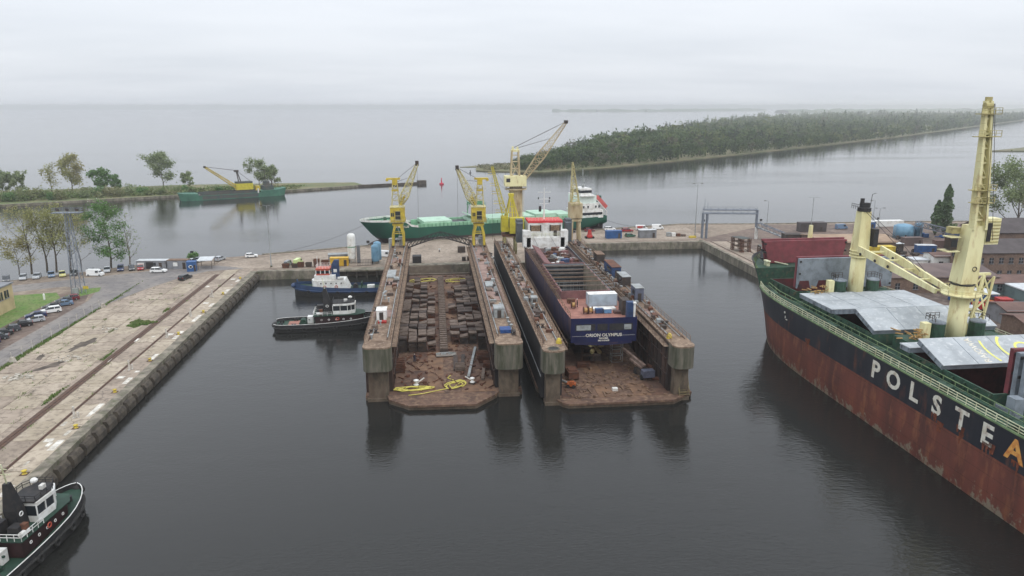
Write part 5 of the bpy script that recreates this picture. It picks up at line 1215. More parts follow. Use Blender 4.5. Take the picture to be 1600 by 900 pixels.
# foremast and forecastle fittings
MB().tube((63.5, -3.6, 16), (63.5, -3.6, 24.5), .75, 10, .45).bx(63.5, -3.6, 21, 1.2, 3.6, .25).build('foremast', 'crane_cream', BK)
MB().tube((63.5, -3.6, 24.5), (63.5, -3.6, 31), .08, 6).bar((63.5, -5.0, 31), (63.5, -2.2, 31), .06).build('foremast_aerial', 'grey_paint', BK)
for y in (3.6, -3.6): MB().tube((66, y - .9, 16.8), (66, y + .9, 16.8), .8, 12).bx(66, y, 16, 1.6, 2.4, .5).build('windlass', 'grey_paint', BK)
for x, y in ((68, 2.2), (68, -2.2), (63, 7), (60, 8.6), (63, -7), (60, -8.6)): MB().lathe([(.45, 16), (.4, 16.9), (.6, 17), (.55, 17.2)], x, y, 8).lathe([(.45, 16), (.4, 16.9), (.6, 17), (.55, 17.2)], x - 1.1, y, 8).build('bitts', 'rail_cream', BK)
MB().path([(58, 9, 16.3), (61, 8, 16.4), (64, 5, 16.3), (66, 3, 16.6), (68.4, 2, 16.3)], .14).path([(58.4, 4, 16.3), (61, 6, 16.5), (62, 3, 16.3), (65, 5.6, 16.3)], .12).build('mooring_rope', 'rail_cream', BK)

# ================================================================ blue cargo ship in the right dock
OR = thing('cargo_ship', 'blue cargo ship under repair standing in the right dock', 'ship', (32.0, 134.0, 0), R(90))
def or_prof(x):
    L = 88.
    f = x / L; P_ = []
    for k, z in enumerate((2.6, 4.2, 6.8, 9.0, 10.8, 12.1)):
        full = 6.75
        if z < 6: sf = max(0., min(1., (x - 5) / 20)); hb = full * (.10 + .90 * sf ** .8) * (1 if z > 3 else .88)
        elif z < 8: sf = max(0., min(1., (x + 2.2) / 14)); hb = full * (.80 + .2 * sf)
        else: hb = full * (.97 + .03 * min(1, x / 6))
        b_ = max(0., (f - .76) / .24); hb *= max(.02, (1 - b_ ** (1.7 + .12 * z)))
        zz = z
        if z < 6 and x < 16: zz = z + (6.6 - z) * (1 - max(0, x - 1) / 15) ** 1.0 * .98
        P_.append((hb, zz, 0))
    return P_
hull(OR, [0, 1.5, 3, 5, 8, 11, 14, 17, 22, 30, 40, 50, 60, 68, 74, 79, 83, 86, 88], or_prof, 2, ('hull_blue', 'hull_blue_worn'))
MB().add([(-.02, -6.5, 7.2), (-.02, 6.5, 7.2), (-.02, 6.5, 12.1), (-.02, -6.5, 12.1)], [(3, 2, 1, 0)]).build('transom', 'hull_blue', OR)
mb = MB()
for y0, y1 in ((-5.7, -4.2), (-3.9, -1.1), (-.7, 1.3), (1.7, 4.0), (4.3, 5.6)): mb.box(-.06, -.03, y0, y1, 9.5, 10.9)
mb.build('stern_openings', 'black_steel', OR)
for y in (-4.7, 4.7, 3.3): MB().box(-.12, -.065, y - .7, y + .7, 9.7, 10.7).build('mooring_winch', 'grey_paint', OR)
for txt, sz, z in (('ORION OLYMPUS', .86, 8.35), ('PANAMA', .42, 7.85), ('IMO 9131670', .38, 7.4)):
    text_part('ship_name', txt, sz, 'letter_white', OR, (-.06, 0, z), (0, -1, 0), (0, 0, 1), .01, .02, 1.05)
MB().bar((-.05, -6.2, 8.5), (-.05, -3.2, 8.5), .03).bar((-.05, 3.2, 8.5), (-.05, 6.2, 8.5), .03).build('load_line', 'letter_white', OR)
# decks: poop, side decks, fore deck; open hold in the middle
hw = 5.1
MB().add([(0.05, -6.45, 11.2), (18, -6.6, 11.2), (18, 6.6, 11.2), (0.05, 6.45, 11.2)], [(0, 1, 2, 3)]).build('poop_deck', 'deck_pink', OR)
mb = MB()
for sg in (1, -1): mb.add([(18, sg * hw, 11.2), (46, sg * hw, 11.2), (46, sg * 6.7, 11.2), (18, sg * 6.7, 11.2)][::sg], [(0, 1, 2, 3)])
mb.build('side_decks', 'deck_rust', OR)
deck_sheet(OR, 'fore_deck', 'deck_rust', [(x, or_prof(x)[5][0] - .08, 11.25) for x in (46, 56, 66, 72, 78, 83, 86)])
hd = MB(); a, b, zb = 18.3, 45.7, 3.6
hd.add([(a, -hw, 13), (a, hw, 13), (a, hw, zb), (a, -hw, zb)], [(0, 1, 2, 3)]); hd.add([(a, -hw, zb), (a, hw, zb), (b, hw, zb), (b, -hw, zb)], [(0, 1, 2, 3)]); hd.build('hold_floor', 'steel_dark', OR)
mb = MB()
for k in range(9): z = zb + k * 1.05; mb.add([(b, -hw, z), (b, hw, z), (b - .45, hw, z + .35), (b - .45, -hw, z + .35), (b - .45, hw, z + .7), (b - .45, -hw, z + .7), (b, hw, z + 1.05), (b, -hw, z + 1.05)], [(0, 1, 2, 3), (3, 2, 4, 5), (5, 4, 6, 7)])
mb.build('corrugated_bulkhead', 'hold_grey', OR)
MB().box(a, b, -hw - .05, -hw, zb, 13).build('hold_side', 'hold_beige', OR); MB().box(a, b, hw, hw + .05, zb, 13).build('hold_side', 'hold_grey', OR)
mb = MB(); mb.box(17.9, 18.25, -hw - .3, hw + .3, 11.2, 13).box(45.75, 46.1, -hw - .3, hw + .3, 11.2, 13.2)
for sg in (1, -1): mb.box(18.25, 45.75, *sorted((sg * (hw + .06), sg * (hw + .36))), 11.2, 13)
mb.build('hatch_coaming', 'hatch_pink', OR)
mb = MB()   # scaffolding inside the hold
for x in (39.5, 42.5):
    for y in (-4.6, -3, -1.4, .4, 2, 3.6): mb.bar((x, y, zb), (x, y, 9.6), .08)
    for z in (5.4, 7.2, 9): mb.bar((x, -4.6, z), (x, 3.6, z), .07)
mb.build('hold_scaffold', 'grey_paint', OR)
q = random.Random(5)
for k in range(14): x = q.uniform(20, 44); y = q.uniform(-4.4, 4.2); MB().bx(x, y, 3.62, q.uniform(.6, 2.6), q.uniform(.5, 1.8), q.uniform(.4, 1.8), q.uniform(0, 1.5)).build('hold_load', q.choice(('steel_rust', 'timber', 'steel_dark', 'deck_rust', 'grey_paint')), OR)
for k in range(6): x = 22 + k * 4.1; MB().bar((x, -5.3, 13.15), (x + q.uniform(-.6, .6), 5.3, 13.15), .22).build('hold_beam', q.choice(('rail_brown', 'timber')), OR)
for sg in (1, -1):
    MB().rail([(x, sg * 6.55, 12.1) for x in (0.3, 20, 40, 60, 68)], 1.0, 1.8, .035, (1., .5)).build('side_rail', 'rail_brown', OR)
    st_ = MB()
    for i in range(28): x = 19 + i * 1.9; st_.bar((x, sg * 5.5, 12.9), (x, sg * 6.7, 11.9), .09); st_.bar((x, sg * 6.72, 7.6), (x, sg * 6.72, 12.1), .07)
    for i in range(9): x = 20 + i * 3.0; st_.bar((x, sg * 5.2, 13.1), (x, sg * 6.9, 13.1), .12)
    st_.build('side_scaffold', 'rail_brown' if sg > 0 else 'grey_paint', OR)
MB().slab([(46, 4.9, 13.2), (70, 4.9, 13.2), (70, 3.0, 12.4), (46, 3.0, 12.4)], .3).build('leaning_hatch_cover', 'hatch_pink', OR)
q = random.Random(6)
for i in range(80):
    x, y = q.uniform(46.8, 74), q.uniform(-5.6, 2.6); s_ = q.uniform(.5, 1.5); m_ = q.choice(('deck_rust', 'steel_rust', 'steel_dark', 'white_steel', 'blue_paint', 'hatch_pink', 'timber', 'grey_paint', 'steel_rust'))
    MB().bx(x, y, 11.27, s_, s_ * q.uniform(.5, 1.6), s_ * q.uniform(.3, 1.0), q.uniform(0, 1.5)).build('deck_fitting', m_, OR)
for k in range(11): MB().box(47.6 + k * 2.1, 48.4 + k * 2.1, -5.6, 2.6, 11.27, 11.5).build('deck_beam', 'deck_rust', OR)
# poop gear
ct = thing('shipping_container', 'pale grey blue container on the stern deck of the blue ship', 'container', (34.3, 146.6, 11.22), .02)
MB().box(-3.03, 3.03, -1.2, 1.2, 0.05, 2.55).build('body', 'container_grey' if 'container_grey' in M else D('container_grey', lin((170, 182, 192)), lin((150, 160, 168)), .4, .8, .6), ct)
for s_ in (-1, 1):
    mb = MB()
    for k in range(20): mb.box(-2.95 + k * .3, -2.8 + k * .3, *sorted((s_ * 1.25, s_ * 1.2)), .2, 2.4)
    mb.build('corrugation', 'container_grey', ct)
MB().box(-3.04, -3.0, -1.1, 1.1, .2, 2.4).build('end_door', 'container_grey', ct); MB().box(-3.05, 3.05, -1.22, 1.22, 2.55, 2.62).build('roof', 'white_steel', ct)
for x in (-3.0, 3.0): MB().box(x - .08, x + .08, -1.24, -1.1, 0, 2.6).box(x - .08, x + .08, 1.1, 1.24, 0, 2.6).build('corner_posts', 'grey_paint', ct)
def blk(name, label, cat, x, y, z, w, d, h, m, rz=0., m2=None):
    t = thing(name, label, cat, (x, y, z), rz); MB().box(-w / 2, w / 2, -d / 2, d / 2, .08, h).build('body', m, t); MB().box(-w / 2 - .04, w / 2 + .04, -d / 2 - .04, d / 2 + .04, h, h + .07).build('lid', m2 or m, t)
    MB().box(-w / 2 + .05, -w / 2 + .2, -d / 2, d / 2, 0, .08).box(w / 2 - .2, w / 2 - .05, -d / 2, d / 2, 0, .08).build('skids', 'timber', t); return t
blk('tool_box', 'dark blue tool chest on the stern deck beside a pale blue one', 'chest', 32.4, 140.4, 11.22, 1.5, 1.0, .9, 'blue_paint')
blk('tool_box', 'pale blue tool chest on the stern deck of the blue ship', 'chest', 34.1, 140.3, 11.22, 1.5, 1.0, .9, 'sky_blue' if 'sky_blue' in M else D('sky_blue', lin((104, 146, 184)), lin((84, 124, 160)), .4, 1, .6), 0, 'white_steel')
for i, (x, y, lab) in enumerate([(29.6, 140.2, 'left one of two brown cable reels on the stern deck'), (30.6, 140.2, 'right one of two brown cable reels on the stern deck'), (27.9, 144.6, 'small cable reel near the left rail of the stern deck')]):
    t = thing('cable_reel', lab, 'reel', (x, y, 11.22)); MB().tube((-.35, 0, .75), (.35, 0, .75), .5, 12).build('drum', 'ochre', t)
    for sx in (-.38, .38): MB().tube((sx - .04, 0, .75), (sx + .04, 0, .75), .75, 14).build('flange', 'steel_rust', t)
blk('crate', 'red crate behind the cable reels on the stern deck', 'crate', 28.2, 148.6, 11.22, 1.6, 1.2, .9, 'steel_rust')
tag(MB().box(31.2, 36.4, 142.2, 144.0, 11.22, 11.6).build('plate_stack', 'white_steel'), 'pale flat plates stacked in front of the container', 'plates')
tag(MB().box(35.4, 38.0, 139.4, 140.6, 11.22, 11.7).build('plate_stack', 'deck_rust'), 'rust brown plates stacked at the right of the stern deck', 'plates')
MB().bx(2.2, -5.6, 11.2, 1.3, 1.3, 3.4).build('deck_locker', 'blue_paint', OR); MB().bx(6, -5.5, 11.2, 3, 1.6, 3.0).build('deck_store', 'steel_dark', OR)
MB().tube((.6, -6.1, 11.2), (.6, -6.1, 14.6), .2, 8).bx(.6, -6.1, 14.6, .7, .5, .3).build('stern_post', 'white_steel', OR)
# superstructure
MB().box(76, 84, -5.6, 5.6, 11.2, 14.4).build('accommodation', 'white_steel', OR)
MB().box(77, 84, -5.0, 5.0, 14.4, 18.6).build('wheelhouse', 'white_steel', OR)
MB().box(76.3, 84.4, -6.3, 6.3, 14.4, 14.6).build('bridge_deck', 'white_steel', OR)
for sg in (1, -1):
    MB().box(76.0, 79.0, *sorted((sg * 4.4, sg * 6.6)), 11.6, 16.4).build('bridge_wing', 'white_steel', OR)
    MB().box(76.95, 77.0, *sorted((sg * 1.3, sg * 4.4)), 16.2, 17.9).build('window', 'curtain', OR); MB().box(76.92, 76.96, *sorted((sg * 1.2, sg * 1.55)), 16.1, 18).build('window_post', 'black_steel', OR); MB().box(76.92, 76.96, *sorted((sg * 4.2, sg * 4.55)), 16.1, 18).build('window_post', 'black_steel', OR)
    MB().box(79, 82.5, *sorted((sg * 6.4, sg * 8.2)), 12.5, 19.2).build('funnel', 'funnel_grey' if 'funnel_grey' in M else D('funnel_grey', lin((78, 84, 88)), lin((62, 66, 70)), .4, .8, .6), OR)
    MB().box(78.9, 82.6, *sorted((sg * 6.3, sg * 8.3)), 18.2, 18.5).build('funnel_band', 'cover_edge', OR)
MB().box(76.9, 84.1, -5.1, 5.1, 18.6, 19.2).build('red_band', 'red_band' if 'red_band' in M else D('red_band', lin((204, 52, 58)), lin((180, 44, 50)), .3, 1, .6), OR)
MB().box(76.8, 76.95, -.9, .9, 14.6, 18.6).build('door_casing', 'white_steel', OR); MB().box(76.74, 76.79, -3.4, -2.4, 14.7, 16.4).build('door', 'steel_dark', OR)
MB().ladder((75.9, 2.0, 11.3), (75.9, 3.6, 14.5)).ladder((75.8, -1.4, 14.6), (75.8, -3.4, 11.3)).build('ladders', 'grey_paint', OR)
MB().rail([(77, -5, 19.2), (77, 5, 19.2)], 1., 1.).rail([(76.4, -6.2, 14.6), (76.4, 6.2, 14.6)], 1., 1.2).build('bridge_rail', 'rail_cream', OR)
MB().tube((80, 0, 19.2), (80, 0, 28.4), .22, 8, .1).bar((80, -1.9, 27.2), (80, 1.9, 27.2), .1).bar((80, -1.3, 23.8), (80, 1.3, 23.8), .1).bar((80, -1.6, 25.2), (80, 1.6, 25.2), .1).build('mast', 'white_steel', OR)
MB().bx(80, 1.2, 21.5, .5, .7, 1.6).bx(80, -1.5, 24.2, .3, .3, .7).bx(80, 1.7, 25.2, .3, .3, .5).bx(80, -1.6, 25.2, .3, .3, .5).build('radar', 'black_steel', OR)
# propeller and rudder post
pr = MB(); pc = Vector((6.2, 0, 4.1)); pr.ell(pc, (.7, .34, .34), 10, 6)
for i in range(5):
    a = i * 6.2832 / 5 + .3; u = Vector((0, math.cos(a), math.sin(a))); w = Vector((0, -math.sin(a), math.cos(a)))
    rg = []
    for f, ch in ((.12, .25), (.5, .62), (.8, .66), (1., .3)):
        c = pc + u * (1.75 * f); k = .55 * (1 - f * .6); rg.append([c - w * ch * .5 + Vector((-k * .5, 0, 0)), c + w * ch * .8 + Vector((k * .5, 0, 0)), c + w * ch * .8 + Vector((k * .5 + .06, 0, 0)), c - w * ch * .5 + Vector((-k * .5 + .06, 0, 0))])
    pr.loft(rg, True, True)
pr.build('propeller', 'bronze', OR)
MB().box(9.0, 16.0, -.35, .35, 2.6, 7.0).tube((6.4, 0, 4.1), (9.2, 0, 4.1), .4, 10).build('skeg', 'hull_blue', OR)

# ================================================================ green cargo ship behind the pier
GS = thing('cargo_ship', 'dark green cargo ship with mint deck moored behind the pier', 'ship', (22.0, 289.8, 0), R(180 + 14.4))
def gs_prof(x):
    P_ = []
    for z in (-2.5, .3, 3.4, 4.8, 6.6, 7.4):
        zz = z
        stem = 42 + (1.15 * z if z > 0 else 0)
        if z > 6 and x > 33: zz = z + min(1, (x - 33) / 3) * 2.4; stem = 42 + 1.0 * zz
        s_ = max(0., min(1., (stem - x) / 20)); hb = 6.8 * (1 - (1 - s_) ** 2.2) ** .6
        sa = max(0., min(1., (x + 49.5 - (0 if z > 4 else (4.2 - z) * 2.2)) / 9)); hb *= (.62 + .38 * sa) if z > 4 else (.1 + .9 * sa ** .7)
        P_.append((max(hb, .05), zz, min(0., stem - x)))
    return P_
gxs = [-49.5, -47, -44, -41, -36, -30, -20, -10, 0, 10, 20, 26, 31, 33.5, 36, 39, 42, 44, 46, 48, 50, 51.5]
hull(GS, gxs, gs_prof, 2, ('hull_dark_red', 'hull_green'))
MB().ell((44, 0, 0.2), (5.2, 1.6, 2.2), 12, 8).build('bulbous_bow', 'hull_dark_red', GS, True)
bw = MB()
for sg in (1, -1):
    bw.loft([[(x + min(0, gs_prof(x)[5][2]), sg * (gs_prof(x)[5][0]), gs_prof(x)[5][1]), (x + min(0, gs_prof(x)[5][2]) * .95, sg * (gs_prof(x)[5][0] + .05), gs_prof(x)[5][1] + .8)] for x in gxs if x >= 31])
bw.build('bow_bulwark', 'white_steel', GS)
deck_sheet(GS, 'deck', 'mint_dark', [(x, max(.1, gs_prof(x)[4][0] - .1), gs_prof(x)[4][1] + .3) for x in gxs if x < 47])
hc = MB()
for sg in (1, -1): hc.box(-33, 31, *sorted((sg * 5.5, sg * 6.2)), 6.9, 8.6)
hc.build('hatch_coaming', 'mint', GS)
rb = MB()
for i in range(42):
    for sg in (1, -1): rb.box(-33 + i * 1.54, -32.85 + i * 1.54, *sorted((sg * 6.2, sg * 6.5)), 6.9, 8.55)
rb.build('coaming_ribs', 'mint_dark', GS)
for (x0, x1, z) in ((17.5, 28.5, 9.3), (3, 10, 9.2), (-6.5, 2.6, 9.2), (-16.5, -7, 9.3), (-26, -17, 9.9), (-33, -26.5, 9.3)): MB().box(x0, x1, -5.7, 5.7, 8.0, z).build('hatch_cover', 'pale_roof', GS)
MB().box(10.2, 17.3, -5.4, 5.4, 6.5, 7.8).build('open_hold', 'hold_grey', GS); MB().slab([(10.2, -5.7, 10.8), (6.8, -5.7, 9.4), (6.8, 5.7, 9.4), (10.2, 5.7, 10.8)][::-1], .3).build('lifted_cover', 'pale_roof', GS)
gc = MB()
for sg in (1, -1):
    for x in (4.4, 7.8): gc.bar((x, sg * 6, 8.6), (x, sg * 6, 14.6), .28)
    gc.bar((4, sg * 6, 13.6), (8.2, sg * 6, 13.6), .3)
for x in (4.4, 7.8): gc.bar((x, -6, 14.4), (x, 6, 14.4), .5); gc.bar((x, -6, 11.2), (x, -3, 14.2), .15)
gc.rail([(4, -6, 14.6), (4, 6, 14.6)], 1.).rail([(8.2, -6, 14.6), (8.2, 6, 14.6)], 1.); gc.bx(6, 3.6, 14.6, 2, 1.6, 1.4); gc.bx(6, -5, 14.6, .8, .8, 1.6); gc.build('hatch_gantry', 'mint_dark', GS)
MB().rail([(36, 5.2, 10.0), (40, 4.2, 10), (44, 2.4, 10), (48, .8, 10)], 1.4, .9).build('bow_rail', 'mint_dark', GS)
for x, y in ((40, 1.6), (37, -2), (37.6, 2.8), (35, 0), (42, -1)): MB().tube((x, y - .8, 10.2), (x, y + .8, 10.2), .65, 10).bx(x, y, 9.4, 1, 1.8, .5).build('bow_winch', 'green_drum', GS)
text_part('ship_name', 'SAMKOLUS', 1.05, 'letter_white', GS, (37.2, 6.45, 7.6), (-1, .16, 0), (0.0, .25, 1), .1, .03, 1.)
# white aft house
MB().box(-47, -35.5, -5.6, 5.6, 7, 10.2).build('accommodation', 'white_steel', GS)
MB().box(-45, -36, -5.2, 5.2, 10.2, 13).build('accommodation', 'white_steel', GS); MB().box(-44, -36, -5, 5, 13, 16).build('accommodation', 'mint_white' if 'mint_white' in M else D('mint_white', lin((220, 232, 224)), lin((200, 214, 206)), .4, 1, .6), GS)
MB().box(-43, -36.5, -6.5, 6.5, 16, 16.4).box(-42, -37, -4.4, 4.4, 16.4, 19).build('wheelhouse', 'white_steel', GS)
MB().box(-42.05, -36.95, -4.45, 4.45, 17.2, 18.3).build('bridge_windows', 'glass_dark', GS)
wn = MB()
for x in (-46, -44.5, -41, -39): wn.box(x, x + .9, 5.56, 5.64, 8.2, 9.2); wn.box(x + .4, x + 1.2, 5.16, 5.24, 11, 12)
wn.box(-46.6, -37, 5.57, 5.66, 8.3, 9.3); wn.build('windows', 'glass_dark', GS)
MB().bar((-40, 0, 19), (-40, 0, 26.5), .3).bar((-40, -1.6, 23.4), (-40, 1.6, 23.4), .15).bx(-40, 1, 21.4, .6, .6, 1.6).ell((-39, 2.6, 20), (.8, .8, .8), 8, 6).build('mast', 'grey_paint', GS)
MB().box(-47.5, -44.5, -2.5, 2.5, 13, 15.6).build('funnel', 'hull_green', GS)
MB().bar((-49.8, 1.2, 9.2), (-43.6, 1.2, 15.6), .3).bar((-49.8, 3.2, 9.2), (-43.6, 3.2, 15.6), .3).bar((-49.8, 1.2, 9.2), (-49.8, 1.2, 7.4), .3).bar((-49.8, 3.2, 9.2), (-49.8, 3.2, 7.4), .3).build('lifeboat_ramp', 'white_steel', GS)
MB().slab([(-49.3, 1.3, 10.2), (-44.8, 1.3, 14.8), (-44.8, 3.1, 14.8), (-49.3, 3.1, 10.2)][::-1], 1.5).build('lifeboat', 'red_pale' if 'red_pale' in M else D('red_pale', lin((196, 96, 92)), lin((170, 80, 78)), .4, 1, .6), GS)
MB().rail([(-49, 4, 7.2), (-49.3, -4, 7.2)], 1.1).rail([(-47, 5.6, 10.3), (-36, 5.6, 10.3)], 1., 1.5).build('aft_rail', 'white_steel', GS)
# mooring lines
for i, (a, b, lab) in enumerate([((68, 301, 6.5), (88, 296, 2.6), 'thin mooring line from the green ship stern to the pier'), ((-24.2, 280, 9.2), (-52, 257.5, 2.6), 'thin mooring line from the green ship bow to the pier')]):
    A, B_ = Vector(a), Vector(b); pts = [A + (B_ - A) * (k / 8) - Vector((0, 0, 1.2 * math.sin(math.pi * k / 8))) for k in range(9)]
    tag(MB().path(pts, .05, 4).build('mooring_line', 'steel_dark'), lab, 'rope')
# ---------------------------------------------------------------- dock and quay cranes
D('crane_yellow', lin((202, 178, 62)), lin((170, 148, 54)), .5, .5, .6, alt2=lin((130, 104, 52)), amt2=.15, scale2=1.2)
D('crane_yellow_pale', lin((208, 200, 150)), lin((176, 164, 112)), .5, .6, .6, alt2=lin((124, 104, 66)), amt2=.2, scale2=1.3)
D('crane_bright', lin((196, 184, 56)), lin((176, 162, 48)), .4, .8, .55)
D('crane_beige', lin((196, 182, 148)), lin((168, 148, 112)), .5, .4, .7, alt2=lin((130, 102, 70)), amt2=.2, scale2=.9, streak=.8)
def wire(mb, a, b, r=.03): mb.tube(a, b, r, 4)
def dock_crane(label, x, y, sg, tip):
    """portal, cabin house, A-tower with ballast beam, lattice jib towards side sg"""
    t = thing('dock_crane', label, 'crane', (x, y, ZT + .16), 0, None); Y = 'crane_yellow'; P_ = 'crane_yellow_pale'
    for sy in (-1.7, 1.7):
        lg = MB()
        for sx in (-1, 1): lg.loft([[(sx * 1.55 + a * .32, sy + b * .35, z) for a, b in ((-1, -1), (1, -1), (1, 1), (-1, 1))] if z < 5 else [(sx * .85 + a * .35, sy + b * .35, z) for a, b in ((-1, -1), (1, -1), (1, 1), (-1, 1))] for z in (.5, 3.6, 6.6)], True, True)
        lg.box(-1.3, 1.3, sy - .3, sy + .3, 6.3, 7.0).box(-1.6, 1.6, sy - .12, sy + .12, 4.0, 4.3)
        lg.build('portal_leg', Y, t)
        for sx in (-1, 1): MB().bx(sx * 1.6, sy, 0, .5, 1.3, .55).build('bogie', 'steel_dark', t)
    MB().box(-1.6, 1.6, -2.1, 2.1, 6.6, 7.1).build('turntable_frame', Y, t); MB().lathe([(1.3, 7.1), (1.3, 7.6)], 0, 0, 16).build('turntable', 'steel_dark', t)
    MB().ladder((-.7, -1.75, .4), (.5, -1.75, 4.1)).ladder((.5, -1.7, 4.2), (-.5, -1.7, 7)).box(-1.0, 1.0, -1.5, 1.5, 2.2, 2.3).build('access_stairs', 'grey_paint', t)
    MB().bx(.6, .4, .3, 1.2, 1.6, 2.6).build('switch_cabinet', 'grey_paint', t)
    h = MB().prism([(-2.1, -2.2), (1.5, -2.2), (2.1, -1.5), (2.1, 2.2), (-2.1, 2.2)], 7.6, 11.9); h.build('machine_house', Y, t)
    MB().prism([(-2.2, -2.3), (1.55, -2.3), (2.2, -1.6), (2.2, 2.3), (-2.2, 2.3)], 11.9, 12.05).build('house_roof', P_, t)
    MB().box(-.6, .9, -2.28, -2.21, 8.2, 10.9).build('cab_window', 'glass_dark', t)
    for z in (8.2, 9.5, 10.9): MB().box(-.65, .95, -2.33, -2.27, z - .06, z + .06).build('glazing_bar', P_, t)
    for xx in (-1.7, -1.2): MB().box(xx - .18, xx + .18, -2.27, -2.205, 9.3, 10.4).build('window', 'glass_dark', t)
    MB().rail([(-2.3, -2.5, 7.5), (2.3, -2.5, 7.5), (2.3, 2.5, 7.5)], 1., 1.).box(-2.4, 2.4, -2.6, -2.2, 7.45, 7.5).build('gallery_rail', P_, t)
    tw = MB(); c = -sg * .5
    for sx in (-1, 1):
        for sy in (-1, 1): tw.bar((c + sx * 1.1, sy * 1.1, 12), (c + sx * .7, sy * .8, 18.6), .22)
    for z, w in ((13.8, 1.0), (15.6, .92), (17.2, .82)):
        for sy in (-1, 1): tw.bar((c - w, sy * w, z), (c + w, sy * w, z), .13); tw.bar((c - w, sy * w, z), (c + w * .9, sy * w, z + 1.7), .09)
        for sx in (-1, 1): tw.bar((c + sx * w, -w, z), (c + sx * w, w, z), .13)
    tw.build('tower', P_, t)
    MB().box(c - 1.0, c + 1.0, -1.0, 1.0, 16.6, 17.0).box(c - .75, c + .75, -.8, .8, 18.4, 20.0).build('sheave_house', Y, t)
    MB().bar((c - sg * 2.4, 0, 20.2), (c + sg * 1.6, 0, 20.2), 1.3, .5).bar((c - sg * 2.6, 0, 19.9), (c - sg * 1.9, 0, 19.9), 1.4, .7).build('ballast_beam', Y, t)
    MB().rail([(c - 1.6, -1.2, 16.9), (c + 1.6, -1.2, 16.9)], 1., 1.).build('tower_rail', P_, t)
    T = Vector(tip); heel = Vector((sg * 1.1, -.6, 12.6)); mid = heel + (T - heel) * .22
    MB().truss(heel, mid, .9, 2.3, 2, .12, .09).truss(mid, T, 2.3, .6, 9, .09, .055).build('jib', P_, t)
    mb = MB(); mb.bar(heel, mid, 1.4, .5); mb.build('jib_heel', Y, t)
    MB().bx(T.x, T.y, T.z - .5, 1.0, .8, 1.4).build('jib_head', 'steel_dark', t)
    w = MB()
    for o in (-.4, .4): wire(w, (c + sg * .8, o, 20.2), T + Vector((0, o, .3))); wire(w, (c + sg * .8, o, 19.4), mid + (T - mid) * .6)
    wire(w, T, (T.x, T.y, 2.0)); w.build('wires', 'steel_dark', t)
    return t
dock_crane('yellow dock crane on the left dock left wall, jib to the right', -11.1, 221, 1, (6.2, -1.5, 24.6))
dock_crane('yellow dock crane on the left dock right wall, jib to the left', 12.9, 219, -1, (-6.2, -2.5, 23.4))
# bright yellow crane with ballast box and ladder cages on the right dock
t = thing('dock_crane', 'bright yellow crane with large ballast box on right dock left wall', 'crane', (22.8, 224.5, ZT + .1)); Y = 'crane_bright'
for sx, sy in ((-1.6, -2.2), (1.8, -2.2), (-1.6, 2.2), (1.8, 2.2)): MB().tube((sx, sy, -3.4 if sx > 0 else .0), (sx, sy, 2.4), .38, 8).build('portal_leg', 'crane_yellow_pale', t)
MB().box(-2.4, 2.6, -2.8, 2.8, 2.2, 2.8).build('portal_frame', 'steel_rust', t); MB().lathe([(1.4, 2.8), (1.2, 3.6)], 0, 0, 14).build('turntable', 'steel_dark', t)
MB().box(-.2, 4.2, -3.4, -1.0, 3.2, 8.0).build('ballast_box', Y, t); MB().box(-2.6, -.5, -2.2, 1.4, 3.6, 8.2).build('machine_house', Y, t)
MB().slab([(-2.7, -2.3, 8.2), (-.6, -2.3, 3.8), (.2, -2.3, 3.8), (-1.9, -2.3, 8.2)], .4).build('strut', Y, t)
af = MB()
for a, b in (((-.8, -1.4, 7.8), (.2, -.6, 14.4)), ((2.6, -1.4, 7.8), (.8, -.6, 14.4)), ((-1.2, 1.2, 8), (.2, .6, 14.4)), ((2.4, 1.2, 5), (.8, .6, 14.4)), ((.8, -1.4, 7.8), (.5, -.6, 14.2))): af.bar(a, b, .36)
for z in (9.4, 11.2, 12.8): af.bar((-.4 + (z - 9) * .12, -1.1, z), (1.9 - (z - 9) * .2, -1.1, z), .2)
af.bx(.5, 0, 14.2, 1.6, 1.6, .9); af.build('a_frame', Y, t)
jp, jq = Vector((-1.4, -.4, 8.2)), Vector((-5.4, -1.5, 23.4))
MB().truss(jp, jq, 1.5, .5, 11, .1, .06).build('jib', Y, t)
for k, f in enumerate((.08, .26, .46, .62, .84)):
    c = jp + (jq - jp) * f; c.x -= 1.0 - .3 * f; mb = MB(); w = 1.7 - .7 * f
    for z in (0, .75): 
        for a, b in (((-w, -.5), (w, -.5)), ((w, -.5), (w, .5)), ((w, .5), (-w, .5)), ((-w, .5), (-w, -.5))): mb.bar((c.x + a[0], c.y + a[1], c.z + z), (c.x + b[0], c.y + b[1], c.z + z), .1)
    mb.box(c.x - w, c.x + w, c.y - .5, c.y + .5, c.z - .05, c.z); mb.build('jib_platform', 'crane_yellow_pale', t)
w = MB(); wire(w, (.5, 0, 15), jq); wire(w, (.5, .4, 15), jp + (jq - jp) * .7); wire(w, jq, (jq.x, jq.y, 1)); w.build('wires', 'steel_dark', t)
sc = MB()
for i in range(5): sc.bar((2.4 + .3 * i, 2.6, 3), (3.6 - .1 * i, 2.6, 13 - i), .1); sc.bar((2.2, 2.6, 4 + 1.8 * i), (4.0, 2.6, 4.6 + 1.6 * i), .09)
sc.build('stair_tower', 'crane_yellow_pale', t)
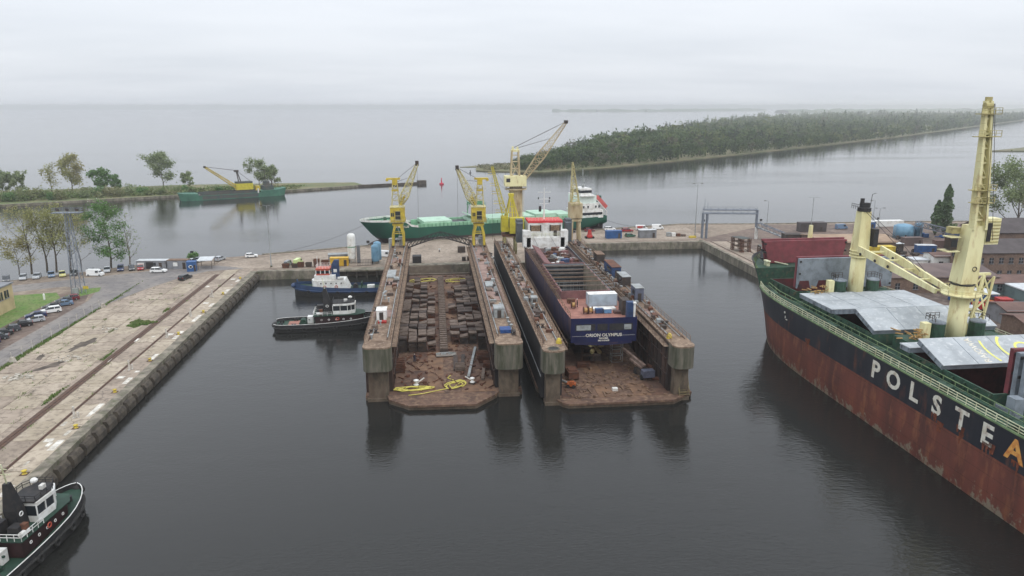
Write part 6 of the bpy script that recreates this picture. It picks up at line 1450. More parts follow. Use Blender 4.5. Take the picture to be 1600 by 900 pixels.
# beige crane seen end-on at the far right of the right dock
t = thing('dock_crane', 'beige dock crane seen end-on on the right dock right wall', 'crane', (43.6, 226, ZT + .1)); Y = 'crane_beige'
for sx, sy in ((-1.4, -2), (1.4, -2), (-1.4, 2), (1.4, 2)): MB().tube((sx, sy, 0), (sx * .8, sy * .8, 6.4), .4, 8).build('portal_leg', Y, t)
MB().box(-1.7, 1.7, -2.2, 2.2, 6.2, 6.9).build('portal_frame', Y, t); MB().box(-1.9, 1.9, -2.4, 2.0, 7.2, 11.8).build('machine_house', Y, t); MB().lathe([(1.2, 6.9), (1.2, 7.2)], 0, 0, 12).build('turntable', 'steel_dark', t)
MB().truss((-.4, -1.6, 11.8), (-1.9, -4.6, 24.6), 2.6, .3, 8, .1, .06).build('jib', 'crane_yellow_pale', t)
tw = MB()
for sx in (-1, 1): tw.bar((sx * 1.2, 1, 11.8), (sx * .5, .6, 17), .25); tw.bar((sx * 1.2, -1, 11.8), (sx * .5, .4, 17), .2)
tw.bar((-.6, .5, 17), (.6, .5, 17), .3); tw.build('tower', 'crane_yellow_pale', t)
w = MB(); wire(w, (0, .5, 17), (-1.9, -4.6, 24.6)); w.build('wires', 'steel_dark', t)
# tall beige tower crane on the pier
t = thing('tower_crane', 'tall beige slewing crane on a round column behind the docks', 'crane', (31.0, 281, GZ)); Y = 'crane_beige'
MB().lathe([(3.8, 0), (3.7, 1.0), (2.7, 2.2), (2.55, 17.6), (2.9, 18.2)], 0, 0, 22).build('column', Y, t, True)
MB().lathe([(4.2, 18.2), (4.2, 18.45), (3.0, 18.5)], 0, 0, 20).build('ring_platform', Y, t)
MB().rail([(4.1 * math.cos(i * .5236), 4.1 * math.sin(i * .5236), 18.45) for i in range(13)], 1., 2.1).build('platform_rail', Y, t)
MB().lathe([(2.4, 18.5), (2.6, 19.6)], 0, 0, 18).build('slewing_ring', 'steel_dark', t)
MB().box(-4.4, 3.8, -2.6, 2.6, 19.6, 23.4).build('machine_house', 'crane_cream', t); MB().box(-3.9, -2.4, -2.66, -2.6, 21.2, 22.6).build('cab_window', 'glass_dark', t)
tw = MB()
for sx, sy in ((-1.6, -1.3), (1.6, -1.3), (-1.6, 1.3), (1.6, 1.3)): tw.bar((sx - .3, sy, 23.4), (sx * .75 - .3, sy * .8, 33), .55)
for z in (26, 28.6, 31): tw.box(-1.8, 1.2, -1.2, 1.2, z, z + .25)
tw.bar((-1.6, -1.3, 23.4), (1, -1.1, 28.6), .25); tw.bar((1.2, -1.3, 23.4), (-1.4, -1.1, 28.6), .25); tw.build('tower', Y, t)
MB().box(-1.9, 1.3, -1.3, 1.3, 32.4, 33.2).bx(-1.2, 0, 33.2, .6, 1.6, 1.2).bx(.6, 0, 33.2, .6, 1.6, 1.0).build('tower_head', 'crane_cream', t)
jp, jq = Vector((3.2, -.6, 22.6)), Vector((18.6, -2.2, 43.2)); MB().truss(jp, jp + (jq - jp) * .4, 1.6, 3.0, 5, .16, .09).truss(jp + (jq - jp) * .4, jq, 3.0, .8, 12, .13, .07).build('jib', Y, t)
MB().bx(jq.x, jq.y, jq.z - .4, 1.4, 1.2, 1.2).build('jib_head', 'steel_dark', t)
w = MB()
for o in (-.8, .8): wire(w, (-.6, o, 34), jq + Vector((0, o * .4, .3)), .05); wire(w, (.6, o, 33.8), jp + (jq - jp) * .7 + Vector((0, o, .6)), .04)
w.build('wires', 'steel_dark', t)
MB().ladder((2.7, -1.2, .5), (2.7, -1.2, 18)).build('ladder', Y, t)

# ---------------------------------------------------------------- tugs
def tug_prof(L, B, x0, sheer_bow, zd):
    def pr(x):
        f = (x - x0) / L; P_ = []
        for k, z in enumerate((-1.6, .1, .9, 1.0)):
            s_ = max(0., min(1., (1 - f) / .38)); hb = B / 2 * (1 - (1 - s_) ** 2.1) ** .62
            sa = min(1., f / .18 + .0); hb *= .62 + .38 * (1 - (1 - sa) ** 2) ** .5
            if k == 0: hb *= .7
            sh = zd + sheer_bow * max(0, (f - .35) / .65) ** 1.6
            zz = (-1.6, .1, sh * .55, sh)[k]; P_.append((max(hb, .06), zz, 0))
        return P_
    return pr
def black_tug(label, loc, rz):
    t = thing('tug', label, 'tug', loc, rz); L, B = 25., 7.2; x0 = -L / 2; pr = tug_prof(L, B, x0, 1.5, 1.5)
    xs = [x0 + L * f for f in (0, .02, .06, .12, .2, .3, .4, .5, .6, .7, .78, .85, .9, .94, .97, .99, 1.)]
    hull(t, xs, pr, 2, ('black_rubber', 'black_steel'))
    mb = MB(); r_ = MB()
    for sg in (1, -1):
        mb.loft([[(x, sg * pr(x)[3][0], pr(x)[3][1]), (x, sg * (pr(x)[3][0] - .05), pr(x)[3][1] + .75)] for x in xs])
        r_.path([(x, sg * (pr(x)[2][0] + .12), pr(x)[2][1] + .35) for x in xs], .2, 6)
    mb.build('bulwark', 'black_steel', t); r_.build('rubbing_strake', 'black_rubber', t)
    for sg, nm in ((1, 1), (-1, 2)): MB().path([(x, sg * (pr(x)[3][0] + .03), pr(x)[3][1] + .74) for x in xs], .07, 5).build('sheer_line', 'white_steel', t)
    deck_sheet(t, 'deck', 'tug_green', [(x, max(.1, pr(x)[3][0] - .08), pr(x)[3][1] - .05) for x in xs])
    for sg in (1, -1):
        for x in (-9, -5.5, -2, 1.5, 5, 8): MB().torus((x, sg * (pr(x)[2][0] + .28), pr(x)[2][1] + .05), .48, .2, 'y', 12, 6).build('tyre_fender', 'black_rubber', t)
    MB().ell((x0 - .2, 0, 1.5), (.6, 2.0, .6), 10, 6).build('stern_fender', 'black_rubber', t); MB().ell((L / 2 + .1, 0, 2.6), (.7, 1.0, .8), 10, 6).build('bow_fender', 'black_rubber', t)
    # dark red lower house, white wheelhouse, black funnel mast
    MB().prism([(-3.0, -2.5), (6.5, -2.3), (8.2, -1.2), (8.2, 1.2), (6.5, 2.3), (-3.0, 2.5)], 1.6, 4.1).build('lower_house', 'tug_red', t)
    for sg in (1, -1):
        pt = MB()
        for x in (-1.5, .2, 1.9, 3.6, 5.3): pt.torus((x, sg * (2.55 - .02 * x), 3.0), .2, .06, 'y', 10, 4)
        pt.build('portholes', 'white_steel', t)
    MB().prism([(-3.4, -2.9), (6.8, -2.7), (8.6, -1.4), (8.6, 1.4), (6.8, 2.7), (-3.4, 2.9)], 4.1, 4.25).build('boat_deck', 'tug_green', t)
    MB().rail([(-3.3, -2.8, 4.25), (1, -2.8, 4.25)], 1., 1.).rail([(-3.3, 2.8, 4.25), (1, 2.8, 4.25)], 1., 1.).rail([(-3.3, -2.8, 4.25), (-3.3, 2.8, 4.25)], 1., 1.).build('boat_deck_rail', 'white_steel', t)
    wh = [(1.2, -2.0), (4.6, -2.1), (6.3, -1.1), (6.3, 1.1), (4.6, 2.1), (1.2, 2.0)]
    MB().prism(wh, 4.25, 5.25).build('wheelhouse_base', 'white_steel', t); MB().prism([(x * 1.0 - .05, y * .96) for x, y in wh], 5.25, 6.7).build('bridge_windows', 'glass_dark', t)
    pm = MB()
    for (a, b), (c, d) in zip(wh, wh[1:] + wh[:1]):
        for f in (0, .5): pm.bar((a + (c - a) * f, b + (d - b) * f, 5.2), (a + (c - a) * f, b + (d - b) * f, 6.75), .12)
    pm.build('window_posts', 'white_steel', t)
    MB().prism([(x * 1.02 + .05, y * 1.05) for x, y in wh], 6.7, 7.2).build('wheelhouse_roof', 'white_steel', t); MB().prism([(x - .1, y * .92) for x, y in wh], 7.2, 7.45).build('roof_deck', 'black_steel', t)
    MB().rail([(x, y, 7.4) for x, y in wh + wh[:1]], .8, 1.2).build('roof_rail', 'black_steel', t)
    MB().ell((5.2, .8, 8.3), (.5, .5, .4), 8, 5).bx(4.2, -1, 7.7, .8, .5, .6).build('searchlight', 'white_steel', t)
    MB().loft([[(x + a * .9, b * .8, z) for a, b in ((-1, -1), (1, -1), (1, 1), (-1, 1))] for x, z in ((.3, 4.25), (-.2, 7.2))] + [[(-.6 + a * .35, b * .35, 11.2) for a, b in ((-1, -1), (1, -1), (1, 1), (-1, 1))]], True, True).build('funnel_mast', 'black_steel', t)
    MB().bar((-.6, 0, 11.2), (-1.0, 0, 14.2), .14).bar((-.8, -.9, 12.6), (-.8, .9, 12.6), .1).bar((-.9, -.6, 13.4), (-.9, .6, 13.4), .08).build('mast', 'rail_cream', t)
    MB().torus((-.15, -.86, 6.4), .3, .08, 'y', 12, 5).build('funnel_badge', 'white_steel', t)
    MB().bx(-1.9, 1.2, 4.25, 1.6, 1.6, 2.0).bx(-1.8, -1.2, 4.25, 1.4, 1.4, 1.4).build('engine_casing', 'black_steel', t)
    MB().bx(-4.2, 0, 1.6, 1.4, 1.8, 1.9).build('locker', 'white_steel', t); MB().tube((-2.6, -2.2, 4.7), (-1.2, -2.2, 4.7), .38, 10).tube((-2.6, 2.2, 4.7), (-1.2, 2.2, 4.7), .38, 10).build('liferaft', 'white_steel', t)
    MB().tube((-6, -1, 2.2), (-6, 1, 2.2), .65, 12).bx(-6, 0, 1.5, 1.6, 2.8, .5).build('towing_winch', 'tug_green', t); MB().bar((-4.5, 0, 1.6), (-4.5, 0, 3.0), .3).bar((-4.5, -1.2, 2.8), (-4.5, 1.2, 2.8), .25).build('towing_hook', 'tug_green', t)
    MB().prism([(-9.5, -2.2), (-6.8, -2.6), (-6.8, 2.6), (-9.5, 2.2)], 1.46, 1.52).build('stern_deck_plate', 'deck_pink', t)
    for x, y in ((9.4, .9), (9.4, -.9), (-10.8, 1.4), (-10.8, -1.4), (-7.6, 2.6), (-7.6, -2.6)):
        z = pr(x)[3][1] - .05; MB().lathe([(.25, z), (.22, z + .7), (.32, z + .8)], x, y, 8).lathe([(.25, z), (.22, z + .7), (.32, z + .8)], x - .6, y, 8).build('bitts', 'black_steel', t)
    MB().torus((2.2, -2.62, 3.2), .36, .09, 'y', 12, 5).torus((2.2, 2.62, 3.2), .36, .09, 'y', 12, 5).build('lifebuoys', 'tug_orange', t)
    MB().bx(-1.5, -2.1, 4.25, .7, .7, 1.6).build('exhaust', 'steel_rust', t)
    return t
black_tug('black tug with white wheelhouse nosing behind the left dock', (-26.0, 173.6, 0), R(3)).scale = (1, .95, .86)
tg = black_tug('black tug with green decks at the near end of left quay', (-49.9, 83.2, 0), R(82)); tg.scale = (.9, .9, .86)
t = thing('tug', 'blue tug with white house and orange wheelhouse at the basin head', 'tug', (-26.6, 206.6, 0), R(180))
L, B = 26.5, 7.0; pr = tug_prof(L, B, -L / 2, 1.3, 1.6); xs = [-L / 2 + L * f for f in (0, .02, .06, .12, .2, .3, .4, .5, .6, .7, .78, .85, .9, .94, .97, .99, 1.)]
hull(t, xs, pr, 2, ('black_rubber', 'tug_blue')); mb = MB(); r_ = MB()
for sg in (1, -1):
    mb.loft([[(x, sg * pr(x)[3][0], pr(x)[3][1]), (x, sg * (pr(x)[3][0] - .05), pr(x)[3][1] + .7)] for x in xs]); r_.path([(x, sg * (pr(x)[2][0] + .12), pr(x)[2][1] + .4) for x in xs], .18, 6)
mb.build('bulwark', 'tug_blue', t); r_.build('rubbing_strake', 'tug_blue', t)
deck_sheet(t, 'deck', 'tug_green', [(x, max(.1, pr(x)[3][0] - .08), pr(x)[3][1] - .05) for x in xs])
MB().ell((L / 2 + .2, 0, 2.7), (.8, 1.1, .7), 10, 6).build('bow_fender', 'tug_blue', t); MB().tube((L / 2 - 1, 0, 2.8), (L / 2 - .8, 0, 4.4), .22, 8).build('jackstaff', 'tug_blue', t)
MB().loft([[(-2.2 if z < 3 else -1.0, -2.5, z), (7.6, -2.4, z), (8.4, 0, z), (7.6, 2.4, z), (-2.2 if z < 3 else -1.0, 2.5, z)] for z in (1.7, 4.4)], True, True).build('deckhouse', 'white_steel', t)
MB().box(1.6, 7.4, -2.0, 2.0, 4.4, 5.8).build('upper_house', 'white_steel', t)
MB().box(3.2, 6.8, -1.7, 1.7, 5.8, 7.5).build('wheelhouse', 'tug_orange', t); MB().box(3.15, 6.85, -1.75, 1.75, 6.3, 7.1).build('bridge_windows', 'glass_dark', t); MB().box(3.0, 7.0, -1.9, 1.9, 7.5, 7.7).build('wheelhouse_roof', 'tug_orange', t)
pm = MB()
for x in (3.15, 4.4, 5.6, 6.85):
    for y in (-1.76, 1.76): pm.bar((x, y, 6.25), (x, y, 7.2), .25)
pm.build('window_posts', 'white_steel', t)
MB().loft([[(1.7 + a, b * .8, z) for a, b in ((-1, -1), (1, -1), (1, 1), (-1, 1))] for z in (4.4, 8.6)] + [[(1.3 + a * .7, b * .6, 9.8) for a, b in ((-1, -1), (1, -1), (1, 1), (-1, 1))]], True, True).build('funnel', 'tug_blue', t); MB().bx(2.7, 0, 6.6, .1, 1.0, .9).bx(1.7, .82, 6.4, .9, .08, .9).build('funnel_badge', 'white_steel', t)
MB().rail([(3.2, -1.7, 7.7), (6.8, -1.7, 7.7), (6.8, 1.7, 7.7), (3.2, 1.7, 7.7)], .9, 1.).bar((6.6, 0, 7.7), (6.6, 0, 11), .12).rail([(-.8, 2.4, 4.4), (1.6, 2.4, 4.4)], .9, 1.).build('rails', 'white_steel', t)
MB().tube((-.6, 1.9, 4.9), (.9, 1.9, 4.9), .4, 10).build('liferaft', 'white_steel', t)
for sg in (1, -1):
    pt = MB()
    for x in (0, 1.4, 2.8, 4.2, 5.6): pt.tube((x, sg * 2.44, 3.6), (x, sg * 2.56, 3.6), .2, 8)
    pt.build('portholes', 'black_steel', t); MB().torus((1.4, sg * 2.6, 2.6), .36, .09, 'y', 12, 5).torus((4.6, sg * 2.6, 2.6), .36, .09, 'y', 12, 5).build('lifebuoys', 'tug_orange', t)
    for x in (9, 5, 1, -3, -7): MB().torus((x, sg * (pr(x)[2][0] + .25), pr(x)[2][1]), .42, .17, 'y', 12, 5).build('tyre_fender', 'black_rubber', t)
MB().tube((-3.6, -.9, 2.3), (-3.6, .9, 2.3), .6, 12).bx(-3.6, 0, 1.6, 1.4, 2.2, .4).build('towing_winch', 'black_steel', t); MB().bx(-8, .5, 1.6, 2, 1.5, .9).build('deck_box', 'white_steel', t); MB().bar((-5.4, -1.4, 1.6), (-5.4, -1.4, 3.2), .25).bar((-5.4, 1.4, 1.6), (-5.4, 1.4, 3.2), .25).bar((-5.4, -1.4, 3.2), (-5.4, 1.4, 3.2), .25).build('tow_arch', 'tug_green', t)

# ---------------------------------------------------------------- dredger and other craft in the channel
t = thing('dredger', 'long green dredger barge with yellow grab crane beside the islet', 'barge', (-116.2, 440.5, 0), R(25))
D('dredge_green', lin((64, 112, 92)), lin((50, 90, 74)), .5, .2, .7); D('dredge_dark', lin((66, 76, 76)), lin((84, 80, 72)), .5, .4, .8)
MB().loft([[(x, -w, -1), (x + dx, -w, zt), (x + dx, w, zt), (x, w, -1)] for x, w, zt, dx in ((-27.5, 3.0, 4.2, -1.4), (-24, 5, 3.9, 0), (-19, 5.2, 3.7, 0), (-18.9, 5.2, 2.6, 0), (15, 5.2, 2.6, 0), (15.1, 5.2, 3.4, 0), (25, 5, 3.8, 0), (28.6, 3, 4.4, 1.4))], True, True).build('hull', 'dredge_green', t)
MB().box(-18.5, 14.5, -4.9, 4.9, 2.62, 2.75).build('deck', 'dredge_dark', t); MB().box(-17, 13.5, -5.26, -5.21, .4, 2.3).build('side_plating', 'dredge_dark', t)
for sg in (-1, 1): MB().box(-18, 14, sg * 4.6 - .2, sg * 4.6 + .2, 2.75, 3.9).build('coaming', 'dredge_dark', t)
MB().box(2.0, 11.5, -2.6, 2.6, 4.4, 8.0).build('crane_house', 'crane_bright', t); MB().box(1.4, 11.8, -3.0, 3.0, 3.0, 4.4).build('crane_base', 'steel_dark', t); MB().box(2.2, 11.3, -2.3, 2.3, 8.0, 9.0).build('house_roof', 'dredge_dark', t)
MB().truss((2.4, -1, 6), (-14, -3.5, 18.2), 1.6, .8, 8, .16, .1).build('boom', 'crane_yellow', t); MB().bx(-14.2, -3.6, 17.8, 1.2, 1, 1).build('boom_head', 'steel_dark', t)
MB().bar((4, -.8, 8), (3.2, 0, 15), .5).bar((5.6, .8, 8), (3.6, 0, 15), .5).bx(3.2, 0, 14.6, 2.4, 1.6, 1.0).build('gantry', 'steel_dark', t)
w = MB(); wire(w, (3.2, 0, 15.4), (-14, -3.5, 18.4), .12); wire(w, (3.2, 0, 15.4), (11, 0, 8.6), .1); w.build('wires', 'steel_dark', t)
MB().box(17, 23, -3, 3, 3.4, 6.0).box(18, 21, -2, 2, 6.0, 8.6).build('deckhouse', 'dredge_dark', t); MB().box(13, 15.4, -1.5, 1.5, 3.4, 6).build('winch', 'crane_yellow', t)
MB().bar((19, 0, 8.6), (19, 0, 15), .2).bar((24.5, 0, 4), (24.5, 0, 15.4), .16).bar((23.5, 0, 12.6), (25.5, 0, 12.6), .12).bar((22, -2, 6), (22, -2, 10), .4).build('masts', 'steel_dark', t)
MB().rail([(-26, -4, 4), (-19, -5, 3.8)], 1.1, 1.5).rail([(16, -5, 3.5), (27, -3.6, 4.3)], 1.1, 1.5).build('rails', 'dredge_green', t)
MB().tube((13.5, -5.3, 2.4), (13.5, -5.3, 5.0), .4, 8).build('spud', 'white_steel', t)
t = thing('work_boat', 'end of a green barge with yellow frame at the left edge', 'barge', (-232, 396, 0), R(30))
MB().loft([[(x, -w, -1), (x, -w * 1.05, z), (x, w * 1.05, z), (x, w, -1)] for x, w, z in ((-24, 4, 3.2), (4, 4, 3.0), (9, 3, 3.6), (11, 1.6, 4))], True, True).build('hull', 'dredge_green', t); MB().box(-16, 2, -3, 3, 3, 4.6).build('deckhouse', 'dredge_dark', t)
MB().truss((-2, 0, 4.4), (5, 0, 10.5), 2, 1.4, 4, .18, .1).box(-6, 0, -2, 2, 4.6, 8).build('yellow_frame', 'crane_yellow', t)
# buoys
for x, y, m_, lab in ((4.9, 501.4, 'red_buoy', 'red channel buoy beyond the yellow cranes'),):
    D('red_buoy', lin((196, 46, 74)), lin((170, 40, 60)), .3, 2, .5)
    t = thing('buoy', lab, 'buoy', (x, y, 0)); MB().lathe([(1.1, -.6), (1.5, .1), (1.4, .8), (.5, 1.0)], 0, 0, 14).build('float', m_, t); MB().lathe([(.5, 1.0), (.32, 3.2), (.1, 3.3)], 0, 0, 8).build('tower', m_, t); MB().ell((0, 0, 3.9), (.35, .35, .5), 8, 6).build('topmark', m_, t)
for i, (px, py, lab) in enumerate([(-136.2, 640, 'dark spar buoy far out left of the dredger boom'), (-136, 612, 'second dark spar buoy nearer to the islet'), (28.5, 585, 'dark marker on the water beside the island tip')]):
    t = thing('spar_buoy', lab, 'buoy', (px, py, 0)); MB().tube((0, 0, -.5), (0, 0, 2.2), .35, 8, .22).build('spar', 'black_steel', t); MB().lathe([(.9, -.3), (.9, .25), (.4, .5)], 0, 0, 10).build('float', 'black_steel', t)

# ---------------------------------------------------------------- vehicles
PAINT = {'black': (26, 28, 32), 'dark grey': (62, 66, 72), 'grey': (112, 116, 120), 'silver': (170, 174, 178), 'white': (226, 226, 224), 'dark blue': (34, 46, 84), 'blue': (52, 84, 140), 'red': (150, 36, 42), 'dark red': (110, 38, 46), 'green': (44, 96, 72), 'yellow': (192, 186, 110), 'lime': (196, 212, 146), 'steel blue': (100, 122, 146)}
for k, c in PAINT.items(): D('paint_' + k.replace(' ', '_'), lin(c), rough=.32, spec=.6)
D('car_glass', (.015, .02, .025), rough=.08, spec=.7); D('tyre', (.018, .018, .018), rough=.9); D('rim', (.35, .36, .37), rough=.4, metal=.6); D('lamp_white', (.75, .75, .72), rough=.25); D('lamp_red', (.35, .02, .02), rough=.3)
def car_proto(kind):
    t = thing('parked_car', 'x', 'car')
    if kind == 'hatch': L, W, H = 4.0, 1.7, 1.45; lo = [(-2.0, .55), (-1.98, .95), (-1.7, 1.0), (1.0, .93), (1.85, .78), (2.0, .55)]; gl = [(-1.85, 1.0), (-1.5, 1.42), (.1, 1.44), (.95, .95)]
    elif kind == 'sedan': L, W, H = 4.5, 1.75, 1.42; lo = [(-2.25, .55), (-2.2, .95), (-1.5, 1.0), (1.1, .93), (2.1, .76), (2.25, .5)]; gl = [(-1.55, 1.0), (-.9, 1.4), (.3, 1.41), (1.15, .95)]
    elif kind == 'estate': L, W, H = 4.6, 1.8, 1.55; lo = [(-2.3, .55), (-2.28, 1.0), (-2.1, 1.05), (1.1, .98), (2.15, .82), (2.3, .55)]; gl = [(-2.2, 1.05), (-1.95, 1.52), (.3, 1.54), (1.1, 1.0)]
    else: L, W, H = 5.6, 2.0, 2.4; lo = [(-2.8, .5), (-2.8, 2.3), (-2.6, 2.4), (1.2, 2.4), (1.5, 2.35), (2.1, 1.35), (2.7, 1.1), (2.8, .5)]; gl = None
    w = W / 2
    def body(prof, w0, zb, name, m, ins=0.):
        mb = MB(); pts = [(prof[0][0], zb)] + list(prof) + [(prof[-1][0], zb)] if zb is not None else list(prof)
        n = len(pts)
        def ww(z): return w0 * (1 - .10 * max(0, z - .95) / .5) - ins
        for sg in (1, -1): pass
        vs = [(x, ww(z), z) for x, z in pts] + [(x, -ww(z), z) for x, z in pts]
        fs = [tuple(range(n))[::-1], tuple(range(n, 2 * n))] + [(i, (i + 1) % n, n + (i + 1) % n, n + i) for i in range(n)]
        return mb.add(vs, fs).build(name, m, t)
    body(lo, w, .28, 'body', 'paint_white')
    if gl:
        body(gl, w * .97, None, 'windows', 'car_glass'); top = [gl[1], gl[2]]
        MB().add([(x, y, z + .012) for x, z in top for y in (-w * .84, w * .84)] + [(x, y, z + .05) for x, z in top for y in (-w * .80, w * .80)], [(0, 1, 3, 2)[::-1], (4, 5, 7, 6), (0, 1, 5, 4), (2, 3, 7, 6)[::-1], (0, 4, 6, 2), (1, 3, 7, 5)]).build('roof', 'paint_white', t)
        xm = (gl[1][0] + gl[2][0]) / 2
        for sg in (1, -1): MB().bar((xm, sg * w * .965, 1.0), (xm, sg * w * .86, 1.44), .1, .05).bar((gl[0][0], sg * w * .965, 1.0), (gl[1][0], sg * w * .85, 1.44), .12, .06).build('pillar', 'paint_white', t)
    else:
        MB().add([(1.53, -.85, 2.25), (1.53, .85, 2.25), (2.12, .92, 1.38), (2.12, -.92, 1.38)], [(0, 3, 2, 1)]).build('windscreen', 'car_glass', t)
        for sg in (1, -1): MB().box(.6, 1.6, *sorted((sg * .89, sg * 1.01)), 1.35, 2.0).build('windows', 'car_glass', t)
    r = .31 if gl else .36; ax = L / 2 - .78
    for sx in (-1, 1):
        for sg in (1, -1):
            wl = MB().tube((sx * ax, sg * (w - .2), r), (sx * ax, sg * (w + .01), r), r, 12).build('wheel', 'tyre', t)
            MB().tube((sx * ax, sg * (w + .0), r), (sx * ax, sg * (w + .025), r), r * .6, 10).build('rim', 'rim', wl)
    for sg in (1, -1):
        MB().bx(L / 2 - .06, sg * (w - .3), .6, .12, .36, .16).build('headlight', 'lamp_white', t); MB().bx(-L / 2 + .02, sg * (w - .2), .75, .1, .24, .22 if gl else .5).build('tail_light', 'lamp_red', t)
    return t
proto = {k: car_proto(k) for k in ('hatch', 'sedan', 'estate', 'van')}; used_p = set()
def car(kind, colour, x, y, rz, label, group=None, z=GZ + .02, cat='car', scale=None, name=None):
    p_ = proto[kind]
    if kind in used_p: o = copy_tree(p_)
    else: o = p_; used_p.add(kind)
    o.location = (x, y, z); o.rotation_euler = (0, 0, R(rz)); o['label'] = label; o['category'] = cat
    if group: o['group'] = group
    elif 'group' in o: del o['group']
    if scale: o.scale = (scale,) * 3
    o.name = name or ('parked_van' if kind == 'van' else 'parked_car')
    for part in ('body', 'roof', 'pillar'): repaint(o, part, 'paint_' + colour.replace(' ', '_'))
    return o
G1 = 'cars parked in a row beside the lawn'
row = [('estate', 'dark blue', 160.5, 'dark blue estate car nearest the camera in the lawn row'), ('sedan', 'dark grey', 163.6, 'dark grey saloon, second from the near end of the lawn row'), ('sedan', 'black', 166.6, 'black saloon, third from the near end of the lawn row'), ('hatch', 'dark grey', 169.6, 'dark grey hatchback, fourth from the near end of the lawn row'),
       ('sedan', 'black', 173.4, 'black saloon just before the silver hatchback in the lawn row'), ('hatch', 'silver', 177.0, 'silver hatchback in the middle of the lawn row'), ('sedan', 'dark blue', 181.0, 'dark blue saloon between silver and white cars of the lawn row'), ('estate', 'white', 185.0, 'white estate car in the lawn row'), ('hatch', 'black', 188.4, 'black hatchback just behind the white estate in the lawn row'),
       ('sedan', 'steel blue', 191.6, 'steel blue saloon near the far end of the lawn row'), ('hatch', 'dark grey', 194.4, 'dark grey hatchback second from the far end of the lawn row'), ('hatch', 'dark red', 197.2, 'dark red hatchback at the far end of the lawn row')]
q = random.Random(12)
for i, (k, c, y, lab) in enumerate(row): car(k, c, -95.6 + q.uniform(-.5, .5) + (1.4 if c in ('white', 'steel blue', 'silver') else 0), y, 180 + 28 + q.uniform(-4, 4), lab, G1)
G2 = 'cars parked along the shore under the trees'
shore = [('hatch', 'grey', -127.6, 219.6, 'grey hatchback at the left end of the shore row'), ('estate', 'dark grey', -124.0, 221.6, 'dark grey estate second from the left in the shore row'), ('hatch', 'silver', -120.4, 223.6, 'silver hatchback third from the left in the shore row'), ('sedan', 'silver', -117.2, 225, 'silver saloon fourth from the left in the shore row'), ('hatch', 'steel blue', -113.9, 226.4, 'steel blue hatchback left of the yellow car'), ('hatch', 'yellow', -111.0, 226.8, 'pale yellow hatchback in the shore row'), ('hatch', 'black', -108.2, 228, 'black hatchback right of the yellow car'), ('estate', 'dark grey', -104.2, 229.5, 'dark grey estate behind the white van on the shore'), ('hatch', 'silver', -100.2, 231.6, 'silver hatchback under the blossoming tree'), ('estate', 'dark blue', -97.0, 233.4, 'dark blue car right of the blossoming tree'), ('hatch', 'dark grey', -93.8, 233.6, 'dark grey hatchback left of the red car'), ('hatch', 'red', -91.2, 233.8, 'red hatchback at the right end of the shore row')]
for i, (k, c, x, y, lab) in enumerate(shore): car(k, c, x, y, -68 + q.uniform(-6, 6), lab, G2)
car('van', 'white', -101.4, 226.2, -8, 'white panel van parked in front of the shore row', None, cat='van', scale=.84)
car('estate', 'white', -84.2, 229.0, 0, 'white estate car driving past the grey huts', None)
car('estate', 'black', -73.2, 218.6, 75, 'black car standing alone on the apron near the blue kiosk')
car('hatch', 'silver', -70.6, 245.6, 70, 'silver hatchback on the pier right of the kiosk roof')
car('hatch', 'white', -61.5, 249.6, 15, 'white hatchback near the outer edge of the pier')
car('sedan', 'grey', -77.0, 244.6, 25, 'grey saloon behind the kiosk roof'); car('sedan', 'silver', -78.4, 242.4, 25, 'silver saloon half hidden by the kiosk roof')
car('van', 'grey', -46.9, 234.9, 80, 'small grey van beside the lamp post on the pier', None, cat='van', scale=.72); car('van', 'lime', -44.0, 236.2, 80, 'lime green van next to the small grey van', None, cat='van', scale=.85)
car('van', 'white', -17.0, 245.8, -25, 'white van behind the blue tank', None, cat='van', scale=.9)
car('sedan', 'black', 17.2, 243.5, 60, 'black car between the two docks on the quay'); car('hatch', 'white', 17.4, 238.2, 40, 'white hatchback between the two docks on the quay'); car('sedan', 'dark grey', 17.2, 234.2, 85, 'dark grey car at the quay edge between the docks')
car('sedan', 'black', 53.2, 286.5, 5, 'black saloon under the green ship stern'); car('hatch', 'dark red', 61.8, 288.8, 5, 'dark red hatchback right of the black saloon on the pier'); car('estate', 'white', 70.6, 290.6, 0, 'white estate car behind the blue container'); car('estate', 'red', 76.8, 286.6, 10, 'red car behind the grey container'); car('hatch', 'green', 74.8, 274.8, 15, 'green car between the blue and grey containers')
car('van', 'white', 83.6, 290.0, -8, 'white van with red panel on its side', None, cat='van', scale=.86); vv = car('van', 'white', 90.8, 291.6, -5, 'long white van at the right of the pier cars', None, cat='van')
MB().box(81.5, 83.8, 288.93, 288.99, 3.5, 4.3).build('red_panel', 'red_paint', None); o = bpy.data.objects['red_panel']; o.parent = [c for c in bpy.data.objects if c.get('label') == 'white van with red panel on its side'][0]; o.matrix_parent_inverse = Matrix.LocRotScale(Vector((83.6, 290, GZ + .02)), Matrix.Rotation(R(-8), 3, 'Z'), Vector((.86,) * 3)).inverted()
for p_ in proto: 
    if p_ not in used_p: bpy.data.objects.remove(proto[p_])

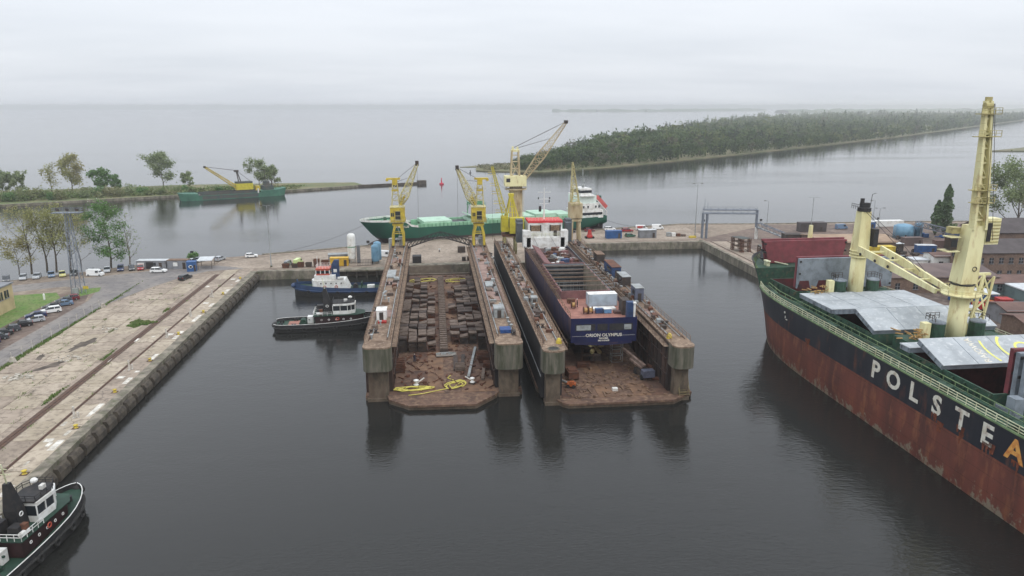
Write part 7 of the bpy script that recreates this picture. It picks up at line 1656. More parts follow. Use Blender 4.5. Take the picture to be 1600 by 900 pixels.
# ---------------------------------------------------------------- huts, tanks, skips and lamps on the left and centre pier
D('cont_grey', lin((128, 130, 134)), lin((108, 108, 110)), .4, .6, .7); D('cont_blue', lin((44, 88, 140)), lin((36, 72, 116)), .4, .8, .6); D('cont_yellow', lin((204, 164, 48)), lin((176, 136, 40)), .4, .8, .6); D('tank_blue', lin((110, 150, 174)), lin((90, 128, 150)), .4, .6, .5); D('roof_pale', lin((196, 200, 202)), lin((170, 172, 172)), .4, .6, .7)
def box_hut(name, label, cat, x, y, w, d, h, m, roof, rz=0., win=True, z=GZ + .015, ribs=0):
    t = thing(name, label, cat, (x, y, z), rz); MB().box(-w / 2, w / 2, -d / 2, d / 2, 0, h).build('body', m, t); MB().box(-w / 2 - .12, w / 2 + .12, -d / 2 - .12, d / 2 + .12, h, h + .1).build('roof', roof, t)
    if win: MB().box(-w * .12, w * .16, -d / 2 - .05, -d / 2, h * .42, h * .78).build('window', 'glass_dark', t)
    MB().box(w * .26, w * .26 + min(.9, w * .2), -d / 2 - .05, -d / 2, .02, min(2., h * .8)).build('door', 'steel_dark', t)
    if ribs:
        mb = MB(); n = int(w / .35)
        for k in range(n): mb.box(-w / 2 + .1 + k * .35, -w / 2 + .24 + k * .35, -d / 2 - .045, -d / 2, .1, h - .1)
        mb.build('corrugation', m, t)
    return t
a = box_hut('shed', 'long grey open fronted shed with white panel behind the white car', 'shed', -88, 235.4, 9.0, 2.6, 2.6, 'cont_grey', 'roof_pale', R(-4)); MB().box(-4.2, -2.2, -1.38, -1.31, .5, 2.0).build('white_panel', 'white_steel', a); MB().box(-1.6, .6, -1.4, -1.32, .1, 2.2).build('opening', 'black_steel', a)
a = box_hut('site_cabin', 'grey site cabin with white sign left of the blue kiosk', 'cabin', -80, 234.6, 6.2, 2.6, 2.7, 'cont_grey', 'rail_brown', R(-4), False); MB().box(-1.2, .1, -1.38, -1.31, .9, 2.1).build('sign', 'white_steel', a)
a = box_hut('kiosk', 'small blue gatehouse kiosk at the end of the road', 'kiosk', -74.8, 230.4, 2.6, 2.6, 2.9, 'cont_blue', 'cont_blue', R(10), False); MB().ell((-.2, -1.34, 1.5), (.6, .06, .5), 10, 6).build('window', 'white_steel', a); MB().box(-.5, .2, -1.42, -1.36, 1.2, 1.8).build('window_pane', 'glass_dark', a)
t = thing('carport', 'flat white carport roof beside the blue kiosk', 'carport', (-72.0, 235.5, GZ), R(8)); MB().box(-2.2, 2.2, -3.4, 3.4, 2.6, 2.75).build('roof', 'roof_pale', t)
for sx in (-2, 2):
    for sy in (-3.2, 3.2): MB().tube((sx, sy, 0), (sx, sy, 2.6), .08, 6).build('post', 'steel_dark', t)
# cryogenic tanks
t = thing('gas_tank', 'tall white upright gas tank with green band on the quay', 'tank', (-27.0, 237, GZ)); MB().lathe([(.3, 1.0), (1.25, 1.3), (1.3, 1.7), (1.3, 8.6), (1.2, 9.2), (.7, 9.6), (.1, 9.7)], 0, 0, 20).build('vessel', 'white_steel', t, True); MB().lathe([(1.315, 5.2), (1.315, 5.5)], 0, 0, 20).build('band', 'mint_dark', t)
for k in range(3): a_ = k * 2.094 + .5; MB().bar((1.0 * math.cos(a_), 1.0 * math.sin(a_), 0), (1.0 * math.cos(a_), 1.0 * math.sin(a_), 1.6), .2).build('leg', 'grey_paint', t)
mb = MB().box(1.7, 2.6, -.8, .8, .2, 5.6)
for k in range(12): mb.box(1.65 + k * .08, 1.69 + k * .08, -.86, .86, .2, 5.6)
mb.build('vaporiser', 'cont_grey', t)
t = thing('gas_tank', 'pale blue upright gas tank group beside the left dock', 'tank', (-19.4, 235, GZ))
for k, (x, y, h) in enumerate(((0, 0, 6.3), (.5, 2.6, 6.8))): MB().lathe([(.3, .7), (1.2, .9), (1.25, 1.2), (1.25, h - .8), (1.1, h - .3), (.5, h), (.1, h + .05)], x, y, 18).build('vessel', 'tank_blue', t, True)
for k in range(3): a_ = k * 2.094; MB().bar((1.0 * math.cos(a_), 1.0 * math.sin(a_), 0), (1.0 * math.cos(a_), 1.0 * math.sin(a_), 1.2), .2).build('leg', 'grey_paint', t)
for i, x in enumerate((-31.0, -23.4)): tag(MB().rail([(x - 1.5, 232.6, GZ), (x + 3, 232.6, GZ), (x + 3, 240, GZ)], 1.9, .5, .03, (1., .5, .05)).build('fence_panel', 'steel_dark'), ('mesh fence left of the white gas tank', 'mesh fence between the two gas tanks')[i], 'fence')
for i, (x, y, w, d, h, m_, lab) in enumerate([(-42.4, 232.4, 2.0, 1.8, 1.5, 'steel_rust', 'rust brown skip left in the row by the lime van'), (-40.0, 232.4, 2.0, 1.6, 1.4, 'steel_dark', 'dark skip second in the row by the lime van'), (-37.6, 232.8, 1.9, 1.8, 2.3, 'steel_rust', 'tall rusty skip third in the row'), (-35.0, 233, 2.4, 2, 1.9, 'steel_rust', 'rusty skip right beside the yellow container'), (-46.9, 231.6, 2.2, 1.6, 1.3, 'steel_rust', 'rusty skip in front of the small grey van'), (-44.2, 231.8, 2.0, 1.4, 1.2, 'steel_dark', 'dark skip in front of the lime van')]):
    t = thing('skip', lab, 'skip', (x, y, GZ + .02), .05); mb = MB()
    for a_, b_, c_, d_ in ((-1, -1, 1, -1), (1, -1, 1, 1), (1, 1, -1, 1), (-1, 1, -1, -1)): mb.slab([(a_ * w * .42, b_ * d * .42, .1), (c_ * w * .42, d_ * d * .42, .1), (c_ * w / 2, d_ * d / 2, h), (a_ * w / 2, b_ * d / 2, h)], .08)
    mb.box(-w * .42, w * .42, -d * .42, d * .42, .05, .12).build('tub', m_, t); MB().box(-w * .44, w * .44, -d * .44, d * .44, h * .6, h * .72).build('load', 'timber_dark', t); MB().box(-w / 2 - .06, w / 2 + .06, -d / 2 - .06, -d / 2 + .04, h - .12, h).build('rim', m_, t)
box_hut('container', 'yellow container at the edge of the left basin', 'container', -30.6, 233.6, 5.6, 2.4, 2.5, 'cont_yellow', 'cont_yellow', 0, False, ribs=1)
box_hut('container', 'grey container behind the yellow one', 'container', -31.6, 240.5, 6.6, 3, 2.4, 'cont_grey', 'grey_paint', R(5), False)
def lamp_post(label, x, y, h, arms=2, z=GZ, name='street_lamp'):
    t = thing(name, label, 'lamp post', (x, y, z)); MB().tube((0, 0, 0), (0, 0, h), .17, 8, .08).build('pole', 'grey_paint', t); MB().bx(0, 0, 0, .6, .6, .5).build('base', 'quay_concrete', t)
    for k in range(arms): s_ = (-1, 1)[k % 2]; MB().bar((0, 0, h), (s_ * 1.3, 0, h + .15), .08).build('arm', 'grey_paint', t); MB().bx(s_ * 1.6, 0, h + .05, .8, .35, .18).build('lamp_head', 'steel_dark', t)
lamp_post('tall twin lamp post at the head of the left basin', -51.7, 233.3, 19.4)
lamp_post('tall lamp post beside the grey pipe gantry', 100.6, 274.6, 20.2, 2)
lamp_post('lamp post between the gantry ramp and the dark shed', 139, 294.6, 10.6, 1); lamp_post('lamp post behind the cream foremast', 168, 262, 11.5, 2); lamp_post('lamp post near the far pier edge behind crane top', 182, 288, 11, 1)
# floodlight mast
t = thing('floodlight_mast', 'tall grey lattice floodlight mast on the left lawn', 'mast', (-97.0, 205.5, GZ)); MB().truss((0, 0, 0), (0, 0, 21.8), 2.6, 1.0, 9, .08, .035).build('lattice', 'grey_mast' if 'grey_mast' in M else D('grey_mast', lin((120, 126, 136)), lin((100, 106, 114)), .4, .6, .6), t)
MB().box(-3.6, 3.6, -1.2, 1.2, 21.8, 21.95).rail([(-3.5, -1.1, 21.95), (3.5, -1.1, 21.95), (3.5, 1.1, 21.95), (-3.5, 1.1, 21.95), (-3.5, -1.1, 21.95)], 1.1, 1.).build('platform', 'grey_mast', t)
for k in range(6): MB().bx(-3 + k * 1.2, -1.15 if k % 2 else 1.15, 22.4, .7, .35, .6).build('floodlight', 'steel_dark', t)
MB().bx(0, -1.6, 0, 1.4, .8, 1.6).build('cabinet', 'grey_paint', t)
t = thing('notice_board', 'small yellow and white sign at the foot of the floodlight mast', 'sign', (-94.4, 204, GZ)); MB().bar((0, 0, 0), (0, 0, 1.6), .08).build('post', 'grey_paint', t); MB().box(-.7, .7, -.04, .04, 1.3, 2.1).build('board', 'yellow_paint', t)
tag(MB().lathe([(.25, 0), (.25, 1.4), (.15, 1.6)], 0, 0, 8).build('marker_post', 'white_steel', None, False, (-102.5, 198.5, GZ + .02)), 'white marker post standing on the lawn', 'post')
# fence along the apron: posts and wires
t = thing('wire_fence', 'thin wire fence on pale posts between road and apron', 'fence', (-84.4, 150, GZ))
for i in range(26): MB().bar((0, -62 + i * 4.0, 0), (-.1 * (i % 3 - 1), -62 + i * 4.0, 2.0), .1).build('post', 'pillar_grey', t)
w = MB()
for z in (.5, 1.1, 1.8): wire(w, (0, -62, z), (0, 38, z), .015)
w.build('wire', 'steel_dark', t)
tuft_field('grass_verge', 'thin green verge along the wire fence', -84.3, 150, .7, 50, 2600, .3, 'grass', GZ + .02, 15)
for i, (x, y, lab) in enumerate([(-83.9, 147.5, 'pale concrete block by the near part of the wire fence'), (-83.6, 188.4, 'pale concrete block at the far end of the wire fence')]): tag(MB().add(*(lambda: ([(-.6, -.4, 0), (.6, -.4, 0), (.6, .4, 0), (-.6, .4, 0), (-.3, -.25, 1.1), (.3, -.25, 1.1), (.3, .25, 1.1), (-.3, .25, 1.1)], [(3, 2, 1, 0), (4, 5, 6, 7), (0, 1, 5, 4), (1, 2, 6, 5), (2, 3, 7, 6), (3, 0, 4, 7)]))()).build('concrete_block', 'rubble', None, False, (x, y, GZ + .08)), lab, 'block')
# low building at the left edge
t = thing('office_building', 'beige flat roofed office building at the left edge', 'building', (-114.5, 172, GZ)); D('beige_wall', lin((190, 172, 132)), lin((170, 152, 116)), .4, .4, .85)
MB().box(-9, 9, -34, 18.5, 0, 6.4).build('wall', 'beige_wall', t); MB().box(-9.3, 9.3, -34.3, 18.8, 6.4, 6.75).build('roof', 'cont_grey', t)
for k in range(14):
    y = 15.6 - k * 2.6; wn = MB().box(9.0, 9.05, y - .95, y + .95, 3.4, 5.3).build('window', 'glass_dark', t); MB().box(9.05, 9.09, y - .05, y + .05, 3.4, 5.3).build('mullion', 'beige_wall', wn); MB().box(9.02, 9.18, y - 1.05, y + 1.05, 3.25, 3.38).build('sill', 'cont_grey', wn)
for k in range(3): x = -5 + k * 4; MB().box(x - 1, x + 1, 18.5, 18.55, 3.4, 5.3).build('window', 'glass_dark', t)
# people
def person(label, x, y, z, rz, top, legs, h=1.76, pose='stand'):
    t = thing('person', label, 'person', (x, y, z), rz); k = h / 1.76
    J = {0: (0, 0, .95), 1: (0, 0, 1.2), 2: (0, .0, 1.42), 3: (0, 0, 1.55), 4: (.1, 0, .9), 5: (.12, .03, .5), 6: (.13, -.02, .08), 7: (-.1, 0, .9), 8: (-.13, -.06, .5), 9: (-.15, .06, .08), 10: (.2, 0, 1.4), 11: (.27, .03, 1.12), 12: (.25, -.12, .9), 13: (-.2, 0, 1.4), 14: (-.28, .03, 1.12), 15: (-.24, -.14, .92), 16: (.13, -.2, .04), 17: (-.15, -.13, .04), 18: (.25, -.16, .82), 19: (-.24, -.18, .84)}
    E_ = [(0, 1), (1, 2), (2, 3), (0, 4), (4, 5), (5, 6), (0, 7), (7, 8), (8, 9), (2, 10), (10, 11), (11, 12), (2, 13), (13, 14), (14, 15), (6, 16), (9, 17), (12, 18), (15, 19)]
    rad = {0: .15, 1: .15, 2: .14, 3: .06, 4: .1, 5: .075, 6: .055, 7: .1, 8: .075, 9: .055, 10: .08, 11: .055, 12: .042, 13: .08, 14: .055, 15: .042, 16: .045, 17: .045, 18: .04, 19: .04}
    me = bpy.data.meshes.new('body'); me.from_pydata([tuple(c * k for c in J[i]) for i in range(20)], E_, []); o = link('body', me, t); me.materials.append(M[top])
    md = o.modifiers.new('skin', 'SKIN'); 
    for i, v in enumerate(me.skin_vertices[0].data): v.radius = (rad[i] * k, rad[i] * k * .85); v.use_root = (i == 0)
    o.modifiers.new('sub', 'SUBSURF').levels = 1
    MB().ell((0, -.01, 1.66 * k), (.085, .1, .125), 10, 8).build('head', 'skin', t, True); MB().ell((0, .01, 1.71 * k), (.1, .115, .1), 10, 6).build('helmet', 'white_steel' if top != 'cloth_white' else 'cloth_dark', t, True)
    lg = MB()
    for s_, kn, f in ((.1, (.12, .03, .5), (.13, -.02, .1)), (-.1, (-.13, -.06, .5), (-.15, .06, .1))): lg.tube((s_ * k, 0, .93 * k), tuple(c * k for c in kn), .105 * k, 8, .085 * k); lg.tube(tuple(c * k for c in kn), tuple(c * k for c in f), .085 * k, 8, .068 * k)
    lg.build('trousers', legs, t, True)
person('person in dark clothes on the left dock floor near the timber', -4.9, 143.6, Z0, .4, 'cloth_navy', 'cloth_navy')
person('person in white top standing on the quay behind left dock', 1.2, 251.5, GZ + .02, 0, 'cloth_white', 'cloth_dark')
person('worker in brown beside the small reel on the stern deck', 28.9, 145.4, 11.22, 1.4, 'cloth_dark', 'cloth_dark')
person('worker in dark clothes on the bulk carrier hatch covers', 95.6, 115.6, 15.62, 0, 'cloth_dark', 'cloth_dark')
# loose items on the quay behind the left dock
blk('crate', 'dark rusty crate on the quay behind the left dock', 'crate', 8.8, 251.2, GZ + .02, 2.6, 2.0, 1.9, 'steel_dark')
blk('generator', 'dark machine at the far left end of left dock floor', 'machine', -6.2, 235.6, GZ + .02, 2.8, 3.2, 2.2, 'black_steel')
blk('crate', 'small dark drum crate at the far right of the quay behind left dock', 'crate', 9.0, 236.6, GZ + .02, 1.2, 1.2, 1.2, 'steel_dark'); blk('crate', 'second small dark crate by the quay scaffold', 'crate', 10.6, 236.8, GZ + .02, 1.0, 1.0, 1.3, 'steel_dark')
scaffold_tower('rusty scaffold tower on the quay beside the right yellow crane', 11.9, 240, GZ + .02, 2.2, 2.2, 7.4, 4, 'steel_rust')
tag(MB().lathe([(1.0, 0), (1.0, 6.4), (.9, 6.6)], 0, 0, 14).build('silo', 'grey_paint', None, False, (-14.6, 244, GZ + .02)), 'grey upright silo behind the left yellow crane', 'silo')
for i, (x, y, lab) in enumerate([(-81, 251.0, 'dark post with sign on the shore behind the kiosk'), (-24.2, 264.5, 'dark bollard by the green ship bow'), (67.2, 296.4, 'dark bollard by the green ship stern'), (113.6, 300.5, 'dark marker on the pier edge right of the gantry'), (138.5, 299.5, 'dark square sign on the far pier edge'), (191, 298.5, 'dark square sign on far pier edge right of the crane')]):
    t = thing('quay_marker', lab, 'marker', (x, y, GZ + .2)); MB().tube((0, 0, 0), (0, 0, 1.4), .08, 6).build('post', 'steel_dark', t); MB().bx(0, 0, 1.2, 1.1, .12, .9).build('plate', 'black_steel', t)
shrub('shore_bush', 'round green bush behind the blue kiosk', (-79.5, 247.5, GZ), 1.8, 1.6, 2.4, 420, .3, 'leaf_green', 50)

# ---------------------------------------------------------------- right pier: containers, gantry, racks
box_hut('container', 'blue container at the edge of the right basin', 'container', 67.8, 273.2, 6.0, 2.5, 2.8, 'cont_blue', 'cont_blue', R(2), False, ribs=1)
box_hut('container', 'long light grey container beside the blue one', 'container', 81.0, 273.0, 6.6, 2.6, 3.0, 'cont_grey', 'roof_pale', R(2), False, ribs=1)
t = thing('winch_buoy', 'red cone shaped winch unit on the quay left of blue container', 'machine', (58.6, 273.6, GZ + .02)); MB().lathe([(1.3, .4), (1.2, 1.0), (.9, 1.4), (.6, 3.2), (.3, 3.3)], 0, 0, 12).build('cone', 'red_paint', t); MB().box(-1.7, 1.7, -.9, .9, .1, .5).build('bed', 'black_steel', t)
for s_ in (-1, 1): MB().tube((s_ * 1.4, -.9, .4), (s_ * 1.4, .9, .4), .4, 10).build('wheel', 'black_rubber', t)
for i, (x, m_, lab) in enumerate([(90, 'grey_paint', 'grey pallet cage left in the row at the basin corner'), (91.9, 'white_steel', 'white pallet tank in the row at the basin corner'), (93.8, 'steel_rust', 'rusty pallet cage right in the row at the basin corner'), (95.8, 'timber', 'low timber pallet at the end of the cage row')]): blk('pallet_cage', lab, 'cage', x, 274.6 - .2 * i, GZ + .02, 1.5, 1.3, 1.5 - .25 * i, m_)
tag(MB().bx(98.2, 270.6, GZ + .02, 2.6, 1.2, .7, .1).build('barrier', 'yellow_paint'), 'low yellow barrier block at the basin corner', 'barrier')
t = thing('pipe_gantry', 'grey pipe bridge gantry standing over the right quay road', 'gantry', (101.5, 269.5, GZ)); gm = 'grey_mast'
dx, dy = 20, -3.2; u = Vector((dx, dy, 0)).normalized(); v = Vector((-u.y, u.x, 0))
for o_ in (-.8, .8):
    for e in (0, 1.6): p_ = u * e + v * o_; MB().tube((p_.x, p_.y, 0), (p_.x, p_.y, 9.6), .34, 8).build('column', gm, t)
    for z in (9.6, 11.0): a_ = v * o_; b_ = u * 20.4 + v * o_; MB().tube((a_.x, a_.y, z), (b_.x, b_.y, z), .22, 8).build('pipe', gm, t)
    p_ = u * 20.2 + v * o_; MB().tube((p_.x, p_.y, 4.2), (p_.x, p_.y, 11.0), .3, 8).build('column', gm, t)
mb = MB()
for k in range(8): c = u * (k * 2.8); a_, b_ = c + v * .9, c - v * .9; mb.bar((a_.x, a_.y, 9.5), (b_.x, b_.y, 9.5), .2); mb.bar((a_.x, a_.y, 9.6), (a_.x, a_.y, 11.6), .1); mb.bar((b_.x, b_.y, 9.6), (b_.x, b_.y, 11.6), .1)
mb.build('frames', gm, t); MB().rail([tuple(v * .95 + Vector((0, 0, 11.0))), tuple(u * 20.4 + v * .95 + Vector((0, 0, 11.0)))], 1., 3.).build('rail', gm, t)
MB().bar((.6, .4, 11), (.6, .4, 15), .1).bar((1.8, .4, 11), (1.8, .4, 13.6), .1).build('aerial', gm, t)
t = thing('conveyor_ramp', 'grey sloping walkway ramp behind the pipe gantry', 'ramp', (121.7, 265.6, GZ)); MB().truss((0, 0, 5.4), (9.5, -8.5, 1.7), 1.8, 1.6, 8, .1, .06).build('truss', 'grey_mast', t); MB().bar((0, 0, 4.6), (9.5, -8.5, .9), 1.7, .15).build('deck', 'grey_paint', t); MB().tube((-.2, .3, 0), (-.2, .3, 4.4), .6, 10).build('pier', 'white_steel', t)
box_hut('machine_house', 'dark cabin on white frame at the foot of the ramp', 'cabin', 128.0, 250.5, 6.2, 4, 4.4, 'steel_dark', 'steel_dark', R(-4)); 
for i, (x, y, r_, lab) in enumerate([(106.0, 243.5, 0.3, 'rusty steel rack frame on the right quay near the gantry'), (107.4, 226.5, -.1, 'taller rusty steel rack frame on the right quay near the bulk carrier')]):
    t = thing('steel_rack', lab, 'rack', (x, y, GZ + .06), r_)
    for sx in (-1, 1): MB().truss((sx * 1.6, -2.4, .2), (sx * 1.6, -2.4, 4.6), .8, .8, 4, .07, .05).build('frame', 'steel_rust', t); MB().truss((sx * 1.6, 2.4, .2), (sx * 1.6, 2.4, 4.6), .8, .8, 4, .07, .05).build('frame', 'steel_rust', t)
    for z in (1.6, 3.2, 4.6): MB().box(-2, 2, -2.8, 2.8, z, z + .12).build('shelf', 'rail_brown' if z < 4 else 'dredge_dark', t)
    for sx in (-1, 1): MB().bx(sx * 1.6, -2.6, 0, 1.2, 1.0, .4).build('foot', 'steel_rust', t)
# ---------------------------------------------------------------- right yard: buildings and clutter
D('brick_dark', lin((112, 92, 80)), lin((92, 76, 68)), .5, .5, .9, alt2=lin((130, 110, 94)), amt2=.3, scale2=2.); D('roof_dark', lin((84, 78, 78)), lin((70, 64, 64)), .5, .3, .9); D('roof_brown', lin((112, 88, 80)), lin((94, 74, 68)), .5, .3, .9); D('roof_tan', lin((160, 138, 116)), lin((142, 120, 100)), .5, .2, .9); D('roof_mauve', lin((108, 94, 90)), lin((92, 80, 78)), .5, .2, .9); D('teal_wall', lin((104, 122, 122)), lin((90, 106, 106)), .4, .5, .8)
def house(name, label, x, y, w, d, h, rh, wm, rm, rz=0., rows=1, wins=0, ends=0, flat=False, door=True):
    """gabled or flat building, ridge along x; windows on the -y and -x sides"""
    t = thing(name, label, 'building', (x, y, GZ), rz); MB().box(-w / 2, w / 2, -d / 2, d / 2, 0, h).build('wall', wm, t)
    if flat: MB().box(-w / 2 - .3, w / 2 + .3, -d / 2 - .3, d / 2 + .3, h, h + .3).build('roof', rm, t)
    else:
        for sg in (1, -1): MB().slab([(-w / 2 - .4, sg * (d / 2 + .5), h - .15), (w / 2 + .4, sg * (d / 2 + .5), h - .15), (w / 2 + .4, 0, h + rh), (-w / 2 - .4, 0, h + rh)][::-sg if sg < 0 else -1], .22).build('roof', rm, t)
        for sx in (-1, 1): MB().add([(sx * (w / 2 - .01), -d / 2, h), (sx * (w / 2 - .01), d / 2, h), (sx * (w / 2 - .01), 0, h + rh - .1)], [(0, 1, 2)]).build('gable', wm, t)
    for r_ in range(rows):
        z = 1.1 + r_ * (h - .6) / max(rows, 1)
        for k in range(wins):
            xx = -w / 2 + (k + .5) * w / wins; o = MB().box(xx - .65, xx + .65, -d / 2 - .05, -d / 2 + .02, z, z + 1.7).build('window', 'glass_dark', t)
            MB().box(xx - .05, xx + .05, -d / 2 - .09, -d / 2 - .05, z, z + 1.7).box(xx - .65, xx + .65, -d / 2 - .09, -d / 2 - .05, z + .8, z + .9).build('frame', 'cont_grey', o); MB().box(xx - .8, xx + .8, -d / 2 - .2, -d / 2, z - .16, z - .02).build('sill', 'cont_grey', o)
        for k in range(ends):
            yy = -d / 2 + (k + .5) * d / ends; o = MB().box(-w / 2 - .05, -w / 2 + .02, yy - .65, yy + .65, z, z + 1.7).build('window', 'glass_dark', t)
            MB().box(-w / 2 - .09, -w / 2 - .05, yy - .05, yy + .05, z, z + 1.7).build('frame', 'cont_grey', o)
    if door: MB().box(w * .3, w * .3 + 1.4, -d / 2 - .06, -d / 2, 0, 2.3).build('door', 'steel_dark', t)
    return t
house('brick_workshop', 'long brown brick workshop with two window rows on the right', 178, 198, 44, 12, 8.2, 3.0, 'brick_dark', 'roof_dark', R(-4), 2, 15, 5)
house('brick_workshop', 'taller brick hall with dark roof behind the brick workshop', 196, 216, 46, 15, 11.0, 3.4, 'brick_dark', 'roof_dark', R(-4), 1, 16, 0)
house('warehouse', 'wide low warehouse with tan roof behind the maroon hatch cover', 143, 240, 26, 16, 4.6, 1.2, 'brick_dark', 'roof_tan', R(-3), 1, 6, 3)
house('warehouse', 'long mauve roofed warehouse beside the cream jib', 137, 189, 30, 17, 4.6, 1.5, 'brick_dark', 'roof_mauve', R(-4), 1, 6, 3)
house('shed', 'red brown roofed shed in front of the brick workshop', 157, 181, 17, 9, 3.4, 1.2, 'teal_wall', 'roof_brown', R(-5), 1, 4)
house('shed', 'white walled hut with dark window behind the cream jib', 157, 209.5, 9, 6, 4.6, .6, 'white_steel', 'roof_brown', R(-5), 1, 2, 1); house('shed', 'low white annex beside the white walled hut', 149.8, 211, 4.5, 4, 2.8, .3, 'white_steel', 'roof_pale', R(-5), 1, 0, 0, True, False)
house('shed', 'pale flat roofed shed with white roof at the right edge', 160, 172, 18, 8, 3.0, .3, 'teal_wall', 'roof_pale', R(-5), 1, 4, 0, True)
house('shed', 'teal walled shed at the far right edge', 163, 163, 14, 8, 4.0, .8, 'teal_wall', 'roof_pale', R(-5), 1, 3); house('shed', 'blue grey steel shed with brown roof right of the hatch covers', 140, 153.5, 18, 8, 3.6, .9, 'cont_grey', 'roof_brown', R(-6), 1, 3)
house('shed', 'brown brick shed right of the bulk carrier stern covers', 133, 141, 16, 8, 4.4, .8, 'brick_dark', 'roof_brown', R(-6), 1, 4); house('shed', 'low blue shed with pale roof left of the red machines', 137.5, 170.5, 9, 6, 2.8, .4, 'cont_blue', 'roof_pale', R(-6), 1, 2, 0, True)
for i, (x, y, w, m_, r_, lab) in enumerate([(167.2, 232.5, 6.2, 'cont_blue', 'roof_pale', 'blue container with pale roof left of the poplars'), (149.0, 238.0, 5.0, 'cont_blue', 'cont_blue', 'small dark blue container right of the crane column'), (160.5, 250.6, 6, 'cont_yellow', 'cont_yellow', 'yellow container in the yard behind the cream jib'), (153.5, 250.8, 6, 'cont_blue', 'cont_blue', 'blue container left of the yellow yard container'), (157, 236.5, 8.4, 'steel_dark', 'roof_pale', 'dark shed container with white roof in the yard'), (148.0, 228.5, 9, 'crane_yellow', 'crane_yellow', 'long yellow green container behind the jib heel'), (172, 247, 7, 'roof_mauve', 'roof_mauve', 'mauve container in the yard left of the poplars'), (180, 240, 8, 'roof_brown', 'roof_brown', 'rust brown container below the poplars'), (151.0, 280, 11, 'roof_dark', 'roof_dark', 'dark open shed behind the tan warehouse'), (176.5, 284, 7, 'cont_blue', 'roof_pale', 'blue truck box behind the first cream crane'), (200.5, 261.5, 8, 'cont_blue', 'cont_blue', 'blue container to the right of the poplars'), (140, 163, 3.0, 'red_paint', 'red_paint', 'small red container behind the hatch covers')]):
    box_hut('container', lab, 'container', x, y, w, 2.6 if w < 9 else 3.4, 2.9 if w < 9 else 3.6, m_, r_, R(-5 + (i * 7) % 15 - 6), False, ribs=1)
t = thing('storage_tank', 'pale blue round storage tank in the right yard', 'tank', (178.6, 262, GZ)); MB().lathe([(3.6, 0), (3.6, 4.6), (2.4, 5.2), (.2, 5.6)], 0, 0, 22).build('shell', 'tank_blue', t, True); MB().lathe([(1.4, 0), (1.4, 5.4), (.9, 5.8)], 5.4, -1, 14).build('side_vessel', 'tank_blue', t, True); MB().ladder((-3.7, -.6, 0), (-3.7, -.6, 4.8)).build('ladder', 'grey_paint', t)
t = thing('conveyor', 'blue grey lattice conveyor sloping down right of the tank', 'conveyor', (181, 259, GZ)); MB().truss((0, 0, 6), (19.5, -9, 1.4), 1.8, 1.8, 10, .14, .09).build('truss', 'grey_mast', t); MB().bar((0, 0, 5.2), (19.5, -9, .6), 1.4, .15).build('belt', 'steel_dark', t); MB().bar((2, -.8, 0), (2, -.8, 5), .3).bar((10, -4.6, 0), (10, -4.6, 3), .3).build('support', 'grey_mast', t)
for i, (x, y, m_, lab) in enumerate([(134.5, 164.2, 'red_paint', 'red tractor like machine right of the jib rest'), (138.4, 165.6, 'orange_paint', 'orange red machine next to the red yard machine'), (142.5, 167.6, 'red_paint', 'red machine with roof farther right in the yard')]): cart('yard_machine', lab, x, y, GZ, .5 * i, m_, 1.8, 3.2, 1.2)
for i, (k, c, x, y, rz, lab) in enumerate([('van', 'white', 152, 284.5, 20, 'white van by the dark open shed'), ('van', 'steel blue', 166, 284, 10, 'steel blue van right of the foremast'), ('sedan', 'black', 160.5, 221.5, 20, 'black car in the yard below the white hut'), ('estate', 'dark grey', 153.6, 223.5, 10, 'dark grey car left of the black yard car')]): car(k, c, x, y, rz, lab, None, cat='van' if k == 'van' else 'car', scale=.9)
tag(MB().box(178, 196, 288, 291, GZ, GZ + 2.4).build('boundary_wall', 'white_steel'), 'white wall at the far pier edge right of foremast', 'wall', kind='structure')
q = random.Random(44)
hx = sorted(q.uniform(146, 196) for _ in range(48))
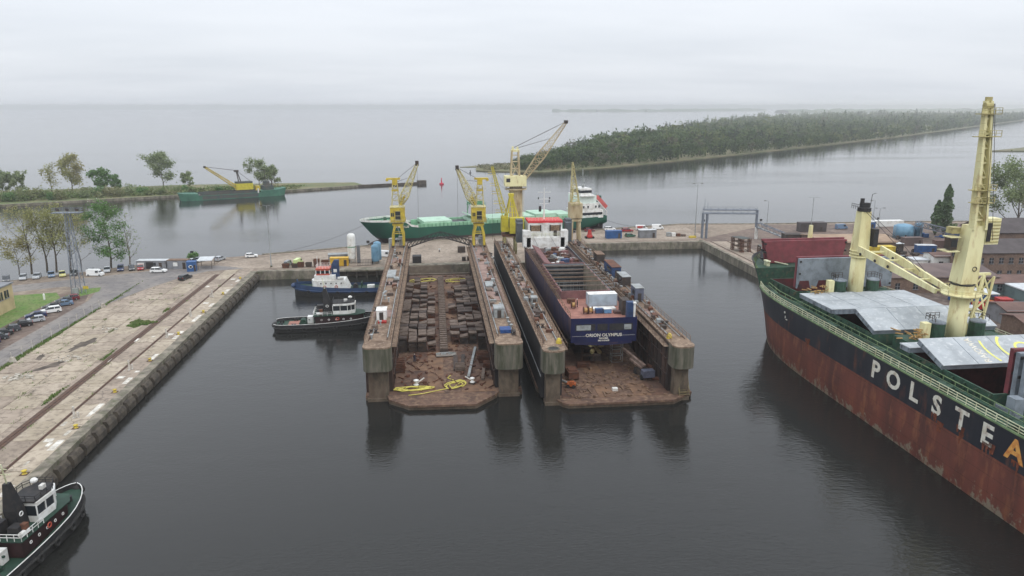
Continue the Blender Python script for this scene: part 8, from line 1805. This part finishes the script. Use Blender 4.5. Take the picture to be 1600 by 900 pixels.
for i in range(48):
    x, y = hx[i], q.uniform(219, 268); h = q.uniform(.6, 1.8); mm, cn = q.choice((('steel_rust', 'rusty'), ('timber', 'timber'), ('steel_dark', 'black'), ('cont_blue', 'blue'), ('roof_pale', 'pale')))
    o = thing('scrap_pile', '%s %s heap of goods lying in the right yard, counted from left' % (ORD[i], cn), 'pile', (x, y, GZ + .01), q.uniform(0, 3), 'heaps of goods in the right yard'); mb = MB()
    for k in range(7): mb.bx(q.gauss(0, 1.2), q.gauss(0, .7), 0, q.uniform(.5, 1.8), q.uniform(.4, 1.0), h * q.uniform(.4, 1), q.uniform(0, 3))
    mb.build('pieces', mm, o)['kind'] = 'stuff'
# poplars and the big tree
def poplar(label, x, y, h, r, n, seed):
    rng = np.random.default_rng(seed); t = thing('poplar', label, 'tree', (x, y, GZ)); z = rng.uniform(.06, 1, n); rr = r * np.sqrt(rng.uniform(.05, 1, n)) * np.minimum(1, 3.2 * z) * (1 - z ** 2.6) ** .7 * (1 + .2 * np.sin(z * 23 + seed)); a = rng.uniform(0, 6.283, n)
    link('crown', quads_mesh('crown', leaves(np.stack([rr * np.cos(a), rr * np.sin(a), z * h], 1), .42, rng), 'leaf_poplar'), t); MB().tube((0, 0, 0), (0, 0, h * .9), .4, 7, .05).build('trunk', 'bark', t)
poplar('taller of the two columnar poplars in the right yard', 199.5, 268, 19.6, 2.5, 2600, 1); poplar('shorter columnar poplar leaning against the taller one', 195.2, 267, 13.6, 2.2, 1700, 2)
shrub('yard_bush', 'light green bush right of the poplars', (203.2, 268, GZ), 1.8, 1.6, 4.4, 500, .34, 'leaf_green', 61)
tree('yard_tree', 'large spreading tree in spring leaf at the right edge', (206, 240, GZ), 25, 13, 11000, .33, 'leaf_grey', seed=71, sig=.05, tree_kw=dict(n1=14, base=.22))
tree('yard_tree', 'second spring green tree behind the large right edge tree', (222, 243, GZ), 21, 11, 8000, .33, 'leaf_spring', seed=73, sig=.06, tree_kw=dict(n1=13, base=.18))
